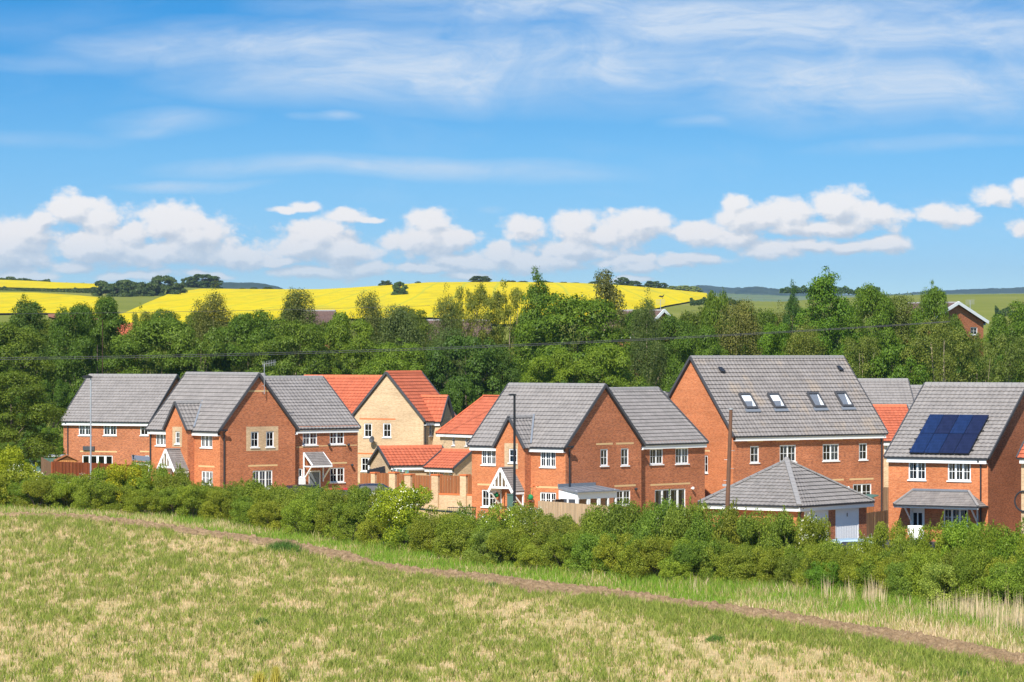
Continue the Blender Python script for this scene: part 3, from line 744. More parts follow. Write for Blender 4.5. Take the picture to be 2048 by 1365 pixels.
h.wmb.face([(bu, bv0, 0), (0, bv0, 0), (0, bv0, zbe), (bu, bv0, zbe)], 0, [(0, 0), (.55, 0), (.55, zbe), (0, zbe)])
h.wmb.face([(0, bv1, 0), (bu, bv1, 0), (bu, bv1, zbe), (0, bv1, zbe)], 0, [(0, 0), (.55, 0), (.55, zbe), (0, zbe)])
da = h.U(617, wy), h.U(641.5, wy)
door(h, 'R', wy, da[0], da[1], h.Z(1008, da[0], wy), h.Z(942, da[0], wy), 'door_grey')
h.wall('R', 0, 0, G, 0, ze); gab_tri(h.wmb, 'y', 0.0, G / 2, G / 2, ze, zr)
h.wall('R', wy, G, W, 0, ze); h.wmb.face([(G, 0, 0), (G, wy, 0), (G, wy, ze), (G, 0, ze)], 0, [(0, 0), (wy, 0), (wy, ze), (0, ze)])
h.wall('L', 0, 0, D, 0, ze, mi=1)
h.back_walls(0, G, 0, D, ze, 'Y'); h.back_walls(G, W, wy, 8.2, ze, 'XY')
gab_tri(h.wmb, 'y', D, G / 2, G / 2, ze, zr, True)
wc = wy + 4.1; wr = h.Z(755, h.U(600, wc), wc); gab_tri(h.wmb, 'x', W, wc, 4.0, ze, wr)
h.finish_walls([M['red'], M['orange']])
h.gable_roof('y', 0, D, G / 2, G / 2, ze, zr, over=.22)
h.gable_roof('x', G / 2, W, wc, 4.0, ze, wr, verge=(0, 1), over=.22)
h.gable_roof('x', bu, 1.7, bm, (bv1 - bv0) / 2, zbe, zbr, over=.12, verge=(1, 0), name='bay_roof', fasc=False)
vm = MB(); vm.beam((-.1, bv0 - .1, ze + .02), (1.55, bm - .02, zbr + .12), .12, .07); vm.build('valley_lead', M['lead'], h.root)
vc, zpe = truss_porch(h, bu, 332.5, 900, 2.0, 1.35, 1.1, 0); door(h, 'L', bu, vc - .48, vc + .48, .1, 2.15, 'white_paint')
ca0, ca1 = h.U(624, wy - 1.0), h.U(664.5, wy - 1.0)
lean_canopy(h, wy, ca0, ca1, h.Z(931, ca0, wy - 1.0), h.Z(905, ca0, wy), 1.0)
h.pipe([(.28, -.36, ze - .16), (.28, -.08, ze - .32), (.28, -.08, 0.05)], .05)
h.pipe([(-.3, D - .25, ze - .3), (-.06, D - .15, ze - .5), (-.06, D - .15, 0.05)], .05)
gm = MB(); gm.beam((-.3, -.30, ze - .14), (.4, -.30, ze - .14), .11, .09); gm.build('gutter', M['black'], h.root)
wall_lamp(h, 'R', wy, 656, 890); wall_lamp(h, 'R', wy, 695, 890); wall_lamp(h, 'R', wy, 702, 930.5)
a, z = h.px2('R', wy, 602, 963.5); mb = MB(); mb.box((a - .25, wy - .18, z - .2), (a + .25, wy, z + .2)); mb.build('meter_box', M['white_paint'], h.root)
# TV aerial bracketed on the gable
a, z = h.px2('R', 0, 524, 781); _, z2 = h.px2('R', 0, 524, 728); mb = MB()
mb.tube([(a, -.25, z - .25), (a, -.25, z2)], .022, 6); mb.tube([(a, 0, z - .1), (a, -.25, z - .1)], .02, 5); mb.tube([(a, 0, z + .3), (a, -.25, z + .3)], .02, 5)
mb.tube([(a - .15, -.25, z2 - .05), (a + 1.0, -.22, z2 + .12)], .016, 5)
for k in range(8):
    q = a - .1 + k * .14; mb.tube([(q, -.25, z2 - .2 + .04 * k * .3), (q, -.25, z2 + .14 + k * .02)], .010, 4)
ae = mb.build('tv_aerial', M['steel'], h.root)
house_A = h

# ---- far-left house (front faces the camera)
h = House('detached_house', 'leftmost red brick house, long grey roof, behind the red-brown fence and silver lamp post', 'house', 299, 279, 25, 0.2)
# its facade is the L wall; the corner lies behind the neighbour
D = h.Vv(126.8); ze = h.Z(842, 0, h.Vv(210)) + .12
G = 8.2
h.win('L', 0, 157.5, 183, 846, 871, 2); h.win('L', 0, 207, 233, 846, 871, 2); h.win('L', 0, 280.5, 296.5, 846, 871, 1)
h.win('L', 0, 164.5, 225, 911, 955, 4, door=True, astr=False, mull=.2, curt='n'); h.win('L', 0, 290, 298, 911, 930, 1)
h.band('L', 0, 160, 234, 903.5); h.band('L', 0, 280, 298.5, 903.5)
h.wall('L', 0, 0, D, 0, ze); h.wall('R', 0, 0, G, 0, ze); h.back_walls(0, G, 0, D, ze, 'XY')
zr = h.Z(751, G / 2, h.Vv(240, G / 2)); gab_tri(h.wmb, 'y', 0, G / 2, G / 2, ze, zr); gab_tri(h.wmb, 'y', D, G / 2, G / 2, ze, zr, True)
h.finish_walls([M['red']])
h.gable_roof('y', -1.5 + 1.5, D, G / 2, G / 2, ze, zr, over=.25)
h.pipe([(-.3, D - .35, ze - .3), (-.06, D - .45, ze - .5), (-.06, D - .45, 0.05)], .05)
a, z0_ = h.px2('L', 0, 167, 901); a2, z1_ = h.px2('L', 0, 190, 893); mb = MB(); mb.box((-.12, a2, z0_), (0, a, z1_)); mb.build('awning_box', M['verge'], h.root)
house_A1 = h
# ---- tall house with roof windows
h = House('town_house', 'tallest red brick house, huge grey roof with four roof windows, behind the pyramid-roofed garage', 'house', 1466.5, 226, 52, -.35, wall='red', roof='greyp')
W = h.U(1767.3); ze = h.Z(869, 0, 0) + .14; hv = h.Vv(1384, 0)
yR = hv * 1.0; D = 2 * yR; zr = h.Z(715, 0, yR)
h.win('R', 0, 1500.5, 1518, 892.5, 926, 1); h.win('R', 0, 1559.5, 1592, 890.5, 924, 2); h.win('R', 0, 1645.5, 1678, 888.5, 922, 2); h.win('R', 0, 1718, 1734.5, 887, 920, 1)
h.win('R', 0, 1706, 1743, 968, 1001, 2, curt='n')
h.band('R', 0, 1494.5, 1526, 882.8); h.band('R', 0, 1551.5, 1599.5, 880.8); h.band('R', 0, 1637, 1685.5, 879); h.band('R', 0, 1708, 1744, 877); h.band('R', 0, 1665, 1687.5, 960); h.band('R', 0, 1699, 1747, 958.5)
h.win('L', 0, 1403, 1415.5, 911, 946, 1)
h.band('L', 0, 1409.5, 1420, 902)
h.win_m('R', 0, 2.2, 3.6, .9, 2.1, 2); h.win_m('R', 0, 5.4, 7.4, .05, 2.1, 2, door=True)
h.wall('R', 0, 0, W, 0, ze); h.wall('L', 0, 0, D, 0, ze, mi=1); gab_tri(h.wmb, 'x', 0, yR, yR, ze, zr, True); h.wmb.m[-1] = 1
h.back_walls(0, W, 0, D, ze, 'XY'); gab_tri(h.wmb, 'x', W, yR, yR, ze, zr)
h.finish_walls([M['red'], M['orange']])
roof = h.gable_roof('x', 0, W, yR, yR, ze, zr, over=.25, lip=.06)
pit = (zr - ze) / yR; nl = math.hypot(1, pit); nv = np.array([0, -pit / nl, 1 / nl]); sv = np.array([0, 1 / nl, pit / nl])
def roof_uv(h, px, py):
    """local point of the right-facing slope seen at a photo pixel"""
    v = 1.0
    for _ in range(60):
        a = h.U(px, v); z = h.Z(py, a, v); v = v + ((z - ze) / pit - v) * .5
    return a, v
def skylight(h, corners, blind):
    (a0, vt), (a1, _), (_, vb) = [roof_uv(h, *c) for c in corners]
    zf = lambda v, o: ze + v * pit
    def Pt(a, v, o): return tuple(np.array([a, v, ze + v * pit]) + nv * o)
    f = MB(); w = .09
    def slab(A0, A1, V0, V1, o0, o1, mi=0):
        c = [Pt(A0, V0, o0), Pt(A1, V0, o0), Pt(A1, V1, o0), Pt(A0, V1, o0), Pt(A0, V0, o1), Pt(A1, V0, o1), Pt(A1, V1, o1), Pt(A0, V1, o1)]
        for idx in ((4,5,6,7),(0,1,5,4),(1,2,6,5),(2,3,7,6),(3,0,4,7)): f.face([c[i] for i in idx], mi)
    slab(a0, a0 + w, vb, vt, .0, .20); slab(a1 - w, a1, vb, vt, .0, .20); slab(a0 + w, a1 - w, vb, vb + w, 0, .199); slab(a0 + w, a1 - w, vt - w, vt, 0, .199)
    slab(a0 - .12, a1 + .12, vb - .16, vb, .03, .11, 1)
    fo = f.build('roof_window', [M['verge'], M['lead']], h.root)
    p = MB(); p.face([Pt(a0 + w, vb + w, .17), Pt(a1 - w, vb + w, .17), Pt(a1 - w, vt - w, .17), Pt(a0 + w, vt - w, .17)]); p.build('pane', M['roof_glass'], fo)
    d = MB(); vm_ = vt - w - (vt - vb) * blind
    d.face([Pt(a0 + w, vb + w, .125), Pt(a1 - w, vb + w, .125), Pt(a1 - w, vm_, .125), Pt(a0 + w, vm_, .125)], 1)
    if blind > .05: d.face([Pt(a0 + w, vm_, .127), Pt(a1 - w, vm_, .127), Pt(a1 - w, vt - w, .127), Pt(a0 + w, vt - w, .127)], 0)
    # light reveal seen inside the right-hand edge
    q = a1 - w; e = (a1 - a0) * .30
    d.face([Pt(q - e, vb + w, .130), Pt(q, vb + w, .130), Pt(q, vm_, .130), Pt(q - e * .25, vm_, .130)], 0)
    d.build('blind', [M['blind'], M['lead']], fo)
for cs, bl in (([(1474.5, 790), (1498, 790), (1491, 820)], .40), ([(1532, 789.5), (1554.5, 789.5), (1550, 819)], .40),
               ([(1611, 788), (1634, 788), (1628, 817.5)], 0), ([(1667, 787), (1689, 787), (1683, 816)], 0)):
    skylight(h, cs, bl)
vb_ = MB()
for (px_, py_) in ((1442, 741.5), (1678.5, 738.5)):
    a, v = roof_uv(h, px_, py_); 
    c0 = np.array([a, v, ze + v * pit]); 
    P_ = lambda da, dv, o: tuple(c0 + np.array([da, 0, 0]) + sv * dv + nv * o)
    for f4 in ([(-.17,-.22,.20),(.17,-.22,.20),(.17,.25,.08),(-.17,.25,.08)], [(-.17,-.22,.0),(.17,-.22,.0),(.17,-.22,.20),(-.17,-.22,.20)], [(-.17,-.22,0),(-.17,-.22,.2),(-.17,.25,.08),(-.17,.25,0)], [(.17,-.22,0),(.17,.25,0),(.17,.25,.08),(.17,-.22,.2)]):
        vb_.face([P_(*q) for q in f4])
vb_.build('roof_vent', M['black'], h.root)
# verges are heavy and dark on this house; gutter and pipes
h.pipe([(W - .3, -.33, ze - .3), (W - .25, -.07, ze - .5), (W - .25, -.07, .05)], .05)
wall_lamp(h, 'R', 0, 1694, 976, 'white_paint')
house_D = h

# ---- hip-roofed double garage
h = House('double_garage', 'brick double garage with grey pyramid roof and two white doors', 'garage', 1595, 189.6, 37, -.05)
ov = .3
D = h.Vv(1408) - ov * .4; W = h.U(1733)
ze = h.Z(1013, 0, 0) + .02
sA = h.U(1608.5), h.U(1656.5); sB = h.U(1671), h.U(1717.5); zd = h.Z(1021, 3, 0)
h.holes[('R', 0.0)] = [(sA[0], sA[1], .02, zd), (sB[0], sB[1], .02, zd)]
h.wall('R', 0, 0, W, 0, ze - .15, depth=.14); h.wall('L', 0, 0, D, 0, ze - .15, mi=1); h.back_walls(0, W, 0, D, ze - .15, 'XY')
h.finish_walls([M['red'], M['orange']])
x0, x1, y0, y1 = -ov, W + ov, -ov, D + ov; cxm, cym = (x0 + x1) / 2, (y0 + y1) / 2
zap = h.Z(922, cxm, cym)
mb = MB(); zl = ze - .02
for tri in ([(x0, y0), (x1, y0)], [(x1, y0), (x1, y1)], [(x1, y1), (x0, y1)], [(x0, y1), (x0, y0)]):
    tile_plane(mb, [(*tri[0], zl), (*tri[1], zl), (cxm, cym, zap)], lip=.055)
roof = mb.build('roof', [M['grey2'], M['verge']], h.root)
rd = MB()
for (cx_, cy_) in ((x0, y0), (x1, y0), (x1, y1), (x0, y1)):
    p = np.array([cx_, cy_, zl + .09]); q = np.array([cxm, cym, zap + .07]); n_ = 12
    for i in range(n_):
        a = p + (q - p) * i / n_; b = p + (q - p) * ((i + 1) / n_ - .004); rd.beam(a, b, .26, .09)
rd.ball((cxm, cym, zap + .06), .17); rd.build('hip_tile', M['ridge'], roof)
fa = MB(); fa.box((x0 + .0, y0 - .01, zl - .27), (x1 - .0, y0 + .03, zl - .05)); fa.box((x0 - .01, y0 + .03, zl - .27), (x0 + .03, y1 - .0, zl - .05))
fa.box((x0 + .08, y0 + .08, zl - .26), (x1 - .06, 0, zl - .23)); fa.box((x0 + .08, 0, zl - .26), (0, y1 - .06, zl - .23))
fa.box((sA[0] - .3, -.035, zd), (W, -.005, zl - .265)); fa.build('fascia', M['upvc'], roof)
gu = MB(); gu.beam((x0, y0 - .05, zl - .03), (x1, y0 - .05, zl - .03), .07, .075); gu.beam((x0 - .05, y0 + .0, zl - .03), (x0 - .05, y1, zl - .03), .07, .075); gu.build('gutter', M['black'], roof)
for (a, b) in (sA, sB):
    d = MB(); d.box((a, .018, .02), (b, .06, zd)); nn = 14
    for i in range(nn):
        q = a + (b - a) * (i + .5) / nn; d.box((q - .05, .012, .1), (q + .05, .019, zd - .1))
    for q in (a, b - .07): d.box((q, -.004, .02), (q + .07, .018, zd))
    do = d.build('garage_door', M['white_paint'], h.root)
    hd = MB(); hd.box(((a + b) / 2 - .03, -.015, zd - .42), ((a + b) / 2 + .03, .012, zd - .22)); hd.build('handle', M['black'], do)
h.pipe([(.1, y0 + .0, zl - .1), (.15, -.06, zl - .45), (.15, -.06, .05)], .05)
house_F = h

# ---- solar house
h = House('detached_house', 'red brick house with eight blue solar panels on its roof', 'house', 1976, 194.4, 33, -.3)
D = h.Vv(1777); ze = h.Z(916, 0, 0) + .14; hd_ = h.U(2069 + 3, 0)
hx = 4.9; G = 2 * hx; zr = h.Z(769, hx, D / 2)
h.win('L', 0, 1817, 1851.5, 923.5, 960, 2, curt='b'); h.win('L', 0, 1895.5, 1941.5, 925, 962, 3, curt='b')
h.win('L', 0, 1887, 1936, 1018, 1052, 3)
d1, d0 = h.Vv(1820.5), h.Vv(1849)
door(h, 'L', 0, d0, d1, .05, h.Z(1016, 0, d0), 'white_paint', glass=True)
h.wall('L', 0, 0, D, 0, ze, mi=1); h.wall('R', 0, 0, G, 0, ze); gab_tri(h.wmb, 'y', 0, hx, hx, ze, zr)
h.back_walls(0, G, 0, D, ze, 'XY'); gab_tri(h.wmb, 'y', D, hx, hx, ze, zr, True)
h.finish_walls([M['red'], M['orange']])
h.gable_roof('y', 0, D, hx, hx, ze, zr, over=.24, lip=.055)
pit = (zr - ze) / hx; nl = math.hypot(1, pit); nv = np.array([-pit / nl, 0, 1 / nl])
def lroof(h, px, py, lift=.0):
    u = 1.0
    for _ in range(80):
        v = h.Vv(px, u); z = h.Z(py, u, v) - lift * 1.0; u = u + ((z - ze) / pit - u) * .5
    return u, v
# panels: bottom-left (1815,903), bottom-right(1934,905), top-left (1866,827), top-right(1985,828)
LZ = .2
bl, br, tl, tr = [lroof(h, *q, LZ) for q in ((1815.5, 904), (1934, 905.5), (1865.5, 827), (1985, 828.5))]
u0 = (bl[0] + br[0]) / 2; u1 = (tl[0] + tr[0]) / 2; v0 = (bl[1] + tl[1]) / 2; v1 = (br[1] + tr[1]) / 2
dark_set = {(1, 1), (1, 3), (0, 2), (0, 3)}
for r in range(2):
    for c in range(4):
        ua, ub = u0 + (u1 - u0) * r / 2 + .012, u0 + (u1 - u0) * (r + 1) / 2 - .012
        va, vb2 = v0 + (v1 - v0) * c / 4 - .012, v0 + (v1 - v0) * (c + 1) / 4 + .012
        P_ = lambda u, v, o: tuple(np.array([u, v, ze + u * pit]) + nv * o)
        p = MB(); su = (ub - ua) * nl; sv_ = abs(vb2 - va)
        p.face([P_(ua, vb2, LZ), P_(ua, va, LZ), P_(ub, va, LZ), P_(ub, vb2, LZ)][::-1], 0, [(0, 0), (0, su), (sv_, su), (sv_, 0)])
        for (A, B) in (((ua, va), (ua, vb2)), ((ua, vb2), (ub, vb2)), ((ub, vb2), (ub, va)), ((ub, va), (ua, va))):
            p.face([P_(*A, LZ - .05), P_(*B, LZ - .05), P_(*B, LZ), P_(*A, LZ)], 1)
        po = p.build('solar_panel', [M['solar2' if (r, c) in dark_set else 'solar1'], M['blackpaint']], h.root)
rl = MB()
for uu in (.25, .75):
    for r in range(2):
        u_ = u0 + (u1 - u0) * (r + uu) / 2; rl.beam(tuple(np.array([u_, v0 + .18, ze + u_ * pit]) + nv * (LZ - .08)), tuple(np.array([u_, v1 - .12, ze + u_ * pit]) + nv * (LZ - .08)), .05, .05)
rl.build('mounting_rail', M['blackpaint'], h.root)
h.pipe([(-.3, .5, ze - .3), (-.06, .42, ze - .55), (-.06, .42, .05)], .05)
# hipped canopy across the front
pj = 1.15; va, vb2 = h.Vv(1787, -pj), h.Vv(1956, -pj); zlo = h.Z(1012, -pj, (va + vb2) / 2); vta, vtb = h.Vv(1827, 0), h.Vv(1936.5, 0); zhi = h.Z(982, 0, (vta + vtb) / 2)
mb = MB()
tile_plane(mb, [(-pj, va, zlo), (-pj, vb2, zlo), (0, vtb, zhi), (0, vta, zhi)], course=.15, tile=.25, amp=.004, lip=.025, seg=2, thick=.06)
tile_plane(mb, [(-pj, vb2, zlo), (0, vb2, zlo), (0, vtb, zhi)], course=.15, tile=.25, amp=.004, lip=.025, seg=2, thick=.06)
tile_plane(mb, [(0, va, zlo), (-pj, va, zlo), (0, vta, zhi)], course=.15, tile=.25, amp=.004, lip=.025, seg=2, thick=.06)
ro = mb.build('canopy_roof', [M['slate'], M['upvc']], h.root)
hp = MB()
for (v_, t_) in ((vb2, vtb), (va, vta)): hp = MB(); hp.beam((-pj, v_, zlo + .06), (0, t_, zhi + .06), .14, .07); hp.build('hip_tile', M['ridge'], ro)
ld = MB(); ld.box((-.12, vtb, zhi - .02), (-.004, vta, zhi + .10)); ld.build('valley_lead', M['lead'], ro)
gu = MB(); gu.beam((-pj - .05, va, zlo - .02), (-pj - .05, vb2, zlo - .02), .10, .08); gu.beam((-pj, vb2 - .04, zlo - .02), (0, vb2 - .04, zlo - .02), .1, .08); gu.build('gutter', M['black'], ro)
f = MB(); f.box((-pj + .02, vb2, zlo - .16), (-pj + .06, va, zlo - .065))
for v_ in (va - .55, vb2 + .55):
    f.beam((-pj + .1, v_, zlo - .13), (0, v_, zlo - .13), .07, .09); f.beam((-pj + .3, v_, zlo - .15), (-.03, v_, zlo - .95), .07, .08); f.box((-.09, v_ - .04, zlo - 1.1), (-.01, v_ + .04, zlo - .1))
f.build('canopy_frame', M['white_paint'], h.root)
house_E = h

# ---- cream gabled house
h = House('detached_house', 'cream brick house with steep orange roof and plain gable, middle-left behind the orange-roofed garage', 'house', 847, 264, 29, .45, wall='buff', roof='rtile')
D = h.Vv(702); yc = h.Vv(774.5); D = 2 * yc; ze = h.Z(840, 0, 0) + .12; zr = h.Z(745, 0, yc)
L_ = 4.9
h.win('L', 0, 728, 744, 847, 875, 1, curt='n'); h.win('L', 0, 766, 782, 847, 875, 1, curt='n'); h.win('L', 0, 722.5, 751, 915.5, 943, 2, curt='n')
h.band('L', 0, 719, 791, 838.5, .10, 'redband'); h.band('L', 0, 716, 752, 907.5, .10, 'redband')
h.win('R', 0, 858.5, 864, 847, 872, 1)
h.wall('L', 0, 0, D, 0, ze); gab_tri(h.wmb, 'x', 0, yc, yc, ze, zr, True)
h.wall('R', 0, 0, L_, 0, ze); h.back_walls(0, L_, 0, D, ze, 'XY'); gab_tri(h.wmb, 'x', L_, yc, yc, ze, zr)
# left wing with ridge parallel to the gable wall
wx0 = .6; wcx = wx0 + 3.6; wzr = h.Z(753, wcx, h.Vv(690, wcx)); we = D + 6.8
h.wall('L', wx0, D, we, 0, ze); h.wmb.face([(wx0, we, 0), (wx0 + 7.2, we, 0), (wx0 + 7.2, we, ze), (wx0, we, ze)][::-1], 0, [(0, 0), (7.2, 0), (7.2, ze), (0, ze)][::-1])
gab_tri(h.wmb, 'y', we, wcx, 3.6, ze, wzr, True)
# cross-gabled bay on the right front
bx0, bx1 = 1.35, 3.2; bc = (bx0 + bx1) / 2; bo = -.7; bze = ze - .05; bzr = h.Z(793, bc, bo)
h.wall('R', bo, bx0, bx1, 0, bze); gab_tri(h.wmb, 'y', bo, bc, (bx1 - bx0) / 2, bze, bzr)
h.wmb.face([(bx0, 0, 0), (bx0, bo, 0), (bx0, bo, bze), (bx0, 0, bze)], 0, [(0, 0), (1.15, 0), (1.15, bze), (0, bze)])
h.wmb.face([(bx1, bo, 0), (bx1, 0, 0), (bx1, 0, bze), (bx1, bo, bze)], 0, [(0, 0), (1.15, 0), (1.15, bze), (0, bze)])
h.finish_walls([M['buff']])
h.gable_roof('x', 0, L_, yc, yc, ze, zr, over=.24)
h.gable_roof('y', D - 2.8, we, wcx, 3.6, ze, wzr, over=.24, verge=(0, 1))
h.gable_roof('y', bo, 1.9, bc, (bx1 - bx0) / 2, bze, bzr, over=.14, verge=(1, 0), name='bay_roof')
h.pipe([(.1, -.3, ze - .2), (.12, -.07, ze - .4), (.12, -.07, .05)], .05)
# satellite dish on its bracket pole
a, z = h.px2('L', 0, 757, 893); _, z2 = h.px2('L', 0, 748, 880); mb = MB()
mb.tube([(-.05, a, z - .5), (-.25, a, z - .5), (-.25, a, z + .3), (-.3, a + .3, z + .35)], .03, 5); house_B = h
mb.tube([(-.30, a + .3, z + .32), (-.36, a + .34, z + .5)], .02, 5)
k_ = MB()
for i in range(10):
    t0, t1 = 2 * math.pi * i / 10, 2 * math.pi * (i + 1) / 10; c0 = np.array([-.36, a + .34, z + .5])
    e1_ = np.array([.2, .9, 0.3]) * .27; e2_ = np.array([.2, -.3, .9]) * .27
    mb.face([tuple(c0), tuple(c0 + e1_ * math.cos(t0) + e2_ * math.sin(t0) + np.array([-.07, 0, .03])), tuple(c0 + e1_ * math.cos(t1) + e2_ * math.sin(t1) + np.array([-.07, 0, .03]))])
mb.build('satellite_dish', M['verge'], h.root)

# ---- orange-roofed garage and its cross wing
h = House('brick_garage', 'cream brick garage with a wavy orange tile roof, left of the two low outbuildings', 'garage', 780.5, 246, 66, .35, wall='buff', roof='rtile')
yc = h.Vv(760.5); D = 2 * yc; L_ = h.U(900); ze = h.Z(932, 0, 0) + .12; zr = h.Z(894.5, 0, yc)
h.wall('R', 0, 0, L_, 0, ze); h.wall('L', 0, 0, D, 0, ze); gab_tri(h.wmb, 'x', 0, yc, yc, ze, zr, True); h.back_walls(0, L_, 0, D, ze, 'XY'); gab_tri(h.wmb, 'x', L_, yc, yc, ze, zr)
h.finish_walls([M['buff']]); h.gable_roof('x', 0, L_, yc, yc, ze, zr, over=.2, lip=.05)
h.pipe([(.1, -.26, ze - .2), (.12, -.07, ze - .35), (.12, -.07, .05)], .045)
h = House('brick_outbuilding', 'cream brick outbuilding with a smooth orange roof slope, right of the two low outbuildings', 'outbuilding', 908, 244, 45, .3, wall='buff', roof='rtile')
D = h.Vv(853, 0) ; hx = h.U(943); ze = h.Z(937, 0, 0) + .12; zr = h.Z(902, hx, 0)
h.win('L', 0, 858, 874, 938.5, 960, 2, curt='n', fw=.06); h.win('L', 0, 878, 888, 939, 968, 1, door=True, fw=.06); h.win('L', 0, 897, 904, 941, 958, 1, fw=.05)
h.wall('L', 0, 0, D, 0, ze); h.wall('R', 0, 0, 2 * hx, 0, ze); gab_tri(h.wmb, 'y', 0, hx, hx, ze, zr); h.back_walls(0, 2 * hx, 0, D, ze, 'XY'); gab_tri(h.wmb, 'y', D, hx, hx, ze, zr, True)
h.finish_walls([M['buff']]); h.gable_roof('y', 0, D, hx, hx, ze, zr, over=.2, lip=.035)

# ---- cream house with hipped orange roof
h = House('detached_house', 'cream brick house with a hipped orange roof, half hidden behind the central grey-roofed house', 'house', 990, 253, 55, .3, wall='buff', roof='rtile')
D = h.Vv(880); ze = h.Z(866, 0, h.Vv(945)) + .12; hx = 2.6
h.win('L', 0, 904.5, 909.5, 865.5, 891, 1, fw=.05); h.win('L', 0, 930.5, 935.5, 867, 892, 1, fw=.05)
for q in (907, 933): h.band('L', 0, q - 3.5, q + 3.5, 893, .08, 'redband')
G = 2 * hx
h.wall('L', 0, 0, D, 0, ze); h.wall('R', 0, 0, G, 0, ze); h.back_walls(0, G, 0, D, ze, 'XY'); h.finish_walls([M['buff']])
zr = h.Z(793, hx, D / 2); o_ = .25; mb = MB(); A_ = (-o_, -o_); zl = ze - o_ * (zr - ze) / hx
tile_plane(mb, [(-o_, D + o_, zl), (-o_, -o_, zl), (hx, hx, zr), (hx, D - hx * .75, zr)], lip=.03, seg=3)
tile_plane(mb, [(-o_, -o_, zl), (G + o_, -o_, zl), (hx, hx, zr)], lip=.03, seg=3)
tile_plane(mb, [(G + o_, -o_, zl), (G + o_, D + o_, zl), (hx, D - hx * .75, zr), (hx, hx, zr)], lip=.03, seg=3)
tile_plane(mb, [(G + o_, D + o_, zl), (-o_, D + o_, zl), (hx, D - hx * .75, zr)], lip=.03, seg=3)
ro = mb.build('roof', [M['rtile'], M['verge']], h.root)
fa = MB(); fa.box((-o_ + .05, -o_, zl - .24), (-o_ + .08, D + o_, zl - .04)); fa.build('fascia', M['upvc'], ro)
rd = MB(); rd.beam((hx, hx, zr + .05), (hx, D - hx * .75, zr + .05), .25, .1); rd.beam((-o_, D + o_, zl + .05), (hx, D - hx * .75, zr + .05), .22, .08); rd.beam((-o_, -o_, zl + .05), (hx, hx, zr + .05), .22, .08); rd.build('ridge_tile', M['ridger'], ro)

# ---- houses behind, between the tall house and the solar house
def simple_house(name, label, px, Y, R, zb, px_r, py_e, py_r, half, wall, roof, px_l=None, wins=(), D=None):
    h = House(name, label, 'house', px, Y, R, zb, wall=wall, roof=roof, coarse=True)
    L_ = h.U(px_r); ze = h.Z(py_e, L_ / 2, 0) + .12; zr = h.Z(py_r, L_ / 2, half)
    for w in wins: h.win('R', 0, *w)
    h.wall('R', 0, 0, L_, 0, ze); h.wall('L', 0, 0, 2 * half, 0, ze); gab_tri(h.wmb, 'x', 0, half, half, ze, zr, True)
    h.back_walls(0, L_, 0, 2 * half, ze, 'XY'); gab_tri(h.wmb, 'x', L_, half, half, ze, zr)
    h.finish_walls([M[wall]]); h.gable_roof('x', 0, L_, half, half, ze, zr, over=.24); return h
simple_house('detached_house', 'grey-roofed house showing only its roof between the tall house and the solar house', 1690, 268, 84, 0, 1835, 850, 760, 4.0, 'red', 'grey')
simple_house('detached_house', 'lower grey-roofed house, a sliver of roof just left of the solar house ridge', 1846, 274, 80, 0, 1925, 850, 773, 4.0, 'red', 'grey')
simple_house('detached_house', 'orange-roofed house in the gap between the tall house and the solar house', 1742, 250, 80, 0, 1838, 882, 812, 3.6, 'buff', 'rtile', wins=((1769, 1782, 888, 915, 2),))
# ---- neighbour at the right edge
h = House('detached_house', 'cream brick house with orange roof cut off by the right edge of the photo', 'house', 2190, 188, 33, -.4, wall='buff', roof='rtile')
D = h.Vv(2042.5); ze = h.Z(914, 0, D) + .14; hx = 4.2; zr = ze + 3.6
h.win('L', 0, 2075, 2100, 940, 972, 2); h.wall('L', 0, 0, D, 0, ze); h.wall('R', 0, 0, 2 * hx, 0, ze); gab_tri(h.wmb, 'y', 0, hx, hx, ze, zr); h.back_walls(0, 2 * hx, 0, D, ze, 'XY'); gab_tri(h.wmb, 'y', D, hx, hx, ze, zr, True)
h.finish_walls([M['buff']]); h.gable_roof('y', 0, D, hx, hx, ze, zr, over=.24)
mb = MB(); a, z = h.px2('L', 0, 2049, 1003)
mb.tube([(-.06, a + .55 * math.cos(t), z + .55 * math.sin(t)) for t in np.linspace(0, 2 * math.pi, 19)], .05, 6, cap=False); mb.build('wall_ring', M['black'], h.root)

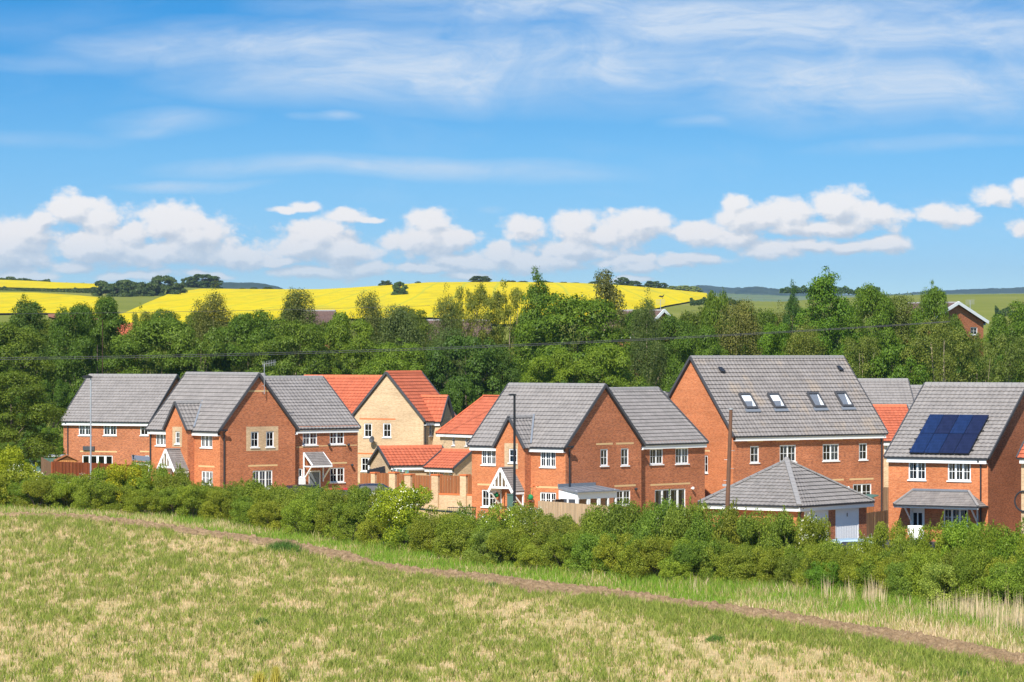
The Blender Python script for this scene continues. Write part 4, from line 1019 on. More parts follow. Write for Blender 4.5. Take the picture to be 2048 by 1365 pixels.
# ---- houses beyond the trees
def far_gable(label, px, py_apex, Y, R, half_px, rise_px, wall, roof, L_=9, barge=True):
    h = House('house', label, 'house', px, Y, R, gz((px - CX) / F * Y, Y) - .5, wall=wall, roof=roof, coarse=True)
    return h
def far_house(label, pxc, py_apex, Y, face, wid, depth, rise, wall='red', roof='brown', barge='upvc', winpx=None, name='house'):
    """gable facing the camera side; face 'R' (gable on the right-facing wall)"""
    R = 42 if face == 'R' else 50
    c = at(pxc, py_apex, Y); zg = gz(c[0], c[1]) - .3
    if face == 'R':
        ox = c[0] - wid / 2 * math.sin(math.radians(R)); oy = c[1] - wid / 2 * math.cos(math.radians(R))
    else:
        ox = c[0] + depth / 2 * math.cos(math.radians(R)); oy = c[1] - depth / 2 * math.sin(math.radians(R))
    h = House(name, label, 'house', CX + F * ox / oy, oy, R, zg, wall=wall, roof=roof, coarse=True)
    zr = c[2] - zg; ze = zr - rise
    if face == 'R':
        if winpx: h.win('R', 0, *winpx, curt='n')
        h.wall('R', 0, 0, wid, 0, ze); gab_tri(h.wmb, 'y', 0, wid / 2, wid / 2, ze, zr); h.wall('L', 0, 0, depth, 0, ze); h.back_walls(0, wid, 0, depth, ze, 'XY'); gab_tri(h.wmb, 'y', depth, wid / 2, wid / 2, ze, zr, True)
        h.finish_walls(); r = h.gable_roof('y', 0, depth, wid / 2, wid / 2, ze, zr, over=.4, vo=.25)
        b = MB(); pt = rise / (wid / 2)
        for sg in (-1, 1): b.beam((wid / 2, -.32, zr + .0), (wid / 2 + sg * (wid / 2 + .45), -.32, ze - .45 * pt), .06, .32)
        b.build('bargeboard', M[barge], r)
    else:
        h.wall('R', 0, 0, wid, 0, ze); h.wall('L', 0, 0, depth, 0, ze); gab_tri(h.wmb, 'x', 0, depth / 2, depth / 2, ze, zr, True); h.back_walls(0, wid, 0, depth, ze, 'XY'); gab_tri(h.wmb, 'x', wid, depth / 2, depth / 2, ze, zr)
        h.finish_walls(); r = h.gable_roof('x', 0, wid, depth / 2, depth / 2, ze, zr, over=.3)
        b = MB(); pt = rise / (depth / 2)
        for sg in (-1, 1): b.beam((-.3, depth / 2, zr), (-.3, depth / 2 + sg * (depth / 2 + .35), ze - .35 * pt), .06, .25)
        b.build('bargeboard', M[barge], r)
    return h
far_house('red brick house with white bargeboards showing above the right end of the wood', 1912, 606, 345, 'R', 9.5, 5.5, 1.75, winpx=(1941, 1955, 655, 670, 1))
hh = far_house('small brick gable with white bargeboards peeping over the trees under the yellow hill', 1324, 621, 372, 'R', 7, 8, 2.4)
def long_roof(label, px0, px1, py_r, Y, half, rise, wall, roof, R=84):
    h = House('house', label, 'house', px0, Y, R, gz(*at(px0, 700, Y)[:2]) - .3, wall=wall, roof=roof, coarse=True)
    L_ = h.U(px1); zr = h.Z(py_r, L_ / 2, half); ze = zr - rise
    h.wall('R', 0, 0, L_, 0, ze); h.wall('L', 0, 0, 2 * half, 0, ze); gab_tri(h.wmb, 'x', 0, half, half, ze, zr, True); h.back_walls(0, L_, 0, 2 * half, ze, 'XY'); gab_tri(h.wmb, 'x', L_, half, half, ze, zr); h.finish_walls()
    h.gable_roof('x', 0, L_, half, half, ze, zr, over=.3)
long_roof('long grey-brown roof behind the tree tops below the rapeseed, left of the middle', 596, 672, 622, 385, 4, 2.0, 'red', 'brown')
long_roof('dull brown roof glimpsed through the thin trees in the middle of the wood', 862, 985, 641, 380, 4, 2.2, 'red', 'brown')
long_roof('orange-roofed house glimpsed through leaves in the left part of the wood', 232, 292, 648, 370, 3.5, 2.4, 'red', 'rtile')
simple_house('house', 'house behind the centre house showing one white gutter corner of a roof', 1322, 262, 70, 0, 1362, 800, 786, 3.4, 'buff', 'grey')

simple_house('detached_house', 'grey-roofed house showing a sliver of ridge behind the TV aerial gable', 478, 262, 72, .3, 551, 842, 749.5, 3.9, 'red', 'grey')
# ================================================================== fences, walls, lamps, vehicles, wires
def fence_line(name, label, p0, p1, height, mat, thick=.03, post_every=1.8, group=None, top_rail=True, cat='fence'):
    """p0,p1: world (x,y,zground)"""
    p0, p1 = np.array(p0, float), np.array(p1, float); d = p1 - p0; L = math.hypot(d[0], d[1]); ang = math.atan2(d[1], d[0])
    r = empty(name, tuple(p0), ang); tag(r, label, cat, group); dz = d[2]
    n = max(1, int(L / .14)); b = MB()
    for i in range(n):
        x0, x1 = L * i / n, L * (i + 1) / n - .008; z = dz * (i + .5) / n; j = random.uniform(-.008, .008)
        y = .02 * (i % 2) + j; h = height + random.uniform(-.012, .012)
        P = [(x0, y, z), (x1, y, z), (x1, y, z + h), (x0, y, z + h)]; Q = [(a, c + thick, e) for a, c, e in P]
        uv = [(x0, 0), (x1, 0), (x1, h), (x0, h)]
        b.face(P, 0, uv); b.face(Q[::-1], 0, uv[::-1]); b.face([P[3], P[2], Q[2], Q[3]], 0, uv); b.face([P[1], Q[1], Q[2], P[2]], 0, uv)
    bo = b.build('boards', M[mat], r)
    pm = MB(); k = max(1, round(L / post_every))
    for i in range(k + 1):
        x = L * i / k; z = dz * i / k; pm.box((x - .05, .06, z), (x + .05, .16, z + height - .02), 0)
    pm.box((0, .055, height * .2), (L, .1, height * .2 + .08)); pm.build('posts', M[mat], r)
    return r
def gp(px, Y, dz=0.0):
    x = (px - CX) / F * Y; return (x, Y, gz(x, Y) + dz)
def top_of(px, py, Y): return at(px, py, Y)[2]

# red-brown fence, left: top from (106,923) to (290,932)
p0, p1 = gp(107, 216), gp(297, 222); fence_line('garden_fence', 'long red-brown board fence at the left in front of the leftmost house', (p0[0], p0[1], top_of(107, 923, 216) - 1.9), (p1[0], p1[1], top_of(297, 931, 222) - 1.9), 1.9, 'fence_red')
# weathered fence left of it, post and bench
p0, p1 = gp(82, 226), gp(106, 224); fence_line('garden_fence', 'grey weathered low fence at the far left, left of the red-brown fence', (p0[0], p0[1], top_of(82, 918, 226) - 1.2), (p1[0], p1[1], top_of(106, 922, 224) - 1.5), 1.3, 'fence_dark')
# pale fence in front of the centre house
p0, p1 = gp(1076, 201), gp(1212, 194); fence_line('garden_fence', 'pale new board fence in front of the centre house lean-to', (p0[0], p0[1], top_of(1076, 1001.5, 201) - 1.8), (p1[0], p1[1], top_of(1212, 1012, 194) - 1.8), 1.8, 'fence_pale')
p0, p1 = gp(1112, 205), gp(1128, 208); fence_line('garden_fence', 'short bit of pale fence against the corner of the centre house', (p0[0], p0[1], top_of(1112, 999.5, 205) - 1.8), (p1[0], p1[1], top_of(1128, 999, 208) - 1.8), 1.8, 'fence_dark')
# dark fence between garage and solar house
p0, p1 = gp(1721, 199), gp(1776, 201); fence_line('garden_fence', 'dark brown fence between the pyramid-roofed garage and the solar house', (p0[0], p0[1], top_of(1721, 1028, 199) - 1.8), (p1[0], p1[1], top_of(1776, 1021, 201) - 1.8), 1.8, 'fence_dark')
p0, p1 = gp(1768, 222), gp(1780, 222); fence_line('garden_fence', 'tall dark fence deep in the gap left of the solar house', (p0[0], p0[1], top_of(1768, 975, 222) - 2.6), (p1[0], p1[1], top_of(1780, 975, 222) - 2.6), 2.6, 'fence_dark')
# timber lean-to shed behind the garage
c = gp(1712, 205); r = empty('garden_shed', c, .35); tag(r, 'small timber shed with a sloping roof behind the right end of the garage', 'shed')
zt = top_of(1740, 995, 205) - c[2]; mb = MB(); mb.box((0, 0, 0), (1.15, 1.2, zt - .35)); mb.face([(0, 0, zt - .35), (1.15, 0, zt - .35), (1.15, 0, zt)]); mb.build('shed_wall', M['fence_brown'], r)
mb = MB(); mb.beam((-.35, .6, zt - .42), (1.4, .6, zt + .1), 1.5, .06); mb.build('roof', M['green_paint'], r)
mb = MB(); mb.box((-.1, -.05, zt - 1.05), (.42, .1, zt - .88)); tag_ = mb.build('trim_board', M['wood_orange'], r)
# summer-house at the far left: small orange timber hut and green shed roof
c = gp(112, 262); r = empty('garden_hut', c, .2); tag(r, 'small orange timber hut at the left corner of the leftmost house', 'shed')
zt = top_of(121, 912, 262) - c[2]; mb = MB(); mb.box((0, 0, 0), (1.6, 1.6, zt - .35)); mb.face([(0, 0, zt - .35), (1.6, 0, zt - .35), (.8, 0, zt)]); mb.build('hut_wall', M['wood_orange'], r)
mb = MB(); mb.beam((-.1, .8, zt - .4), (.8, .8, zt + .03), 1.8, .05); mb.beam((.8, .8, zt + .03), (1.7, .8, zt - .4), 1.8, .05); mb.build('roof', M['fence_brown'], r)
c = gp(49, 268); r = empty('garden_shed', c, 0); tag(r, 'low green shed with a pale flat roof below the wooded bank, far left', 'shed')
zt = top_of(80, 911, 268) - c[2]; mb = MB(); mb.box((0.1, .1, 0), (2.9, 1.9, zt - .12)); mb.box((1.75, .05, 0), (1.85, .1, zt - .15)); mb.build('shed_wall', M['green_paint'], r)
mb = MB(); mb.box((0, 0, zt - .12), (3.1, 2, zt)); mb.build('roof', M['steel'], r)
# outbuilding with grey-green roof by the leftmost house
c = gp(268, 262); r = empty('garden_shed', c, .12); tag(r, 'cream shed with a grey-green sloping roof against the leftmost house', 'shed')
zt = top_of(290, 916, 262) - c[2]; mb = MB(); mb.box((0, .1, 0), (2.6, 2.2, zt - .4)); mb.build('shed_wall', M['white_paint'], r)
mb = MB(); mb.face([(-.15, -.1, zt - .1), (2.8, -.1, zt - .45), (2.8, 2.3, zt - .15), (-.15, 2.3, zt + .15)]); mb.face([(-.15, -.1, zt - .17), (2.8, -.1, zt - .52), (2.8, -.1, zt - .45), (-.15, -.1, zt - .1)]); mb.build('roof', M['lead'], r)
mb = MB(); mb.tube([(-.05, 0, zt - .4), (-.05, 0, zt + .1)], .05, 6); mb.ball((-.05, 0, zt + .16), .09); mb.build('chimney', M['black'], r)

# cream wall with piers and fence panels (centre)
def pier_wall():
    A = (718, 232.0); B = (947, 226.0)
    def Yof(px): return A[1] + (B[1] - A[1]) * (px - A[0]) / (B[0] - A[0])
    topl = lambda px: np.interp(px, [718, 785, 823, 947], [945, 944, 948.5, 949])
    p0 = at(A[0], 1000, A[1]); p1 = at(B[0], 1000, B[1]); ang = math.atan2(p1[1] - p0[1], p1[0] - p0[0])
    base = gz(p0[0], p0[1]) - .1
    r = empty('garden_wall', (p0[0], p0[1], base), ang); tag(r, 'cream brick garden wall with piers and brown fence panels between them', 'wall')
    ca, sa = math.cos(ang), math.sin(ang)
    def lx(px): 
        t = (px - CX) / F; x0, y0 = p0[0], p0[1]; return (t * y0 - x0) / (ca - t * sa)
    def lz(py, x): return CAMZ - (py - HY) / F * (p0[1] + x * sa) - base
    L = lx(947)
    wb = MB(); wb.box((0, 0, 0), (L, .22, lz(992, L))); wb.build('wall', M['buff'], r)
    cp = MB(); cp.box((-.02, -.02, lz(992, L)), (L, .24, lz(989, L))); cp.build('coping', M['redband'], r)
    for (a, b) in ((744, 752), (780, 792), (811, 823), (865, 878), (922, 934)):
        x0, x1 = lx(a), lx(b); zt = lz(topl((a + b) / 2), x0); m_ = MB(); m_.box((x0, -.12, 0), (x1, .32, zt - .08)); po = m_.build('pier', M['buff'], r)
        m_ = MB(); m_.box((x0 - .04, -.16, zt - .08), (x1 + .04, .36, zt)); m_.build('coping', M['redband'], po)
    for (a, b, mt) in ((719, 744, 'fence_brown'), (752, 780, 'fence_brown'), (792, 811, 'fence_brown'), (823.5, 865, 'fence_brown'), (878, 922, 'fence_brown'), (934, 947, 'fence_brown')):
        x0, x1 = lx(a) + .01, lx(b) - .01; zt = lz(topl((a + b) / 2) + 2.0, x0); zb = lz(988.5, x0); m_ = MB(); n = max(2, int((x1 - x0) / .13))
        for i in range(n):
            q0, q1 = x0 + (x1 - x0) * i / n, x0 + (x1 - x0) * (i + 1) / n - .01; yy = .05 + .02 * (i % 2)
            m_.box((q0, yy, zb), (q1, yy + .02, zt + random.uniform(-.01, .01)))
        m_.build('fence_panel', M[mt], r)
pier_wall()
# dark trampoline/cover behind the wall and washing on the line
mb = MB(); c = gp(735, 238); z = top_of(735, 944, 238)
for i in range(6): mb.beam((c[0] + i * .2, c[1], z + .02 * i), (c[0] + (i + 1) * .2, c[1], z + .02 * (i + 1)), 1.2, .25 + .05 * i)
mb.beam((c[0] + .1, c[1], z - 2), (c[0] + .1, c[1], z), .06, .06); mb.beam((c[0] + 1.1, c[1], z - 2), (c[0] + 1.1, c[1], z), .06, .06)
tag(mb.build('covered_table', M['blackpaint']), 'black covered garden table behind the fence panels under the cream gable', 'table')
r = empty('washing_line', gp(786, 236)); tag(r, 'washing line with a row of small clothes above the cream wall', 'washing line')
z0 = top_of(786, 938, 236) - r.location.z; z1 = top_of(818, 944, 236) - r.location.z; z2 = top_of(860, 941, 236) - r.location.z; k = 1 / F * 236
mb = MB(); mb.tube([(0, 0, z0), (32 * k, 0, z1 + .1), (74 * k, 0, z2)], .012, 4); mb.tube([(0, 0, 0), (0, 0, z0)], .03, 5); mb.tube([(74 * k, 0, 0), (74 * k, 0, z2)], .03, 5); mb.build('line_and_posts', M['steel'], r)
cc = [simple('cloth_teal', (.12, .25, .25), .9, .1), simple('cloth_white', (.6, .62, .64), .9, .1), simple('cloth_grey', (.2, .21, .24), .9, .1), simple('cloth_green', (.2, .3, .16), .9, .1)]
for i in range(9):
    mb = MB(); x = .05 + i * .11; zz = z0 + (z1 + .1 - z0) * x / (32 * k); w = .12; hh_ = random.uniform(.12, .24)
    mb.box((x, -.03, zz - hh_), (x + w, .03, zz)); mb.face([(x - .03, -.035, zz - .02), (x + w + .03, -.035, zz - .02), (x + w, -.035, zz - .1), (x, -.035, zz - .1)])
    mb.build('hung_cloth', cc[i % 4], r)

# ---------------- street lamps
def street_lamp(name, label, px, py_top, Y, py_b, colour, head, dx, thin=False):
    c = gp(px, Y); zt = top_of(px, py_top, Y) - c[2]; r = empty(name, c); tag(r, label, 'street lamp')
    mb = MB(); rad = .055 if thin else .085
    mb.tube([(0, 0, 0), (0, 0, 1.2), (0, 0, 1.25), (0, 0, zt)], [rad * 1.5, rad * 1.5, rad, rad * .8], 10); mb.build('lamp_post', M[colour], r)
    k = Y / F; hm = MB(); x0, x1 = dx[0] * k, dx[1] * k
    n = 8
    for i in range(n):
        t0, t1 = i / n, (i + 1) / n; xa, xb = x0 + (x1 - x0) * t0, x0 + (x1 - x0) * t1
        pr = lambda t: .035 + head * math.sin(math.pi * min(1, t * 1.0)) ** .6
        za, zb = zt + .02, zt + .02
        A = [(xa, -.13 * math.sin(math.pi * min(.98, t0 + .08)), za), (xa, .13 * math.sin(math.pi * min(.98, t0 + .08)), za)]
        hm.box((xa, -.14, zt - pr(t0) * .4), (xb, .14, zt + pr((t0 + t1) / 2) * .8))
    ho = hm.build('lamp_head', M[head_mat := ('blackpaint')], r)
    gm = MB(); gm.box((x0 * .8, -.1, zt - head * .45 - .03), (x0 * .25, .1, zt - head * .4)); gm.build('lamp_glass', M['glass'], ho)
    return r
street_lamp('street_lamp', 'silver street lamp with dark head in front of the leftmost house', 181.5, 755, 214, 960, 'steel', .13, (-17, 3), True)
street_lamp('street_lamp', 'black street lamp with a flat head in front of the centre house porch', 1029, 790.5, 200, 1000, 'blackpaint', .06, (-12, 4))
# utility cabinet at the foot of the black lamp
c = gp(1024, 201); mb = MB(); z = top_of(1023, 990, 201); mb.box((c[0] - .28, c[1] - .2, c[2]), (c[0] + .12, c[1] + .2, z)); mb.box((c[0] - .31, c[1] - .23, z), (c[0] + .15, c[1] + .23, z + .05)); tag(mb.build('service_cabinet', M['green_paint']), 'grey-green service cabinet beside the black street lamp', 'cabinet')
# telegraph pole
c = gp(1451.5, 182); zt = top_of(1462, 819, 182) - c[2]; r = empty('telegraph_pole', c); tag(r, 'leaning brown wooden telegraph pole in front of the tall house', 'telegraph pole')
k = 182 / F; mb = MB(); mb.tube([(0, 0, 0), (4 * k, .02, zt * .4), (10.5 * k, 0, zt)], [.13, .115, .09], 12); mb.build('pole', M['pole'], r)
mb = MB()
for i, f in enumerate((.35, .47, .52, .6, .66, .72)):
    s = 1 if i % 2 else -1; mb.tube([(10.5 * k * f, 0, zt * f), (10.5 * k * f + s * .26, -.03, zt * f)], .014, 5)
mb.box((10.5 * k * .48 - .3, -.05, zt * .48), (10.5 * k * .48 - .1, .05, zt * .48 + .12)); mb.build('step_iron', M['steel'], r)
mb = MB(); mb.tube([(10.5 * k, 0, zt - .02), (10.5 * k, 0, zt + .06)], .115, 12); mb.build('pole_cap', M['steel'], r)

# overhead lines: spans between poles outside the frame, 245 m away
def wire(label, pts, Y, off, rad=.016):
    xs = [p[0] for p in pts]; ys_ = [p[1] for p in pts]; co = np.polyfit(xs, ys_, 2); P = []
    for px in np.linspace(-900, xs[-1], 60):
        yy = np.polyval(co, px) if px > -1e9 else 0; x, y, z = at(px, yy, Y); P.append((x, y, z + off))
    mb = MB(); mb.tube(P, rad * 1.1, 4); tag(mb.build('overhead_wire', M['verge']), label, 'wire', 'overhead wires crossing the wood')
wire('upper strand of the thin wire pair crossing the wood just above the house roofs', [(0, 715.5), (300, 713), (680, 701), (1024, 690), (1348, 675.5), (1700, 655.5), (1900, 643)], 252, 0)
wire('lower strand of the thin wire pair crossing the wood just above the house roofs', [(0, 718.5), (300, 716), (680, 704), (1024, 692.5), (1348, 677.5), (1700, 657), (1900, 644)], 252, -.02)
wire('faint high wire crossing the tree tops at the left and centre', [(0, 627), (150, 629), (500, 620), (860, 612)], 262, 0, .011)

# ---------------- cars (behind the hedge)
def car(name, label, px, Y, ang, col, ztop=1.45, win=True):
    c = gp(px, Y); r = empty(name, c, ang); tag(r, label, 'car')
    pm = simple('car_paint_' + name, col, .25, .6, .02, 1)
    prof = [(-2.1, .35), (-2.15, .75), (-2.0, .95), (-1.55, 1.0), (-1.0, ztop - .05), (-.3, ztop), (.45, ztop - .02), (1.15, 1.02), (1.85, .9), (2.1, .7), (2.1, .35)]
    wid = lambda z: .88 if z < 1.0 else .88 - (z - 1.0) * .42
    mb = MB(); n = len(prof)
    for i in range(n):
        (x0, z0), (x1, z1) = prof[i], prof[(i + 1) % n]
        mb.face([(x0, -wid(z0), z0), (x0, wid(z0), z0), (x1, wid(z1), z1), (x1, -wid(z1), z1)])
    lowr = [(x, z) for x, z in prof if z <= 1.02]
    for s in (-1, 1):
        for i in range(n - 1):
            (x0, z0), (x1, z1) = prof[i], prof[i + 1]; mb.face([(x0, s * wid(z0), z0), (x1, s * wid(z1), z1), (x1, s * .88, .35), (x0, s * .88, .35)][::s])
    mb.build('body', pm, r)
    g = MB()
    for s in (-1, 1):
        g.face([(-1.35, s * .895, 1.02), (.95, s * .895, 1.02), (.42, s * (wid(ztop - .1) + .02), ztop - .1), (-.95, s * (wid(ztop - .1) + .02), ztop - .1)])
    g.face([(1.10, -.8, 1.06), (1.10, .8, 1.06), (.52, .66, ztop - .06), (.52, -.66, ztop - .06)]); g.face([(-1.52, -.8, 1.04), (-1.52, .8, 1.04), (-1.06, .66, ztop - .1), (-1.06, -.66, ztop - .1)])
    g.build('car_window', M['black'], r)
    for x in (-1.35, 1.35):
        for s in (-1, 1):
            w = MB(); w.tube([(x, s * .78, .32), (x, s * .93, .32)], .32, 14); wo = w.build('wheel', M['black'], r)
            w = MB(); w.tube([(x, s * .90, .32), (x, s * .94, .32)], .19, 10); w.build('rim', M['steel'], wo)
    for s in (-1, 1):
        w = MB(); w.box((2.0, s * .55 - .15, .66), (2.12, s * .55 + .15, .8)); w.build('headlight', M['upvc'], r)
        w = MB(); w.box((-2.16, s * .62 - .12, .74), (-2.06, s * .62 + .12, .92)); w.build('tail_light', M['redband'], r)
    return r
def car_h(px, py_top, Y): return max(1.3, top_of(px, py_top, Y) - gp(px, Y)[2])
for nm, lb, px, pyt, Y, an, co in (('parked_car', 'dark blue car roof showing over the hedge in front of the fence panels', 752, 967.5, 219, .1, (.012, .02, .04)),
                       ('parked_car', 'black car glimpsed over the hedge in front of the grey front door', 612, 970, 217, .35, (.008, .008, .012)),
                       ('parked_car', 'red car glimpsed over the hedge below the right-hand window of the left house', 684, 976, 218, .2, (.45, .02, .015)),
                       ('parked_car', 'pale blue car roof just showing over the hedge below the right garage door', 1712, 1078, 180, .2, (.42, .55, .62))):
    c = gp(px, Y); h_ = top_of(px, pyt, Y) - c[2]; o = car(nm, lb, px, Y, an, co, 1.45); o.location.z = c[2] + (h_ - 1.45)
# parking surface and estate road under the houses
def sheet(name, pts, mat, lift):
    n = 24; P = []
    (a, b, c_, d) = [np.array(p, float) for p in pts]
    for j in range(n + 1):
        for i in range(n + 1):
            u, v = i / n, j / n; q = (a * (1 - u) + b * u) * (1 - v) + (d * (1 - u) + c_ * u) * v; P.append((q[0], q[1], gz(q[0], q[1]) + lift))
    i, j = np.meshgrid(np.arange(n), np.arange(n)); k = (j * (n + 1) + i).ravel()
    o = mesh_np(name, P, np.stack([k, k + 1, k + n + 2, k + n + 1], -1), [mat]); tag(o, kind='structure')
sheet('road', [(-70, 222), (75, 168), (80, 176), (-66, 230)], M['asphalt'], .05)
sheet('pavement', [(-66, 230.1), (80, 176.1), (81, 178), (-65, 232)], M['concrete'], .12)

# hanging topiary balls by the centre house porch
tb = simple('artificial_leaves', (.02, .22, .08), .8, .2, .3, 12)
for px_, py_, lb in ((1061, 995, 'round green topiary ball hanging right of the centre house porch'), (992, 990, 'round green topiary ball hanging left of the centre house porch')):
    hC = house_C; uu = -.35 if px_ > 1050 else -1.0; v_ = hC.Vv(px_, uu); x_ = hC.Ox + uu * hC.sR - v_ * hC.cR; y_ = hC.Oy + uu * hC.cR + v_ * hC.sR; c = at(px_, py_, y_)
    mb = MB(); mb.ball(c, .18, 0, 14, 10); mb.tube([(c[0], c[1], c[2] + .15), (c[0], c[1], c[2] + .55)], .01, 4); mb.tube([(c[0], c[1], c[2] + .55), (c[0] + .2, c[1] + .35, c[2] + .55)], .012, 4); tag(mb.build('topiary_ball', tb), lb, 'topiary ball', 'hanging topiary balls')
# solar-house front planter and a white bench shape
c = gp(1832, 186); mb = MB(); z = top_of(1832, 1052, 186); mb.box((c[0] - .35, c[1], z - .5), (c[0] + .35, c[1] + .35, z - .12)); mb.box((c[0] - .4, c[1] + .3, z - .5), (c[0] + .4, c[1] + .36, z)); mb.box((c[0] - .35, c[1], c[2]), (c[0] - .28, c[1] + .07, z - .5)); mb.box((c[0] + .28, c[1], c[2]), (c[0] + .35, c[1] + .07, z - .5)); tag(mb.build('garden_bench', M['white_paint']), 'small white garden bench below the solar house front door', 'bench')
# grey post sign at the right edge
c = on_ground(2046, 1228); r = empty('sign_board', c, .3); tag(r, 'grey board on a wooden post cut off by the right edge below the hedge', 'sign')
zt = top_of(2046, 1182, c[1]) - c[2]; mb = MB(); mb.box((-.07, -.07, 0), (.07, .07, zt * .9)); mb.build('post', M['fence_dark'], r); mb = MB(); mb.box((-.12, -.1, zt * .35), (.75, -.07, zt)); mb.build('board', M['steel'], r)
# dark iron railings glimpsed in the hedge gap left of the centre house
p = gp(895, 206); mb = MB()
for i in range(16): mb.box((p[0] + i * .11, p[1], p[2]), (p[0] + i * .11 + .02, p[1] + .02, top_of(895, 1014, 206)))
mb.box((p[0], p[1] - .005, top_of(895, 1016, 206)), (p[0] + 1.7, p[1] + .025, top_of(895, 1014.5, 206))); tag(mb.build('railings', M['blackpaint']), 'black iron railings glimpsed in the hedge gap left of the centre house', 'railings')

# thin poles and aerials above the wood, bird
c = gp(205, 296); mb = MB(); mb.tube([c, (c[0], c[1], top_of(205, 640, 296))], [.06, .035], 6); tag(mb.build('utility_pole', M['fence_dark']), 'thin brown pole rising in front of the wood behind the leftmost house', 'pole')
c = at(1321, 624, 372); t = at(1321, 600, 372); mb = MB(); mb.tube([c, t], .03, 5)
for i in range(5): mb.tube([(t[0] - .5 + .0 * i, t[1], t[2] - .12 * i), (t[0] + .5, t[1], t[2] - .12 * i + .03)], .012, 4)
tag(mb.build('tv_aerial', M['steel']), 'TV aerial above the small white-edged gable', 'aerial')
c = at(1949, 622, 345); t = at(1948, 600, 345); mb = MB(); mb.tube([(c[0], c[1] + 3, c[2] - 1), (t[0], t[1] + 3, t[2])], .03, 5)
for i in range(5): mb.tube([(t[0] - .45, t[1] + 3, t[2] - .1 * i), (t[0] + .45, t[1] + 3, t[2] - .1 * i + .03)], .014, 4)
tag(mb.build('tv_aerial', M['steel']), 'TV aerial on the white-edged house at the right end of the wood', 'aerial')
# bird: body with two wings, diving over the yellow field
bsz = .55; cb = np.array(at(1323.5, 594, 340)); bm = MB(); ax = np.array([-.45, 0, .9]); ax /= np.linalg.norm(ax)
prof = [(-.26, .01), (-.16, .045), (0, .075), (.12, .06), (.2, .045), (.26, .03), (.30, .008)]
prof = [(a * bsz, b * bsz) for a, b in prof]
bm.tube([tuple(cb + ax * a) for a, _ in prof], [b for _, b in prof], 8)
for s in (-1, 1):
    rt = cb + ax * .05; tp = rt + np.array([.30 * s, .07, .10 + .12 * s]); el = rt + np.array([.14 * s, .02, .09]); te = cb - ax * .04
    bm.face([tuple(rt), tuple(el), tuple(tp), tuple(te + np.array([.12 * s, 0, 0])), tuple(te)]); bm.face([tuple(q + np.array([0, .012, 0])) for q in (te, te + np.array([.12 * s, 0, 0]), tp, el, rt)])
bm.face([tuple(cb - ax * .11), tuple(cb - ax * .23 + np.array([-.04, 0, 0])), tuple(cb - ax * .23 + np.array([.04, 0, 0]))])
tag(bm.build('crow', M['blackpaint']), 'small black bird flying over the right end of the yellow field', 'bird')
# ================================================================== vegetation
LEAF = dict(
    broad=leaf_mat('leaf_broad', (.070, .118, .019), (.165, .225, .036)),
    birch=leaf_mat('leaf_birch', (.098, .130, .034), (.195, .222, .066)),
    hedge=leaf_mat('leaf_hedge', (.145, .195, .024), (.34, .385, .062)),
    far=leaf_mat('leaf_far', (.045, .075, .02), (.095, .13, .035), .25),
    blossom=leaf_mat('blossom', (.55, .52, .40), (.80, .78, .68), .2),
)
bark = simple('bark', (.13, .105, .075), .95, .1, .35, 3)
barkpale = simple('pale_bark', (.42, .33, .22), .9, .1, .3, 3)

def leaf_quads(P, Nn, size, aspect=.62, flat=.0):
    n = len(P); r = rng.normal(size=(n, 3)); t = np.cross(Nn, r); t /= np.linalg.norm(t, axis=1)[:, None] + 1e-9; b = np.cross(Nn, t)
    s = (size * rng.uniform(.6, 1.35, n))[:, None]
    fold = Nn * s * .18
    V = np.stack([P - t * s, P - b * s * aspect + fold, P + t * s, P + b * s * aspect + fold], 1).reshape(-1, 3)
    return V, np.arange(4 * n).reshape(-1, 4)

def unit(v): return v / (np.linalg.norm(v, axis=-1, keepdims=True) + 1e-9)

def lobes_for(kind, H, W):
    """returns lobe centres, radii"""
    C, R = [], []
    n = {'broad': 100, 'birch': 70, 'spire': 110, 'loose': 50, 'round': 76, 'far': 95, 'tip': 60}[kind]
    for i in range(n):
        f = (i + rng.random()) / n
        z0 = {'broad': .14, 'birch': .16, 'spire': .10, 'loose': .34, 'round': .12, 'far': .04, 'tip': .1}[kind]
        z = z0 + (1 - z0 - .05) * f ** (.85 if kind != 'far' else 1.25)
        if kind == 'broad': env = (math.sin(math.pi * min(1, (z * .86 + .14)) ** 1.25)) ** .6
        elif kind == 'far': env = math.sqrt(max(.02, 1 - (max(0, z - .25) / .76) ** 2.4))
        elif kind == 'round': env = (math.sin(math.pi * (z * .90 + .08))) ** .5
        elif kind == 'birch': env = (math.sin(math.pi * (z * .85 + .13))) ** .75 * .9
        elif kind == 'spire': env = min(1.0, (1 - z) ** .55 * 1.30) * (.8 + .4 * rng.random()) + .02
        elif kind == 'tip': env = min(1.0, (1 - z) ** .95 * 1.7) * (.7 + .5 * rng.random()) + .02
        else: env = (math.sin(math.pi * (z * .8 + .12))) ** .7
        a = rng.random() * 2 * math.pi; q = W / 2 * env * (.35 + .62 * rng.random() ** .5)
        C.append((q * math.cos(a), q * math.sin(a), z * H)); 
        R.append({'broad': .080, 'birch': .07, 'spire': .048, 'loose': .055, 'round': .085, 'far': .12, 'tip': .05}[kind] * H * rng.uniform(.65, 1.35))
    if kind in ('spire', 'birch', 'loose', 'broad'):
        for i in range({'spire': 7, 'birch': 8, 'loose': 9, 'broad': 6}[kind]):   # uneven leaders that break the outline
            a = rng.random() * 6.28; q = W * .5 * rng.random() * (.25 if kind == 'spire' else .75)
            z = H * (1 - (q / W) ** 1.2 * .6) * rng.uniform(.93, 1.05); C.append((q * math.cos(a), q * math.sin(a), z)); R.append(.032 * H * rng.uniform(.7, 1.2))
    return np.array(C), np.array(R)

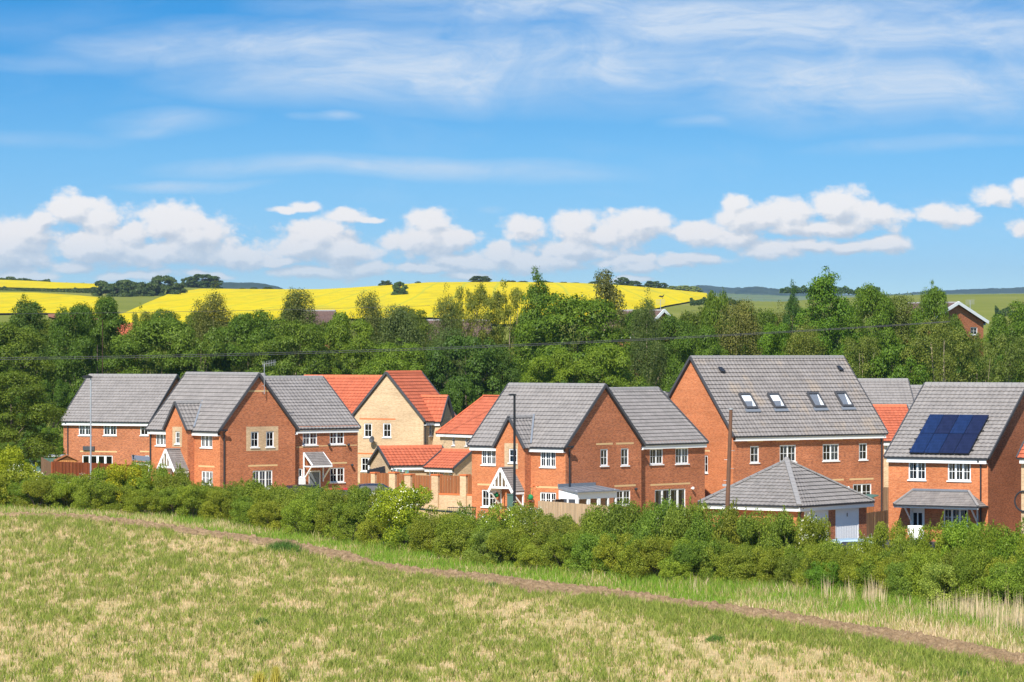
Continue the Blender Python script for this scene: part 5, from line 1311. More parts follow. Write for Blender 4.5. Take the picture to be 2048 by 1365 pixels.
def make_tree_meshes(kind, H, W, nleaf, lsize, seed):
    global rng
    rng = np.random.default_rng(seed); random.seed(seed)
    C, R = lobes_for(kind, H, W)
    w = R ** 2; idx = rng.choice(len(C), nleaf, p=w / w.sum())
    d = unit(rng.normal(size=(nleaf, 3))); d[:, 2] = np.where(d[:, 2] < -.35, -d[:, 2], d[:, 2])
    rad = (.55 + .5 * rng.random(nleaf) ** .6)[:, None]
    flat = np.array([1.15, 1.15, .72]); P = C[idx] + d * rad * R[idx][:, None] * flat
    P += rng.normal(size=P.shape) * .02 * H * .4
    if kind in ('birch', 'loose', 'tip'):
        hang = rng.random(nleaf) < (.65 if kind == 'birch' else .35); P[hang, 2] -= rng.random(hang.sum()) * .10 * H
        strand = np.floor(P[:, :2] / .28) * .28 + .14; P[hang, :2] = P[hang, :2] * .45 + strand[hang] * .55
    if kind == 'broad' or kind == 'round':     # horizontal tiers of foliage
        P[:, 2] += .012 * H * np.sin(P[:, 2] / (.035 * H) + C[idx][:, 0])
    Nn = unit(d * 1.0 + rng.normal(size=P.shape) * .42 + np.array([0, -.0, .35]))
    V, Fq = leaf_quads(P, Nn, lsize)
    keep_min = .06 * H; V[:, 2] = np.maximum(V[:, 2], .02 * H)
    # trunk and limbs
    tb = MB(); br = .022 * H if kind != 'loose' else .011 * H
    if kind in ('birch',): br = .013 * H
    stems = 1 if kind != 'loose' else 4
    for sidx in range(stems):
        lean = rng.normal(size=2) * (.015 if stems == 1 else .13) * H
        top = np.array([lean[0], lean[1], H * (.86 if kind != 'broad' else .72)])
        pts = [np.array([0, 0, -.3]) + np.array([lean[0] * .08, lean[1] * .08, 0]), top * .25 + np.array([rng.normal() * .01 * H, rng.normal() * .01 * H, 0]), top * .55 + np.array([rng.normal() * .015 * H, 0, 0]), top]
        tb.tube(pts, [br, br * .8, br * .5, br * .12], 7)
        near = np.argsort(np.linalg.norm(C - top * .6, axis=1))[: (26 if stems == 1 else 9)]
        for j in rng.choice(near, min(len(near), 16 if stems == 1 else 6), replace=False):
            f = np.clip(C[j][2] / top[2] * .62, .15, .85); s = pts[1] + (pts[3] - pts[1]) * max(0, (f - .25) / .75) if f > .25 else pts[0] + (pts[1] - pts[0]) * (f / .25)
            mid = (s + C[j]) / 2 + np.array([0, 0, .02 * H]); tb.tube([s, mid, C[j]], [br * .38, br * .22, br * .07], 5, cap=False)
    return V, Fq, tb
PROTO = {}
def proto(key, kind, H, W, nleaf, lsize, seed, mat):
    V, Fq, tb = make_tree_meshes(kind, H, W, nleaf, lsize, seed)
    hold = mesh_np('crown', V, Fq, [LEAF[mat]]); t = tb.build('trunk', barkpale if kind in ('birch', 'loose', 'tip') else bark)
    PROTO[key] = (hold.data, t.data, H, W, mat)
    bpy.data.objects.remove(hold); bpy.data.objects.remove(t)
for i in range(4): proto(f'broad{i}', 'broad', 14, 11, 50000, .105, 100 + i, 'broad')
for i in range(3): proto(f'birch{i}', 'birch', 14, 8, 30000, .08, 200 + i, 'birch')
for i in range(2): proto(f'spire{i}', 'spire', 15, 8, 32000, .095, 300 + i, 'broad')
for i in range(1): proto(f'tip{i}', 'tip', 15, 8, 17000, .095, 350 + i, 'birch')
for i in range(3): proto(f'loose{i}', 'loose', 12, 9, 22000, .08, 400 + i, 'birch')
for i in range(2): proto(f'round{i}', 'round', 9, 10, 34000, .10, 500 + i, 'broad')
for i in range(3): proto(f'far{i}', 'far', 9, 12, 14000, .30, 600 + i, 'far')

tree_n = 0
def tree(name, label, key, x, y, z, H, W, rot=None, tint=(1, 1, 1), group=None, cat='tree', trunk=True):
    global tree_n
    cm, tm, h0, w0, _ = PROTO[key]; tree_n += 1
    r = empty(name, (x, y, z), rot if rot is not None else (tree_n * 2.399) % 6.28); tag(r, label, cat, group)
    r.scale = (W / w0, W / w0, H / h0)
    c = bpy.data.objects.new('crown', cm); COL.objects.link(c); c.parent = r; c.color = (*tint, 1)
    if trunk:
        t = bpy.data.objects.new('trunk', tm); COL.objects.link(t); t.parent = r
    return r
def tree_at(name, label, key, px, py_top, Y, wpx, tint=(1, 1, 1), group=None, rot=None, cat='tree'):
    x = (px - CX) / F * Y; zg = gz(x, Y); H = top_of(px, py_top, Y) - zg; W = wpx * Y / F
    return tree(name, label, key, x, Y, zg - .15, H, W, rot, tint, group, cat)

G_ = 'trees of the wood behind the houses'
wood = [
 # label, key, px, py_top, Y, width px, tint
 ('near tree at the left edge beside the leftmost house, olive-green and dense', 'broad1', 22, 742, 246, 185, (1.1, 1.0, .8)),
 ('dark conical tree with a spiky top near the left edge of the wood', 'spire0', 52, 596, 318, 125, (.85, .9, 1.05)),
 ('broad mid-green tree at the left edge of the wood', 'broad0', 10, 645, 302, 170, (1.2, 1.1, .9)),
 ('tall dark sycamore with drooping tufts, left of the gap to the yellow field', 'broad2', 188, 597, 306, 150, (.82, .92, .8)),
 ('dense mid-green tree over the roof of the leftmost house', 'broad3', 318, 632, 300, 185, (1.1, 1.12, .9)),
 ('thin-topped green sapling tree against the yellow field at the left', 'loose0', 285, 612, 322, 80, (1.1, 1.1, .7)),
 ('tall olive birch standing above the wood against the yellow field, left of centre', 'birch0', 425, 576, 312, 115, (1.05, .9, .8)),
 ('round green tree below the tall olive birch', 'round0', 400, 655, 298, 140, (1.1, 1.1, .9)),
 ('dark green broad tree over the aerial of the left house', 'broad0', 500, 622, 302, 150, (.95, 1.05, .85)),
 ('olive tree with a ragged top showing dark against the yellow field', 'birch1', 597, 573, 325, 105, (.85, .82, .75)),
 ('big mid-green tree behind the orange roof of the cream house', 'broad1', 590, 640, 297, 160, (1.15, 1.12, .9)),
 ('small dark tree top left of the grey-green weeping birch', 'round1', 668, 640, 315, 90, (.9, .95, .85)),
 ('bright green tree directly behind the cream gabled house', 'broad2', 700, 628, 300, 120, (1.35, 1.3, .85)),
 ('olive birch top above the bright green tree', 'birch2', 735, 577, 325, 85, (.9, .85, .75)),
 ('grey-green weeping birch behind the cream gable apex', 'birch1', 800, 607, 312, 130, (.85, .9, .95)),
 ('bright dense tree over the orange gable ridge', 'broad3', 800, 680, 294, 150, (1.3, 1.3, .85)),
 ('slim grey-green tree with a dark top, left of the thin yellow-green pair', 'birch0', 892, 580, 318, 78, (.85, .88, .8)),
 ('thin see-through yellow-green tree in front of the yellow field, left one of the pair', 'loose1', 945, 566, 326, 110, (1.35, 1.2, .7)),
 ('thin see-through yellow-green tree in front of the yellow field, right one of the pair', 'loose2', 1010, 568, 329, 110, (1.4, 1.25, .7)),
 ('dark bluish-green bushy tree left of the centre house roof', 'round1', 930, 668, 293, 165, (.72, .85, .9)),
 ('darker grey-green tree under the thin yellow-green pair', 'birch2', 900, 650, 305, 130, (.7, .85, .8)),
 ('dense dark tree right of the hipped orange roof', 'broad0', 985, 690, 296, 120, (.8, .9, .9)),
 ('spiry dark green tree rising over the yellow field left of the great sycamore', 'spire1', 1073, 557, 314, 105, (1.0, 1.1, .8)),
 ('great spreading sycamore, the widest tree of the wood, above the centre house', 'broad1', 1150, 590, 303, 235, (1.1, 1.15, .8)),
 ('bright yellow-green maple low behind the centre house ridge, left one', 'broad2', 1105, 700, 290, 115, (1.55, 1.45, .8)),
 ('bright yellow-green maple low behind the centre house ridge, right one', 'broad3', 1215, 682, 291, 130, (1.4, 1.35, .8)),
 ('tall thin birch whose wispy tip is the highest point of the wood, centre', 'tip0', 1213, 527, 322, 120, (1.0, .85, .9)),
 ('weeping birch with a pale bare trunk above the right end of the centre house', 'birch0', 1292, 586, 300, 82, (.8, .88, .8)),
 ('dark green tree between the pale-trunked birch and the tall house', 'broad0', 1345, 630, 306, 115, (.85, .95, .85)),
 ('deep green tree behind the left verge of the tall house', 'broad2', 1395, 655, 296, 110, (1.0, 1.1, .85)),
 ('round green tree top left of the olive weeping birch', 'round0', 1437, 584, 318, 85, (1.1, 1.1, .8)),
 ('large olive weeping birch with a pale trunk above the tall house roof', 'birch2', 1475, 592, 300, 112, (1.15, .95, .8)),
 ('small bright green tree right of the olive weeping birch', 'broad3', 1552, 640, 297, 75, (1.1, 1.3, .7)),
 ('odd bluish pine with horizontal tufts in front of the pasture', 'spire1', 1585, 583, 322, 52, (.6, .8, 1.05)),
 ('tallest green tree right of centre, with a ragged spire', 'spire0', 1652, 543, 308, 130, (1.0, 1.2, .75)),
 ('pale yellow-green feathery tree below the ragged spire', 'birch0', 1610, 640, 296, 100, (1.25, 1.15, .75)),
 ('rounded green tree top in front of the pasture, right of the ragged spire', 'broad0', 1738, 570, 314, 100, (1.1, 1.2, .8)),
 ('mixed olive tree in the right part of the wood', 'birch1', 1805, 585, 316, 120, (1.05, 1.05, .8)),
 ('pointed green tree left of the white-edged brick gable', 'broad3', 1868, 568, 312, 78, (1.05, 1.15, .8)),
 ('loose yellow-green willow with a leaning orange trunk behind the tall house', 'loose0', 1722, 660, 290, 110, (1.15, 1.15, .75)),
 ('dark shrubby tree low between the tall house and the solar house', 'round0', 1800, 690, 289, 130, (1.0, 1.15, .75)),
 ('loose yellow-green willow with forked pale trunks above the solar house', 'loose1', 1882, 630, 290, 140, (1.2, 1.15, .75)),
 ('screen of feathery saplings at the right, left clump', 'loose2', 1955, 672, 291, 80, (1.05, 1.1, .75)),
 ('screen of feathery saplings at the right, right clump', 'loose0', 2020, 655, 291, 100, (1.05, 1.1, .75)),
 ('dense green tree at the right edge of the wood', 'broad1', 2052, 606, 318, 110, (1.1, 1.2, .8)),
 ('pale willowy tree in front of the white-edged brick gable', 'birch2', 1882, 652, 298, 70, (1.15, 1.15, .75)),
 ('broad green tree right of the white-edged brick gable', 'broad2', 2016, 632, 318, 100, (1.0, 1.1, .8)),
 ('bushy tree half hidden under the right end of the wood', 'round1', 1955, 705, 305, 140, (.8, 1.0, .8)),
 ('mid-green tree cut off by the right frame edge', 'broad0', 2120, 640, 300, 150, (1.0, 1.1, .8)),
 ('green tree cut off by the left frame edge', 'broad3', -70, 650, 300, 150, (1.0, 1.1, .8)),
]
for (lb, key, px, pyt, Y, wp, tint) in wood: tree_at('tree', lb, key, px, pyt, Y, wp * (1.12 if px < 1380 else 1.25), tint, G_)
# shadowy middle and back of the wood: a row between and behind the named trees
fill = 0
for i, px in enumerate(range(-40, 2120, 62)):
    pyt = 640 + 26 * math.sin(i * 1.7) + (26 if 880 < px < 1040 else 0)
    if 600 < px < 720: pyt += 6
    if px > 1340: pyt = 622 + 12 * math.sin(i * 1.9) if not 1890 < px < 2010 else 676
    key = ['broad0', 'birch1', 'broad3', 'round0', 'broad1', 'birch0', 'broad2'][i % 7]
    tree_at('tree', 'dark green tree in the hidden second row of the wood behind the houses', key, px + 12 * math.sin(i * 3.1), max(pyt, 612), 333 + (i % 3) * 5, 125, (.85 + .1 * (i % 3), .95, .8), 'second-row trees of the wood')
for i, px in enumerate(range(-40, 2110, 74)):
    pyt = 772 + 14 * math.sin(i * 2.3)
    tree_at('bush', 'low dark bush at the foot of the wood behind the houses', 'round%d' % (i % 2), px, pyt, 287 + (i % 4) * 2, 100, (.75, .9, .75), 'bushes at the foot of the wood', cat='bush')
# green bank at the left behind the fence
for (px, pyt, Y, wp, tn, lb) in ((98, 852, 272, 60, (1.2, 1.25, .8), 'light green bush on the bank left of the leftmost house'), (70, 868, 264, 60, (1.0, 1.1, .8), 'green bush above the low green shed'), (20, 880, 236, 80, (1.0, 1.0, .9), 'dark bush at the left edge under the near tree')):
    tree_at('bush', lb, 'round1', px, pyt, Y, wp, tn, None, cat='bush')

# ------------- trees and hedges out on the hills
def far_tree(lb, px, py_top, py_base, wpx, D, tint=(1, 1, 1), group=None, key=None, name='tree'):
    x = (px - CX) / F * D; zb = CAMZ - (py_base - HY) / F * D; H = (py_base - py_top) / F * D; W = wpx * D / F
    return tree(name, lb, key or 'far%d' % (int(px) % 3), x, D, zb - .4, H, W, None, tint, group, trunk=True)
copse = [(225, 560, 632, 96), (262, 561, 632, 84), (300, 565, 628, 62), (328, 552, 616, 72), (198, 573, 604, 50), (354, 566, 604, 42), (282, 588, 636, 74), (238, 586, 640, 96), (206, 598, 640, 60), (170, 604, 634, 46)]
for i, (a, b, c_, d) in enumerate(copse): far_tree('dark round tree of the copse on the hillside between the two yellow fields', a, b, c_, d, 1500 + 20 * i, (1, 1, 1), 'copse between the yellow fields')
far_tree('left of the two dome-shaped trees on the skyline at the left', 378, 553, 581, 36, 1880, (.95, 1, .9), 'dome-shaped skyline trees')
far_tree('larger dome-shaped tree on the skyline at the left', 408, 547.5, 581, 72, 1885, (1, 1.05, .9), 'dome-shaped skyline trees')
far_tree('lone dark dome-shaped tree on the skyline above the middle of the yellow field', 960, 551, 567, 46, 1890, (1, 1, .9))
far_tree('small round tree on the skyline left of the lone field tree', 771, 560, 574, 27, 1890, (1, 1, .9))
far_tree('lone round green tree standing inside the yellow field', 800, 563, 593, 32, 1500, (1.1, 1.25, 1.0))
far_tree('tiny dark tree on the skyline between the field tree and the dome tree', 836, 562, 569, 14, 1890)
for (px, t, b, w, lb) in ((1022, 560, 567, 26, 'low bush on the skyline, left of the spiry tree'), (1046, 561, 567, 22, 'low bush on the skyline behind the spiry tree'), (1082, 560, 570, 34, 'clump on the skyline just right of the spiry tree'), (1095, 562, 570, 26, 'small clump on the skyline above the great sycamore'), (1127, 563, 570, 22, 'pale little bush on the skyline above the great sycamore'),
                      (1150, 564, 571, 30, 'wide low bush on the skyline above the great sycamore'), (1190, 562, 574, 28, 'small tree on the skyline left of the wispy birch tip'), (1244, 554, 576, 32, 'leftmost of the skyline trees right of the wispy birch tip'), (1268, 561, 577, 34, 'second of the skyline trees right of the wispy birch tip'), (1305, 561, 580, 36, 'third skyline tree right of the wispy birch tip'),
                      (1325, 565, 580, 24, 'fourth skyline tree, beside the flowering bushes'), (485, 575, 580, 14, 'small tree in the hedge on the skyline, left one of three'), (508, 574, 580, 18, 'small tree in the hedge on the skyline, middle one of three'), (536, 573, 581, 22, 'small tree in the hedge on the skyline, right one of three')):
    far_tree(lb, px, t, b, w, 1888, (1, 1.05, .9))
for (px, t, b, w, lb) in ((1345, 571, 583, 30, 'whitish flowering bush on the skyline, left one'), (1365, 570, 585, 34, 'whitish flowering bush on the skyline, middle one'), (1388, 572, 588, 32, 'whitish flowering bush on the skyline, right one')):
    far_tree(lb, px, t, b, w, 1885, (3.4, 2.8, 3.4))
def hill_hedge(lb, pts, hpx, D, tint=(1, 1, 1), n=40):
    """continuous hedge on the hill: one thing"""
    global rng
    rng = np.random.default_rng(int(pts[0][0]) + 5000); xs = [p[0] for p in pts]; ys_ = [p[1] for p in pts]; N_ = int((xs[-1] - xs[0]) * hpx * 2.2)
    px = rng.uniform(xs[0], xs[-1], N_); base = np.interp(px, xs, ys_); top = hpx * (.55 + .8 * vnoise(px * .12, px * 0 + hpx)); h = rng.random(N_) * top
    Dv = D + rng.uniform(0, 8, N_); P = np.stack([(px - CX) / F * Dv, Dv, CAMZ - (base - h - HY) / F * Dv], -1)
    V, Fq = leaf_quads(P, unit(rng.normal(size=P.shape) + np.array([0, -.6, .6])), 2.1 * D / F * .8); o = mesh_np('field_hedge', V, Fq, [LEAF['far']]); o.color = (*tint, 1); tag(o, lb, 'hedge')
hill_hedge('dark hedge dividing the two yellow fields at the left', [(-300, 584), (0, 586), (90, 588), (200, 590)], 10, 1560)
hill_hedge('dark hedge on the skyline above the upper yellow field at the far left', [(-300, 560), (0, 561), (60, 565), (100, 568)], 7, 1890)
hill_hedge('thin hedge on the skyline running into the copse', [(100, 569), (150, 572), (240, 572)], 4, 1895)
hill_hedge('dark hedge at the right foot of the yellow field', [(1380, 612), (1430, 608), (1480, 612)], 12, 1250, (.8, .9, .9))
hill_hedge('dark hedge on the pasture behind the wood at the right', [(1560, 586), (1680, 588), (1760, 590)], 12, 1880, (1, 1.15, .9))
hill_hedge('conifer belt below the pasture at the right edge', [(1990, 640), (2048, 640), (2300, 640)], 22, 1100, (.9, 1, .9))

# ------------- the hedge in front of the houses: individual shrubs
def shrub_mesh(seed, H, W, nleaf, lsize, spiky=.12):
    global rng
    rng = np.random.default_rng(seed); n = 46; C, R = [], []
    for i in range(n):
        z = rng.uniform(.08, .9); env = math.sqrt(max(.05, 1 - max(0, z - .35) ** 2 / .5)); a = rng.random() * 6.28; q = W / 2 * env * (.3 + .6 * rng.random() ** .5)
        C.append((q * math.cos(a), q * math.sin(a), z * H)); R.append(H * rng.uniform(.09, .19))
    C = np.array(C); R = np.array(R); w = R ** 2; idx = rng.choice(n, nleaf, p=w / w.sum()); d = unit(rng.normal(size=(nleaf, 3)))
    P = C[idx] + d * (.6 + .5 * rng.random(nleaf) ** .7)[:, None] * R[idx][:, None] * np.array([1.1, 1.1, .85])
    # upright shoots
    ns = 60; sp = rng.choice(nleaf, ns); k = int(nleaf * spiky / ns)
    base = P[sp]; dirs = unit(rng.normal(size=(ns, 3)) * .35 + np.array([0, 0, 1.0])); L = rng.uniform(.15, .5, ns)
    tt = rng.random((ns, k)); SP = (base[:, None] + dirs[:, None] * (tt * L[:, None])[..., None] * 1.0 + rng.normal(size=(ns, k, 3)) * .035).reshape(-1, 3)
    P = np.concatenate([P, SP]); Nn = unit(np.concatenate([d, np.zeros_like(SP)]) * .6 + rng.normal(size=P.shape) * .6 + np.array([0, 0, .3]))
    P[:, 2] = np.maximum(P[:, 2], .03); return (*leaf_quads(P, Nn, lsize), C, R)
SH = []
for i in range(6):
    V, Fq, C, R = shrub_mesh(900 + i, 3.4, 4.6, 24000, .049)
    o = mesh_np('foliage', V, Fq, [LEAF['hedge']]); m1 = o.data; bpy.data.objects.remove(o)
    tb = MB()
    for j in range(12): tb.tube([(0.1 * math.cos(j), .1 * math.sin(j), -.1), tuple(C[j] * np.array([.45, .45, .5])), tuple(C[j])], [.05, .03, .012], 5, cap=False)
    t = tb.build('stems', bark); m2 = t.data; bpy.data.objects.remove(t)
    # blossom clusters
    rng = np.random.default_rng(50 + i); nb = 700; idx = rng.choice(len(C), 60); ci = idx[rng.integers(0, 60, nb)]; d = unit(rng.normal(size=(nb, 3))); d[:, 2] = abs(d[:, 2])
    cl = unit(rng.normal(size=(60, 3))); P = C[ci] + unit(cl[rng.integers(0, 60, nb)] * 2 + d * .8) * R[ci][:, None] * 1.12
    V, Fq = leaf_quads(P, unit(d + np.array([0, -.3, .5])), .045, .9); o = mesh_np('blossom', V, Fq, [LEAF['blossom']]); m3 = o.data; bpy.data.objects.remove(o)
    SH.append((m1, m2, m3))
sh_n = 0
def shrub(name, lb, px, py_top, Y, wpx, tint=(1, 1, 1), flower=0, group=None, base_drop=.1, col=(1, 1, 1)):
    global sh_n
    i = sh_n % 6; sh_n += 1; x = (px - CX) / F * Y; zg = gz(x, Y); H = max(.5, top_of(px, py_top, Y) - zg) * float(np.interp(px, [0, 450, 700, 1000], [1.32, 1.17, 1.07, 1.0])); W = wpx * Y / F
    r = empty(name, (x, Y, zg - base_drop), (sh_n * 1.7) % 6.28); tag(r, lb, 'shrub', group); r.scale = (W / 4.6, W / 4.6, H / 3.4)
    for nm, me, on in (('foliage', SH[i][0], 1), ('stems', SH[i][1], 1), ('blossom', SH[i][2], flower)):
        if on:
            o = bpy.data.objects.new(nm, me); COL.objects.link(o); o.parent = r; q_ = 1 + .10 * math.sin(sh_n * 4.7); o.color = (*((tint[0] * q_ * (1 + .10 * math.sin(sh_n * 2.9)), tint[1] * q_, tint[2] * q_) if nm != 'blossom' else col), 1)
    return r
HG = 'shrubs of the hedge between the field and the houses'
def hb(px): return np.interp(px, [-300, 0, 100, 400, 700, 900, 1100, 1300, 1600, 1900, 2048, 2300], [209, 205, 204, 199, 187, 176.5, 170, 162.5, 156.5, 146, 142, 135])
g1, g2, yel, dk, gy = (1, 1, .9), (1.12, 1.08, .8), (1.6, 1.35, .6), (.8, .9, .85), (1.05, 1.08, 1.35)
hedge = [ # px, top, depth behind front line, width px, tint, flower, label
 (-55, 900, 3, 130, g1, 0, 'hedge shrub cut off by the left frame edge'),
 (5, 918, 2, 120, yel, 0, 'tall yellow-green hedge shrub at the left edge'), (62, 945, 1.5, 110, g2, 1, 'hedge shrub with a few white flowers left of the red-brown fence'),
 (118, 958, 2.5, 100, g1, 0, 'hedge shrub under the left end of the red-brown fence'), (165, 962, 1.5, 110, g1, 1, 'hedge shrub with white flecks at the foot of the silver lamp post'),
 (215, 952, 2.5, 110, g2, 0, 'hedge shrub right of the silver lamp post'), (258, 946, 2, 100, yel, 0, 'bright yellow-green hedge shrub under the right end of the red-brown fence'),
 (300, 938, 2.5, 90, g2, 0, 'tall hedge shrub left of the left house porch'), (345, 948, 1.5, 90, g1, 0, 'hedge shrub below the left house porch'),
 (392, 978, 2.5, 90, g1, 0, 'hedge shrub hiding the ground floor window of the left house front'), (440, 985, 1.5, 90, g2, 0, 'hedge shrub below the corner downpipe of the left house'),
 (488, 970, 2, 95, g1, 0, 'tall hedge shrub below the aerial gable of the left house'), (540, 980, 1.5, 95, g2, 0, 'hedge shrub below the lower gable window of the left house'),
 (590, 978, 2, 95, g1, 0, 'hedge shrub in front of the black car'), (640, 975, 1.5, 95, g1, 0, 'hedge shrub in front of the grey front door'),
 (685, 975, 2, 90, g1, 0, 'hedge shrub in front of the red car'), (735, 976, 1.5, 95, g1, 0, 'hedge shrub in front of the dark blue car'),
 (770, 985, 3.0, 90, g2, 1, 'hedge shrub behind the round yellow-green bush, with white flecks'),
 (818, 977, .3, 140, (1.42, 1.22, .6), 1, 'large round yellow-green bush in the middle of the hedge'),
 (905, 1022, 2.5, 90, g2, 0, 'low hedge shrub in front of the black railings'),
 (950, 1008, 4.5, 90, g1, 1, 'hawthorn with white blossom left of the centre house'), (930, 1050, 0, 110, gy, 0, 'greyish low willow bush right of the round yellow-green bush'),
 (1010, 1005, 2.5, 110, g2, 1, 'hawthorn thick with white blossom in front of the centre house porch'), (1060, 1008, 2, 90, g1, 1, 'hawthorn with pale blossom in front of the topiary ball'),
 (985, 1060, -1, 100, gy, 0, 'grey-green bush low in front of the blossoming hawthorn'),
 (1115, 1028, 1.5, 100, (.95, .85, .9), 0, 'thin brownish shrub below the pale fence'), (1165, 1022, 2, 100, (.95, .88, .85), 0, 'brownish-green hedge shrub right of the pale fence'),
 (1215, 1004, 2.5, 110, g1, 0, 'hedge shrub below the lean-to of the centre house'), (1265, 998, 2.5, 110, dk, 0, 'dense dark hedge shrub below the gable of the centre house'),
 (1320, 1000, 2.5, 110, dk, 0, 'dense dark hedge shrub below the glazed doors of the centre house'), (1372, 1005, 2.5, 110, dk, 0, 'dark hedge shrub at the right corner of the centre house'),
 (1425, 1012, 2.5, 110, dk, 0, 'dark hedge shrub at the foot of the telegraph pole'), (1478, 1003, 2.5, 100, (1, .95, .85), 0, 'hedge shrub just right of the telegraph pole foot'),
 (1530, 1014, 2, 110, (.95, .92, .85), 0, 'hedge shrub below the left slope of the pyramid roof'), (1080, 1085, -1.5, 90, (1.15, 1.15, 1.0), 0, 'small pale green bush at the hedge foot in front of the thin brownish shrub'),
 (1590, 1030, 1.5, 110, g1, 0, 'hedge shrub below the front corner of the pyramid roof'), (1632, 1030, 2.0, 80, g2, 1, 'hedge shrub with cream flowers in front of the left garage door'),
 (1690, 1076, 1.0, 120, (1.1, 1.1, .9), 2, 'elder with creamy flower heads below the right garage door'), (1740, 1066, 1.5, 95, g2, 1, 'hedge shrub right of the creamy elder'),
 (1785, 1038, 2.0, 90, g2, 0, 'tall hedge shrub left of the solar house front door'), (1825, 1068, 1.2, 90, g1, 0, 'hedge shrub in front of the solar house front door'),
 (1875, 1046, 2, 110, (1, 1.05, .75), 0, 'tall hedge shrub below the solar house canopy'), (1925, 1040, 2.2, 110, (.95, 1.05, .75), 0, 'dense hedge shrub below the right end of the solar house canopy'),
 (1975, 1042, 1.8, 110, (.85, 1, .7), 0, 'dense dark hedge shrub at the corner downpipe of the solar house'), (2030, 1030, 2, 110, (.9, 1, .7), 0, 'dense dark hedge shrub at the right edge'), (2090, 1030, 2, 110, (.9, 1, .7), 0, 'hedge shrub cut off by the right frame edge'),
 (1200, 1062, -.8, 110, dk, 0, 'low front hedge shrub with dark leaves below the centre house gable'), (1300, 1070, -.8, 120, (1.1, 1.1, .9), 0, 'low front hedge shrub, mid green, below the centre house doors'),
 (1400, 1080, -.8, 120, dk, 0, 'low front hedge shrub, dark, left of the telegraph pole line'), (1500, 1090, -.6, 120, (.9, .9, .85), 0, 'low front hedge shrub, dull green, below the pyramid roof'),
 (1360, 1108, -2.2, 80, (1.2, 1.2, 1.0), 0, 'pale low bush at the hedge foot right of centre'), (1590, 1105, -.8, 90, (.85, .85, .9), 0, 'brownish bramble patch at the hedge foot below the garage corner'),
 (1655, 1118, -1.5, 80, (.75, 1.12, .85), 0, 'fresh nettle-green bush low in the hedge right of the brambles'), (1745, 1105, -.8, 100, (1.2, 1.05, .8), 0, 'low front hedge shrub left of the silvery willow'),
 (1890, 1125, -2.2, 100, (1.25, 1.3, 1.6), 0, 'silvery grey-green willow bush at the hedge foot on the right'), (1820, 1120, -1.2, 100, (1.1, 1.15, 1.2), 0, 'greyish bush left of the silvery willow'),
 (1960, 1110, -1, 110, (.9, 1.05, .8), 0, 'low front hedge shrub right of the silvery willow'), (2035, 1120, -1, 110, (1.1, 1.12, 1.0), 0, 'pale green bush at the right edge behind the dry stalks'),
]
for (px, t, dd, wp, tint, fl, lb) in hedge:
    Y = float(hb(px)) + dd + 1.5
    shrub('hedge_shrub', lb, px, t, Y, wp * 1.12, tint, fl, HG, col=(1, 1, 1) if fl < 2 else (1.1, 1.05, .6))
for i, px in enumerate(range(-20, 2420, 52)):     # low skirt along the hedge foot and body behind
    tp = float(np.interp(px, [0, 400, 700, 1100, 1600, 2048], [962, 985, 1012, 1058, 1088, 1105])); shrub('hedge_shrub', 'low leafy shrub in the continuous bottom of the hedge', px + 9 * math.sin(i * 2.1), tp + 6 * math.sin(i * 1.3), float(hb(px)) + .7 + .8 * (i % 2), 96, ((1.15, 1.1, .85), (.95, 1, .85), (1.05, 1.0, .8))[i % 3], 0, 'low shrubs along the hedge bottom')
for i, px in enumerate(range(20, 2420, 78)):
    if 850 < px < 935: continue
    tp = float(np.interp(px, [0, 100, 300, 500, 700, 830, 960, 1250, 1500, 1700, 1900, 2048], [945, 965, 955, 972, 982, 1020, 1025, 1016, 1030, 1095, 1072, 1056])); shrub('hedge_shrub', 'hedge shrub in the hidden back row of the hedge', px, tp + 5, float(hb(px)) + 5.2, 100, (.9, .95, .85), 0, 'back-row hedge shrubs')

# ------------- grass and stubble
def blades(name, label, P, h, w, mats, mi, lean=.25, seed=1, cat=None):
    r = np.random.default_rng(seed); n = len(P); a = r.uniform(0, 2 * math.pi, n); d = np.stack([np.cos(a), np.sin(a), np.zeros(n)], -1) * (w / 2)[:, None]
    ln = r.normal(size=(n, 2)) * lean; tip = P + np.stack([ln[:, 0] * h, ln[:, 1] * h, h], -1)
    mid = P + np.stack([ln[:, 0] * h * .25, ln[:, 1] * h * .25, h * .55], -1)
    V = np.stack([P - d, P + d, mid + d * .7, tip, mid - d * .7], 1).reshape(-1, 3)
    # two faces per blade kept as quad + tri -> use two quads sharing edge (degenerate-free): base quad and tip as quad
    b = np.arange(n)[:, None] * 5; Q1 = np.concatenate([b, b + 1, b + 2, b + 4], 1); T = np.concatenate([b + 4, b + 2, b + 3], 1)
    me = bpy.data.meshes.new(name); me.vertices.add(5 * n); me.vertices.foreach_set('co', V.astype(np.float32).ravel())
    loops = np.concatenate([Q1.ravel(), T.ravel()]).astype(np.int32); me.loops.add(len(loops)); me.loops.foreach_set('vertex_index', loops)
    me.polygons.add(2 * n); me.polygons.foreach_set('loop_start', np.concatenate([np.arange(0, 4 * n, 4), 4 * n + np.arange(0, 3 * n, 3)]).astype(np.int32))
    for m_ in mats: me.materials.append(m_)
    me.polygons.foreach_set('material_index', np.concatenate([mi, mi]).astype(np.int32)); me.update(calc_edges=True)
    o = bpy.data.objects.new(name, me); COL.objects.link(o); tag(o, kind='stuff'); return o
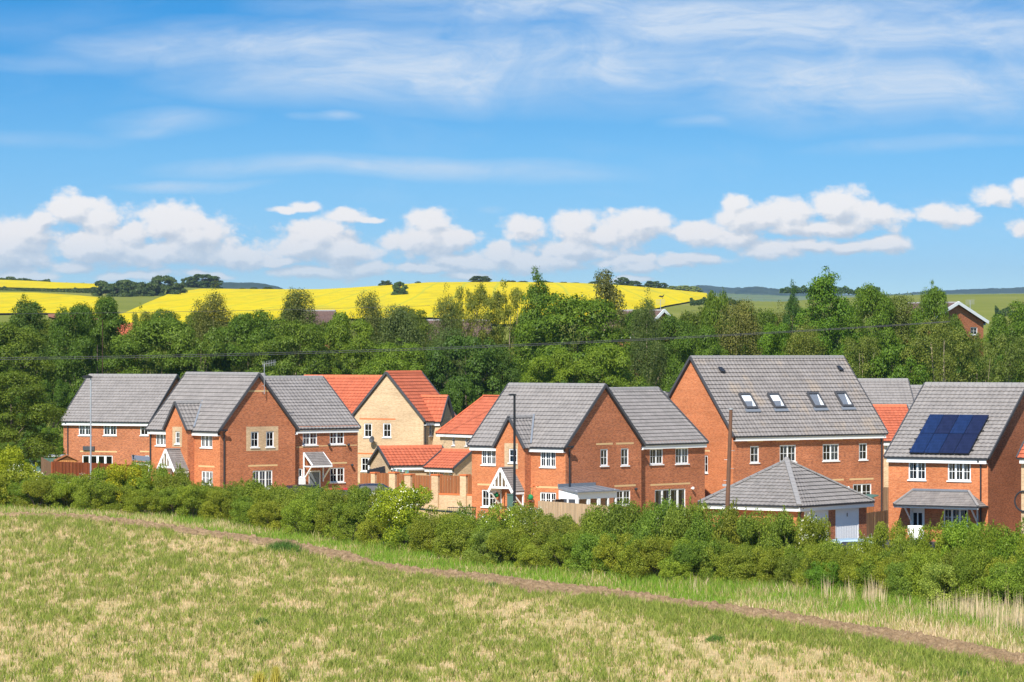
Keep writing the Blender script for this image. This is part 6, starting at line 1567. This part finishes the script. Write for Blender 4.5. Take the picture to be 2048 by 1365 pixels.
def bl_mat(name, c0, c1, tr=.35):
    m, nt, out = nodes(name); g = N(nt, 'ShaderNodeNewGeometry'); c = ramp(nt, g.outputs['Random Per Island'], [(0, c0), (1, c1)])
    d = N(nt, 'ShaderNodeBsdfDiffuse'); nt.links.new(c, d.inputs[0]); t = N(nt, 'ShaderNodeBsdfTranslucent'); nt.links.new(c, t.inputs[0]); x = N(nt, 'ShaderNodeMixShader'); x.inputs[0].default_value = tr
    nt.links.new(d.outputs[0], x.inputs[1]); nt.links.new(t.outputs[0], x.inputs[2]); nt.links.new(x.outputs[0], out.inputs['Surface']); return m
MG = [bl_mat('grass_green', (.17, .23, .035), (.36, .39, .085)), bl_mat('grass_olive', (.32, .30, .085), (.50, .44, .17)), bl_mat('straw', (.48, .35, .17), (.72, .53, .31), .2), bl_mat('grass_lush', (.13, .25, .025), (.27, .40, .05)), bl_mat('dry_stalk', (.46, .34, .19), (.70, .55, .34), .15)]

# strip of ploughed soil along the field edge
top_l = [(-160, 1036), (0, 1031), (137, 1032), (273, 1043), (410, 1063.5), (581, 1085.5), (700, 1108), (748, 1126), (851, 1142), (988, 1152.5), (1124, 1170), (1230, 1183), (1348, 1200.5), (1519, 1221), (1690, 1248.5), (1861, 1274), (1997, 1302), (2150, 1332)]
bot_l = [(-160, 1038), (0, 1034), (137, 1037.5), (273, 1054), (410, 1073), (547, 1094), (684, 1123), (800, 1146), (851, 1153), (988, 1173), (1056, 1187), (1193, 1194), (1348, 1216), (1519, 1241.5), (1656, 1265.5), (1792, 1292), (1929, 1319), (2048, 1341), (2150, 1362)]
tx, ty = zip(*top_l); bx_, by_ = zip(*bot_l)
K, W_ = 900, 26; PX = np.linspace(-160, 2150, K); G0 = np.zeros((W_, K, 3))
a = np.stack(on_ground_v(PX, np.interp(PX, bx_, by_)), -1); b = np.stack(on_ground_v(PX, np.interp(PX, tx, ty)), -1)
for j in range(W_): G0[j] = a + (b - a) * j / (W_ - 1)
x_, y_ = G0[..., 0], G0[..., 1]; edge = np.minimum(np.linspace(0, 1, W_), np.linspace(1, 0, W_))[:, None] * 2
bump = (fbm(x_ * 3.4, y_ * 2.2, 4) - .42) * .30 * np.clip(edge * 3.5, 0, 1) + (vnoise(x_ * 9, y_ * 6) - .5) * .20 * np.clip(edge * 4, 0, 1)
G0[..., 2] = ground_z(x_, y_) + .03 + np.maximum(bump, -.02) * 1.0 + .06 * np.clip(edge * 3, 0, 1)
i, j = np.meshgrid(np.arange(K - 1), np.arange(W_ - 1)); a = (j * K + i).ravel()
m, nt, out = nodes('ploughed_soil'); tc = N(nt, 'ShaderNodeTexCoord'); f = noise(nt, tc.outputs['Object'], 3.5, 5, .7)
principled(nt, out, ramp(nt, f, [(.3, (.15, .095, .048)), (.55, (.30, .20, .11)), (.75, (.44, .31, .19))]), 1.0, .02, noise(nt, tc.outputs['Object'], 14, 4, .7), .7, .05)
o = mesh_np('ploughed_strip', G0.reshape(-1, 3), np.stack([a, a + 1, a + K + 1, a + K], -1), [m]); tag(o, kind='structure')

# field cover
r = np.random.default_rng(77)
def near_y(px): return np.interp(px, bx_, by_)
def scatter(n, ymin, ymax, tmax=.178):
    # uniform over ground area
    y = np.sqrt(r.uniform(ymin ** 2, ymax ** 2, n)); t = r.uniform(-tmax, tmax, n); return t * y, y
def row_of(x, y): return CX + F * x / y, HY + F * (CAMZ - ground_z(x, y)) / y
x, y = scatter(970000, 104, 240); px, py = row_of(x, y)
e = near_y(px) + 3 * (vnoise(px * .05, px * 0) - .5)
inside = py > e + 1
x, y, px, py = x[inside], y[inside], px[inside], py[inside]
A = fbm(x * .13 + 3, y * .05 + 8, 4); B = fbm(x * 1.0 + 9, y * .26 + 2, 4); C_ = fbm(x * 5.0, y * 1.4, 3)
edge_g = sstep(60, 0, py - near_y(px)) * sstep(560, 760, px)        # greener by the strip on the right half
Bf = fbm(x * 2.3 + 40, y * .55 + 12, 4)
bandS = np.exp(-((py - (1215 + (px - 1024) * .25)) / 38) ** 2) * sstep(880, 1060, px)
green = (A - .5) * .7 + (B - .5) * .9 + (Bf - .5) * 1.4 + (C_ - .5) * 1.6 + .06 - .45 * bandS + .55 * edge_g + .35 * sstep(1500, 2000, px) * sstep(1200, 1290, py) - .10 * sstep(1290, 1200, py) * sstep(700, 1000, px) * (1 - edge_g)
u = r.random(len(x))
keep = u < np.clip(.26 + green * .7, .05, 1)
gx_, gy_ = x[keep], y[keep]; gg = green[keep]; n = len(gx_)
sel = r.random(n) < .16; tcx, tcy, tg = gx_[sel], gy_[sel], gg[sel]; kb = 9            # tufts: blades fanning from one root
rad = .05 + .07 * r.random(len(tcx)); th = .17 + .20 * r.random(len(tcx)) + .10 * np.clip(tg, 0, .7)
bx = (tcx[:, None] + r.normal(size=(len(tcx), kb)) * rad[:, None]).ravel(); by = (tcy[:, None] + r.normal(size=(len(tcx), kb)) * rad[:, None]).ravel()
tmi = np.repeat(np.where(r.random(len(tcx)) < np.clip(.6 + tg * .6, .3, .95), 0, 1), kb)
blades('grass', '', np.stack([bx, by, ground_z(bx, by) - .01], -1), np.repeat(th, kb) * r.uniform(.5, 1.15, len(bx)), .024 + .020 * r.random(len(bx)), MG[:2], tmi, .34, 15)
hgt = np.clip(.08 + .13 * r.random(n) + .12 * np.clip(gg, -.2, .8), .05, .40)
mi = np.where(r.random(n) < np.clip(.50 + gg * .7, .2, .95), 0, 1)
blades('grass', '', np.stack([gx_, gy_, ground_z(gx_, gy_) - .01], -1), hgt * .7, .018 + .016 * r.random(n), MG[:2], mi, .28, 5)
x2, y2 = scatter(420000, 104, 240); px2, py2 = row_of(x2, y2); ins = py2 > near_y(px2) + 1; x2, y2, px2, py2 = x2[ins], y2[ins], px2[ins], py2[ins]
B2 = fbm(x2 * 1.0 + 9, y2 * .26 + 2, 4); A2 = fbm(x2 * .13 + 3, y2 * .05 + 8, 4); k = r.random(len(x2)) < np.clip(.85 - (B2 - .45) * 2.2 - (A2 - .5) * 1.5, .12, 1)
x2, y2 = x2[k], y2[k]; n = len(x2)
blades('stubble', '', np.stack([x2, y2, ground_z(x2, y2) - .01], -1), .07 + .17 * r.random(n) ** 1.5, .014 + .014 * r.random(n), [MG[2]], np.zeros(n, int), .35, 6)
# lush verge between the soil strip and the hedge
x3, y3 = scatter(580000, 118, 226, .195); px3, py3 = row_of(x3, y3); tt_ = np.interp(px3, tx, ty); ins = (py3 < tt_ - .5) & (y3 < hb(px3) + 3.5); x3, y3, px3, py3, tt_ = x3[ins], y3[ins], px3[ins], py3[ins], tt_[ins]
D3 = fbm(x3 * .5, y3 * .4, 4); dry = sstep(1300, 1900, px3) * sstep(40, 6, tt_ - py3) * .8 + (D3 - .5) * 1.4 + .4 * sstep(700, 200, px3)
n = len(x3); hgt = (.14 + .2 * r.random(n)) * (1 + .9 * sstep(5, 30, tt_ - py3)); mi = np.where(r.random(n) < np.clip(.18 + dry * .9, .04, .9), 1, 0); mi = np.where((r.random(n) < np.clip(dry * .7 - .05, 0, .7)), 2, mi)
blades('grass', '', np.stack([x3, y3, ground_z(x3, y3) - .01], -1), hgt, .018 + .02 * r.random(n), [MG[3], MG[1], MG[4]], mi, .3, 7)
# tall dry stalks at the right
cl = []
for (cx_, cy_, sx, num, hh) in ((1380, 1186, 16, 22, .9), (1400, 1188, 20, 20, .8), (1460, 1193, 25, 18, .7), (1582, 1198, 20, 50, .9), (1612, 1196, 18, 50, 1.0), (1652, 1205, 8, 60, 1.5), (1690, 1212, 22, 70, 1.1), (1700, 1205, 8, 40, 1.4), (1745, 1212, 16, 210, 1.5), (1768, 1216, 10, 60, 1.3), (1805, 1225, 16, 40, .9), (1850, 1228, 30, 60, .8),
                               (1880, 1210, 30, 30, 1.3), (1900, 1238, 40, 170, 1.3), (1940, 1240, 22, 190, 1.5), (1975, 1248, 30, 240, 1.5), (2015, 1225, 8, 130, 2.3), (2010, 1262, 30, 220, 1.5), (2045, 1262, 22, 240, 1.9), (2080, 1268, 30, 160, 1.6), (1530, 1192, 40, 20, .6), (1330, 1178, 60, 16, .6), (1100, 1158, 70, 14, .6)):
    for _ in range(int(num * .65)):
        a, b = r.normal(cx_, sx * .55), r.normal(cy_, 6); 
        if b > np.interp(a, tx, ty) - 1: b = np.interp(a, tx, ty) - 2 - r.random() * 8
        cl.append((a, b, hh * .82 * r.uniform(.35, 1.1)))
cl = np.array(cl); n = len(cl); cl = np.stack([*on_ground_v(cl[:, 0], cl[:, 1]), cl[:, 2]], -1)
blades('dry_stalks', '', cl[:, :3], cl[:, 3], .020 + .014 * r.random(n), [MG[4]], np.zeros(n, int), .06, 8)
# scattered lone straw stems on the soil strip and in the field
x4, y4 = scatter(2200, 104, 200); px4, py4 = row_of(x4, y4); ins = py4 > np.interp(px4, tx, ty); x4, y4 = x4[ins], y4[ins]; n = len(x4)
blades('dry_stalks', '', np.stack([x4, y4, ground_z(x4, y4)], -1), .15 + .30 * r.random(n), .016 + .01 * r.random(n), [MG[4]], np.zeros(n, int), .22, 9)
# foreground plants: a few dark grass tufts and the blurred yellow-green plant heads at the lower edge
def tuft(lb, px, py, wpx, hpx, mat, n_=260, name='grass_tuft', lean=.35):
    c = on_ground(px, py); k = c[1] / F; q = r.normal(size=(n_, 2)) * np.array([wpx * k * .28, wpx * k * .4]); P = np.stack([c[0] + q[:, 0], c[1] + q[:, 1], np.full(n_, c[2])], -1)
    hh = hpx * k * r.uniform(.5, 1.1, n_) * np.clip(1.1 - np.abs(q[:, 0]) / (wpx * k), .3, 1); o = blades(name, '', P, hh, np.full(n_, .035), [mat], np.zeros(n_, int), lean, int(px)); del o['kind']; tag(o, lb, 'plant')
dkg = bl_mat('tuft_dark_green', (.07, .15, .025), (.14, .24, .05))
tuft('dark green tuft at the end of the soil strip, left of centre', 567, 1104, 70, 26, dkg, 700)
tuft('dark green leafy tuft in the straw left of centre', 525, 1250, 34, 16, dkg); tuft('dark green tuft in the field right of centre', 1432, 1284, 40, 16, dkg)
tuft('small dark green tuft on the soil strip in the middle', 985, 1174, 30, 12, dkg, 160); tuft('dark tuft in the grass near the lower right corner', 1930, 1352, 50, 14, dkg)
heads = bl_mat('yellow_plant_head', (.38, .34, .06), (.60, .50, .10))
tuft('yellowish plant head at the bottom edge, left one of two', 518, 1372, 24, 30, heads, 420, 'flowering_weed', .2); tuft('yellowish plant head at the bottom edge, right one of two', 551, 1370, 14, 40, heads, 380, 'flowering_weed', .12)
# ================================================================== sky, sun, camera, haze
sun_dir = np.array([-.20, -.65, .70]); sun_dir /= np.linalg.norm(sun_dir)
el = math.asin(sun_dir[2]); az = math.atan2(sun_dir[0], sun_dir[1])
L = bpy.data.lights.new('sun', 'SUN'); L.energy = SUN_E; L.angle = math.radians(.5); L.color = (1.0, .955, .88)
lo = bpy.data.objects.new('sun', L); COL.objects.link(lo)
from mathutils import Vector
lo.rotation_euler = Vector(sun_dir).to_track_quat('Z', 'Y').to_euler(); lo.location = (-100, -100, 200)

w = bpy.data.worlds.new('World'); scene.world = w; w.use_nodes = True; nt = w.node_tree; nt.nodes.clear()
out = nt.nodes.new('ShaderNodeOutputWorld'); bg = nt.nodes.new('ShaderNodeBackground'); nt.links.new(bg.outputs[0], out.inputs[0]); bg.inputs[1].default_value = SKY_S
tc = nt.nodes.new('ShaderNodeTexCoord'); vec = tc.outputs['Generated']
sep = nt.nodes.new('ShaderNodeSeparateXYZ'); nt.links.new(vec, sep.inputs[0])
def mth(op, a, b=None, c=None, clamp=False, tree=None):
    n = (tree or nt).nodes.new('ShaderNodeMath'); n.operation = op; n.use_clamp = clamp
    for s, v in zip(n.inputs, (a, b, c)):
        if v is None: continue
        if isinstance(v, (int, float)): s.default_value = v
        else: (tree or nt).links.new(v, s)
    return n.outputs[0]
azi = mth('ARCTAN2', sep.outputs[0], sep.outputs[1])
hor = mth('SQRT', mth('ADD', mth('MULTIPLY', sep.outputs[0], sep.outputs[0]), mth('MULTIPLY', sep.outputs[1], sep.outputs[1])))
ele = mth('ARCTAN2', sep.outputs[2], hor)
comb = nt.nodes.new('ShaderNodeCombineXYZ'); nt.links.new(mth('MULTIPLY', azi, 10.0), comb.inputs[0]); nt.links.new(mth('MULTIPLY', ele, 10.0), comb.inputs[1])
uv = comb.outputs[0]                 # 0.1 rad = 1 unit = 700 photo pixels
sky = nt.nodes.new('ShaderNodeTexSky'); sky.sky_type = 'NISHITA'; sky.sun_disc = False; sky.sun_elevation = el; sky.sun_rotation = az; sky.air_density = 1.0; sky.dust_density = .2; sky.ozone_density = 2.0
# the photo's sky deepens quickly above the hills: read the sky dome at a raised elevation
zz = mth('ADD', mth('MULTIPLY', mth('MAXIMUM', sep.outputs[2], 0.0), 3.4), .055)
cv = nt.nodes.new('ShaderNodeCombineXYZ'); nt.links.new(sep.outputs[0], cv.inputs[0]); nt.links.new(sep.outputs[1], cv.inputs[1]); nt.links.new(zz, cv.inputs[2])
nrm = nt.nodes.new('ShaderNodeVectorMath'); nrm.operation = 'NORMALIZE'; nt.links.new(cv.outputs[0], nrm.inputs[0]); nt.links.new(nrm.outputs[0], sky.inputs[0])
hs = nt.nodes.new('ShaderNodeHueSaturation'); hs.inputs['Saturation'].default_value = SKY_SAT; hs.inputs['Value'].default_value = 1.0; nt.links.new(sky.outputs[0], hs.inputs['Color'])
base = mixc(nt, 1.0, hs.outputs[0], ramp(nt, mth('MULTIPLY', ele, 10.0, clamp=True), [(0, (.74, .66, .54)), (.25, (.68, .70, .64)), (.55, (.58, .78, .74)), (.95, (.20, .72, .82))]), 'MULTIPLY')

# cumulus field: rounded heaps along the horizon, each at its own bearing and elevation
def U_(px): return (px - CX) / 700.0
def E_(py): return (HY - py) / 700.0
clouds = [(20, 500, 105, 75), (60, 470, 55, 40), (150, 425, 58, 42), (205, 440, 62, 50), (190, 495, 115, 44), (265, 468, 60, 45), (330, 450, 70, 48), (395, 475, 90, 62), (330, 510, 165, 36), (480, 512, 90, 30), (60, 555, 90, 14), (150, 540, 60, 16), (270, 556, 110, 12), (420, 552, 70, 10), (560, 525, 60, 12), (90, 440, 30, 18),
          (640, 470, 85, 42), (600, 500, 110, 38), (690, 505, 90, 35), (572, 418, 40, 9), (612, 413, 36, 14), (690, 432, 50, 13), (735, 438, 40, 8), (860, 445, 62, 38), (850, 480, 110, 38), (905, 475, 60, 32), (740, 540, 75, 20), (620, 545, 90, 15), (930, 527, 110, 24), (1000, 512, 60, 26), (935, 555, 60, 12), (860, 540, 90, 14),
          (1045, 458, 52, 30), (1150, 450, 60, 38), (1215, 470, 95, 45), (1290, 450, 75, 34), (1160, 500, 120, 28), (1060, 525, 130, 26), (1270, 536, 60, 16), (1240, 520, 80, 14), (1400, 470, 75, 32), (1460, 475, 70, 25), (1500, 440, 90, 34), (1475, 410, 42, 22), (1580, 425, 75, 34), (1675, 415, 68, 38), (1740, 435, 85, 32), (1640, 455, 160, 20),
          (1555, 495, 95, 25), (1620, 490, 60, 18), (1765, 492, 65, 20), (1700, 495, 60, 12), (1400, 518, 80, 14), (1350, 525, 50, 14), (1880, 430, 70, 26), (1985, 388, 48, 30), (2055, 388, 55, 30), (2045, 458, 50, 20), (1260, 560, 60, 8), (2120, 450, 70, 30), (-80, 480, 100, 60), (2250, 430, 90, 40), (-260, 470, 120, 45)]
grp = bpy.data.node_groups.new('cloud_density', 'ShaderNodeTree')
grp.interface.new_socket('P', in_out='INPUT', socket_type='NodeSocketVector'); grp.interface.new_socket('D', in_out='OUTPUT', socket_type='NodeSocketFloat')
gi = grp.nodes.new('NodeGroupInput'); go = grp.nodes.new('NodeGroupOutput')
def vm(op, a, b):
    n = grp.nodes.new('ShaderNodeVectorMath'); n.operation = op
    for s, v in zip(n.inputs, (a, b)):
        if v is None: continue
        if isinstance(v, tuple): s.default_value = v
        else: grp.links.new(v, s)
    return n
nz = grp.nodes.new('ShaderNodeTexNoise'); nz.inputs['Scale'].default_value = 7.0; nz.inputs['Detail'].default_value = 2.5; grp.links.new(gi.outputs[0], nz.inputs['Vector'])
wp = vm('SCALE', vm('SUBTRACT', nz.outputs['Color'], (.5, .5, .5)).outputs[0], None); wp.inputs['Scale'].default_value = .05
PW = vm('ADD', gi.outputs[0], wp.outputs[0]).outputs[0]
acc = None
for (cx_, cy_, rx, ry) in clouds:
    s = vm('SUBTRACT', PW, (U_(cx_), E_(cy_), 0)).outputs[0]; m_ = vm('MULTIPLY', s, (700.0 / rx, 700.0 / ry, 0)).outputs[0]
    ln = grp.nodes.new('ShaderNodeVectorMath'); ln.operation = 'LENGTH'; grp.links.new(m_, ln.inputs[0])
    d_ = ln.outputs['Value']
    if acc is None: acc = d_
    else:
        n = grp.nodes.new('ShaderNodeMath'); n.operation = 'SMOOTH_MIN'; grp.links.new(acc, n.inputs[0]); grp.links.new(d_, n.inputs[1]); n.inputs[2].default_value = .25; acc = n.outputs[0]
mp = grp.nodes.new('ShaderNodeMapping'); mp.inputs['Scale'].default_value = (1.0, 1.35, 1.0); grp.links.new(gi.outputs[0], mp.inputs[0])
def gn(sc, det, rough): 
    n = grp.nodes.new('ShaderNodeTexNoise'); n.inputs['Scale'].default_value = sc; n.inputs['Detail'].default_value = det; n.inputs['Roughness'].default_value = rough; grp.links.new(mp.outputs[0], n.inputs['Vector']); return n.outputs['Fac']
f1 = gn(9.0, 9.0, .60)
vo = grp.nodes.new('ShaderNodeTexVoronoi'); vo.feature = 'F1'; vo.inputs['Scale'].default_value = 15.0; vo.inputs['Detail'].default_value = 4.0; vo.inputs['Roughness'].default_value = .55; vo.inputs['Lacunarity'].default_value = 2.1; vo.normalize = True
nz2 = grp.nodes.new('ShaderNodeTexNoise'); nz2.inputs['Scale'].default_value = 22.0; nz2.inputs['Detail'].default_value = 3; grp.links.new(gi.outputs[0], nz2.inputs['Vector'])
wp2 = vm('SCALE', vm('SUBTRACT', nz2.outputs['Color'], (.5, .5, .5)).outputs[0], None); wp2.inputs['Scale'].default_value = .035
grp.links.new(vm('ADD', mp.outputs[0], wp2.outputs[0]).outputs[0], vo.inputs['Vector'])
D = mth('SUBTRACT', 1.02, acc, tree=grp); D = mth('ADD', D, mth('MULTIPLY', mth('SUBTRACT', f1, .46, tree=grp), 1.5, tree=grp), tree=grp)
D = mth('ADD', D, mth('MULTIPLY', mth('SUBTRACT', .30, vo.outputs['Distance'], tree=grp), 1.5, tree=grp), tree=grp)
grp.links.new(D, go.inputs[0])
def dens(v):
    n = nt.nodes.new('ShaderNodeGroup'); n.node_tree = grp; nt.links.new(v, n.inputs[0]); return n.outputs[0]
def shift(v, dx, dy):
    n = nt.nodes.new('ShaderNodeVectorMath'); n.operation = 'ADD'; nt.links.new(v, n.inputs[0]); n.inputs[1].default_value = (dx, dy, 0); return n.outputs[0]
d0 = dens(uv); d1 = dens(shift(uv, -.012, .018)); d2 = dens(shift(uv, -.02, .06))
cov = nt.nodes.new('ShaderNodeMapRange'); cov.interpolation_type = 'SMOOTHSTEP'; cov.inputs[1].default_value = -.05; cov.inputs[2].default_value = .50; nt.links.new(d0, cov.inputs[0])
lit = mth('MULTIPLY_ADD', mth('SUBTRACT', d0, d1), .85, .52)
lit = mth('MULTIPLY_ADD', mth('SUBTRACT', d0, d2), .45, lit)
lit2 = mth('SUBTRACT', lit, mth('MULTIPLY', mth('MAXIMUM', mth('SUBTRACT', d0, .7), 0.0), .10), clamp=True)
ccol = ramp(nt, lit2, [(0.0, (.72, .78, .84)), (.30, (.84, .88, .91)), (.50, (.99, .99, .98)), (.75, (1.18, 1.13, 1.07))])
# clouds fade into the air near the horizon
fade = nt.nodes.new('ShaderNodeMapRange'); fade.inputs[1].default_value = E_(600); fade.inputs[2].default_value = E_(470); fade.inputs[3].default_value = .45; fade.inputs[4].default_value = .97; nt.links.new(mth('MULTIPLY', ele, 10.0), fade.inputs[0])
# cirrus veils: long soft streaks
mpc = nt.nodes.new('ShaderNodeMapping'); mpc.inputs['Scale'].default_value = (1.0, 3.0, 1.0); mpc.inputs['Rotation'].default_value = (0, 0, math.radians(-4)); mpc.inputs['Location'].default_value = (2.2, .7, 0)
wn = nt.nodes.new('ShaderNodeTexNoise'); wn.inputs['Scale'].default_value = 1.1; wn.inputs['Detail'].default_value = 3; nt.links.new(uv, wn.inputs['Vector'])
wsc = nt.nodes.new('ShaderNodeVectorMath'); wsc.operation = 'MULTIPLY_ADD'; nt.links.new(wn.outputs['Color'], wsc.inputs[0]); wsc.inputs[1].default_value = (.9, .16, 0); nt.links.new(uv, wsc.inputs[2]); nt.links.new(wsc.outputs[0], mpc.inputs[0])
c1 = noise(nt, mpc.outputs[0], 1.5, 9, .62, .9)
mpd = nt.nodes.new('ShaderNodeMapping'); mpd.inputs['Scale'].default_value = (1.6, 7.5, 1); mpd.inputs['Rotation'].default_value = (0, 0, math.radians(-5)); nt.links.new(wsc.outputs[0], mpd.inputs[0])
c2 = noise(nt, mpd.outputs[0], 2.6, 10, .70, .8)
# broad veils where the photograph has them
veils = [(560, 105, 420, 55, .9), (860, 150, 460, 75, 1.0), (1180, 130, 450, 95, 1.0), (1500, 60, 460, 80, 1.0), (1750, 180, 460, 80, 1.0), (1900, 70, 460, 90, .9), (1050, 25, 520, 50, .75), (1500, 150, 500, 70, .8), (400, 245, 150, 24, .55), (350, 262, 100, 14, .5), (430, 368, 170, 12, .9), (800, 335, 420, 22, .75), (1080, 345, 190, 20, .45), (1400, 245, 80, 14, .5), (1850, 295, 220, 16, .5), (660, 243, 35, 10, .5), (930, 413, 40, 8, .5), (1650, 235, 200, 12, .3), (1950, 250, 200, 40, .3), (100, 60, 200, 40, .15), (150, 130, 200, 20, .35), (100, 275, 200, 16, .3)]
vacc = None
for (cx_, cy_, rx, ry, s_) in veils:
    a_ = nt.nodes.new('ShaderNodeVectorMath'); a_.operation = 'SUBTRACT'; nt.links.new(wsc.outputs[0], a_.inputs[0]); a_.inputs[1].default_value = (U_(cx_) + .45, E_(cy_) + .08, 0)
    b_ = nt.nodes.new('ShaderNodeVectorMath'); b_.operation = 'MULTIPLY'; nt.links.new(a_.outputs[0], b_.inputs[0]); b_.inputs[1].default_value = (700 / rx, 700 / ry, 0)
    l_ = nt.nodes.new('ShaderNodeVectorMath'); l_.operation = 'LENGTH'; nt.links.new(b_.outputs[0], l_.inputs[0])
    v_ = mth('MULTIPLY', mth('SUBTRACT', 1.25, l_.outputs['Value'], clamp=True), s_); vacc = v_ if vacc is None else mth('MAXIMUM', vacc, v_)
cr = mth('MULTIPLY', mth('MULTIPLY', mth('SUBTRACT', c1, .20), 2.4, clamp=True), vacc)
cr = mth('MULTIPLY', cr, mth('MULTIPLY_ADD', c2, 1.9, .10), clamp=True); cr = mth('MULTIPLY', cr, .74)
gen = nt.nodes.new('ShaderNodeMapRange'); gen.inputs[1].default_value = .52; gen.inputs[2].default_value = .85; gen.inputs[4].default_value = .15; nt.links.new(c1, gen.inputs[0])
cr = mth('MAXIMUM', cr, gen.outputs[0])
upper = nt.nodes.new('ShaderNodeMapRange'); upper.inputs[1].default_value = 0.0; upper.inputs[2].default_value = .35; nt.links.new(mth('MULTIPLY', ele, 10.0), upper.inputs[0]); cr = mth('MULTIPLY', cr, upper.outputs[0])
WHITE = tuple(x * CLOUD_V for x in (.86, .93, 1.0))
s1 = mixc(nt, cr, base, WHITE)
cl_ = mixc(nt, 1.0, ccol, (CLOUD_V, CLOUD_V, CLOUD_V), 'MULTIPLY')
s2 = mixc(nt, mth('MULTIPLY', cov.outputs[0], fade.outputs[0]), s1, cl_)
nt.links.new(s2, bg.inputs[0])
w.cycles.sampling_method = 'MANUAL'; w.cycles.sample_map_resolution = 512

cam = bpy.data.cameras.new('camera'); co = bpy.data.objects.new('camera', cam); COL.objects.link(co); scene.camera = co
co.location = (0, 0, CAMZ); co.rotation_euler = (math.pi / 2, 0, 0); cam.sensor_width = 36; cam.lens = F / 2048 * 36; cam.clip_start = 1; cam.clip_end = 40000
cam.shift_y = (HY - 682.5) / 2048
scene.view_settings.view_transform = 'Standard'; scene.view_settings.look = 'None'; scene.view_settings.gamma = 1; scene.view_settings.use_curve_mapping = False; scene.view_settings.exposure = EXPO
scene.cycles.max_bounces = 6; scene.cycles.diffuse_bounces = 2; scene.cycles.glossy_bounces = 2; scene.cycles.transmission_bounces = 3; scene.cycles.transparent_max_bounces = 8; scene.cycles.volume_bounces = 0
scene.cycles.use_denoising = True
if HAZE > 0:
    m = bpy.data.materials.new('air'); m.use_nodes = True; n_ = m.node_tree; n_.nodes.clear(); o_ = n_.nodes.new('ShaderNodeOutputMaterial'); v_ = n_.nodes.new('ShaderNodeVolumePrincipled')
    v_.inputs['Density'].default_value = HAZE; v_.inputs['Color'].default_value = (.62, .78, 1.0, 1); v_.inputs['Anisotropy'].default_value = .3; n_.links.new(v_.outputs[0], o_.inputs['Volume'])
    mb = MB(); mb.box((-3500, -60, -220), (3500, 10500, 260)); tag(mb.build('haze', m), kind='stuff')
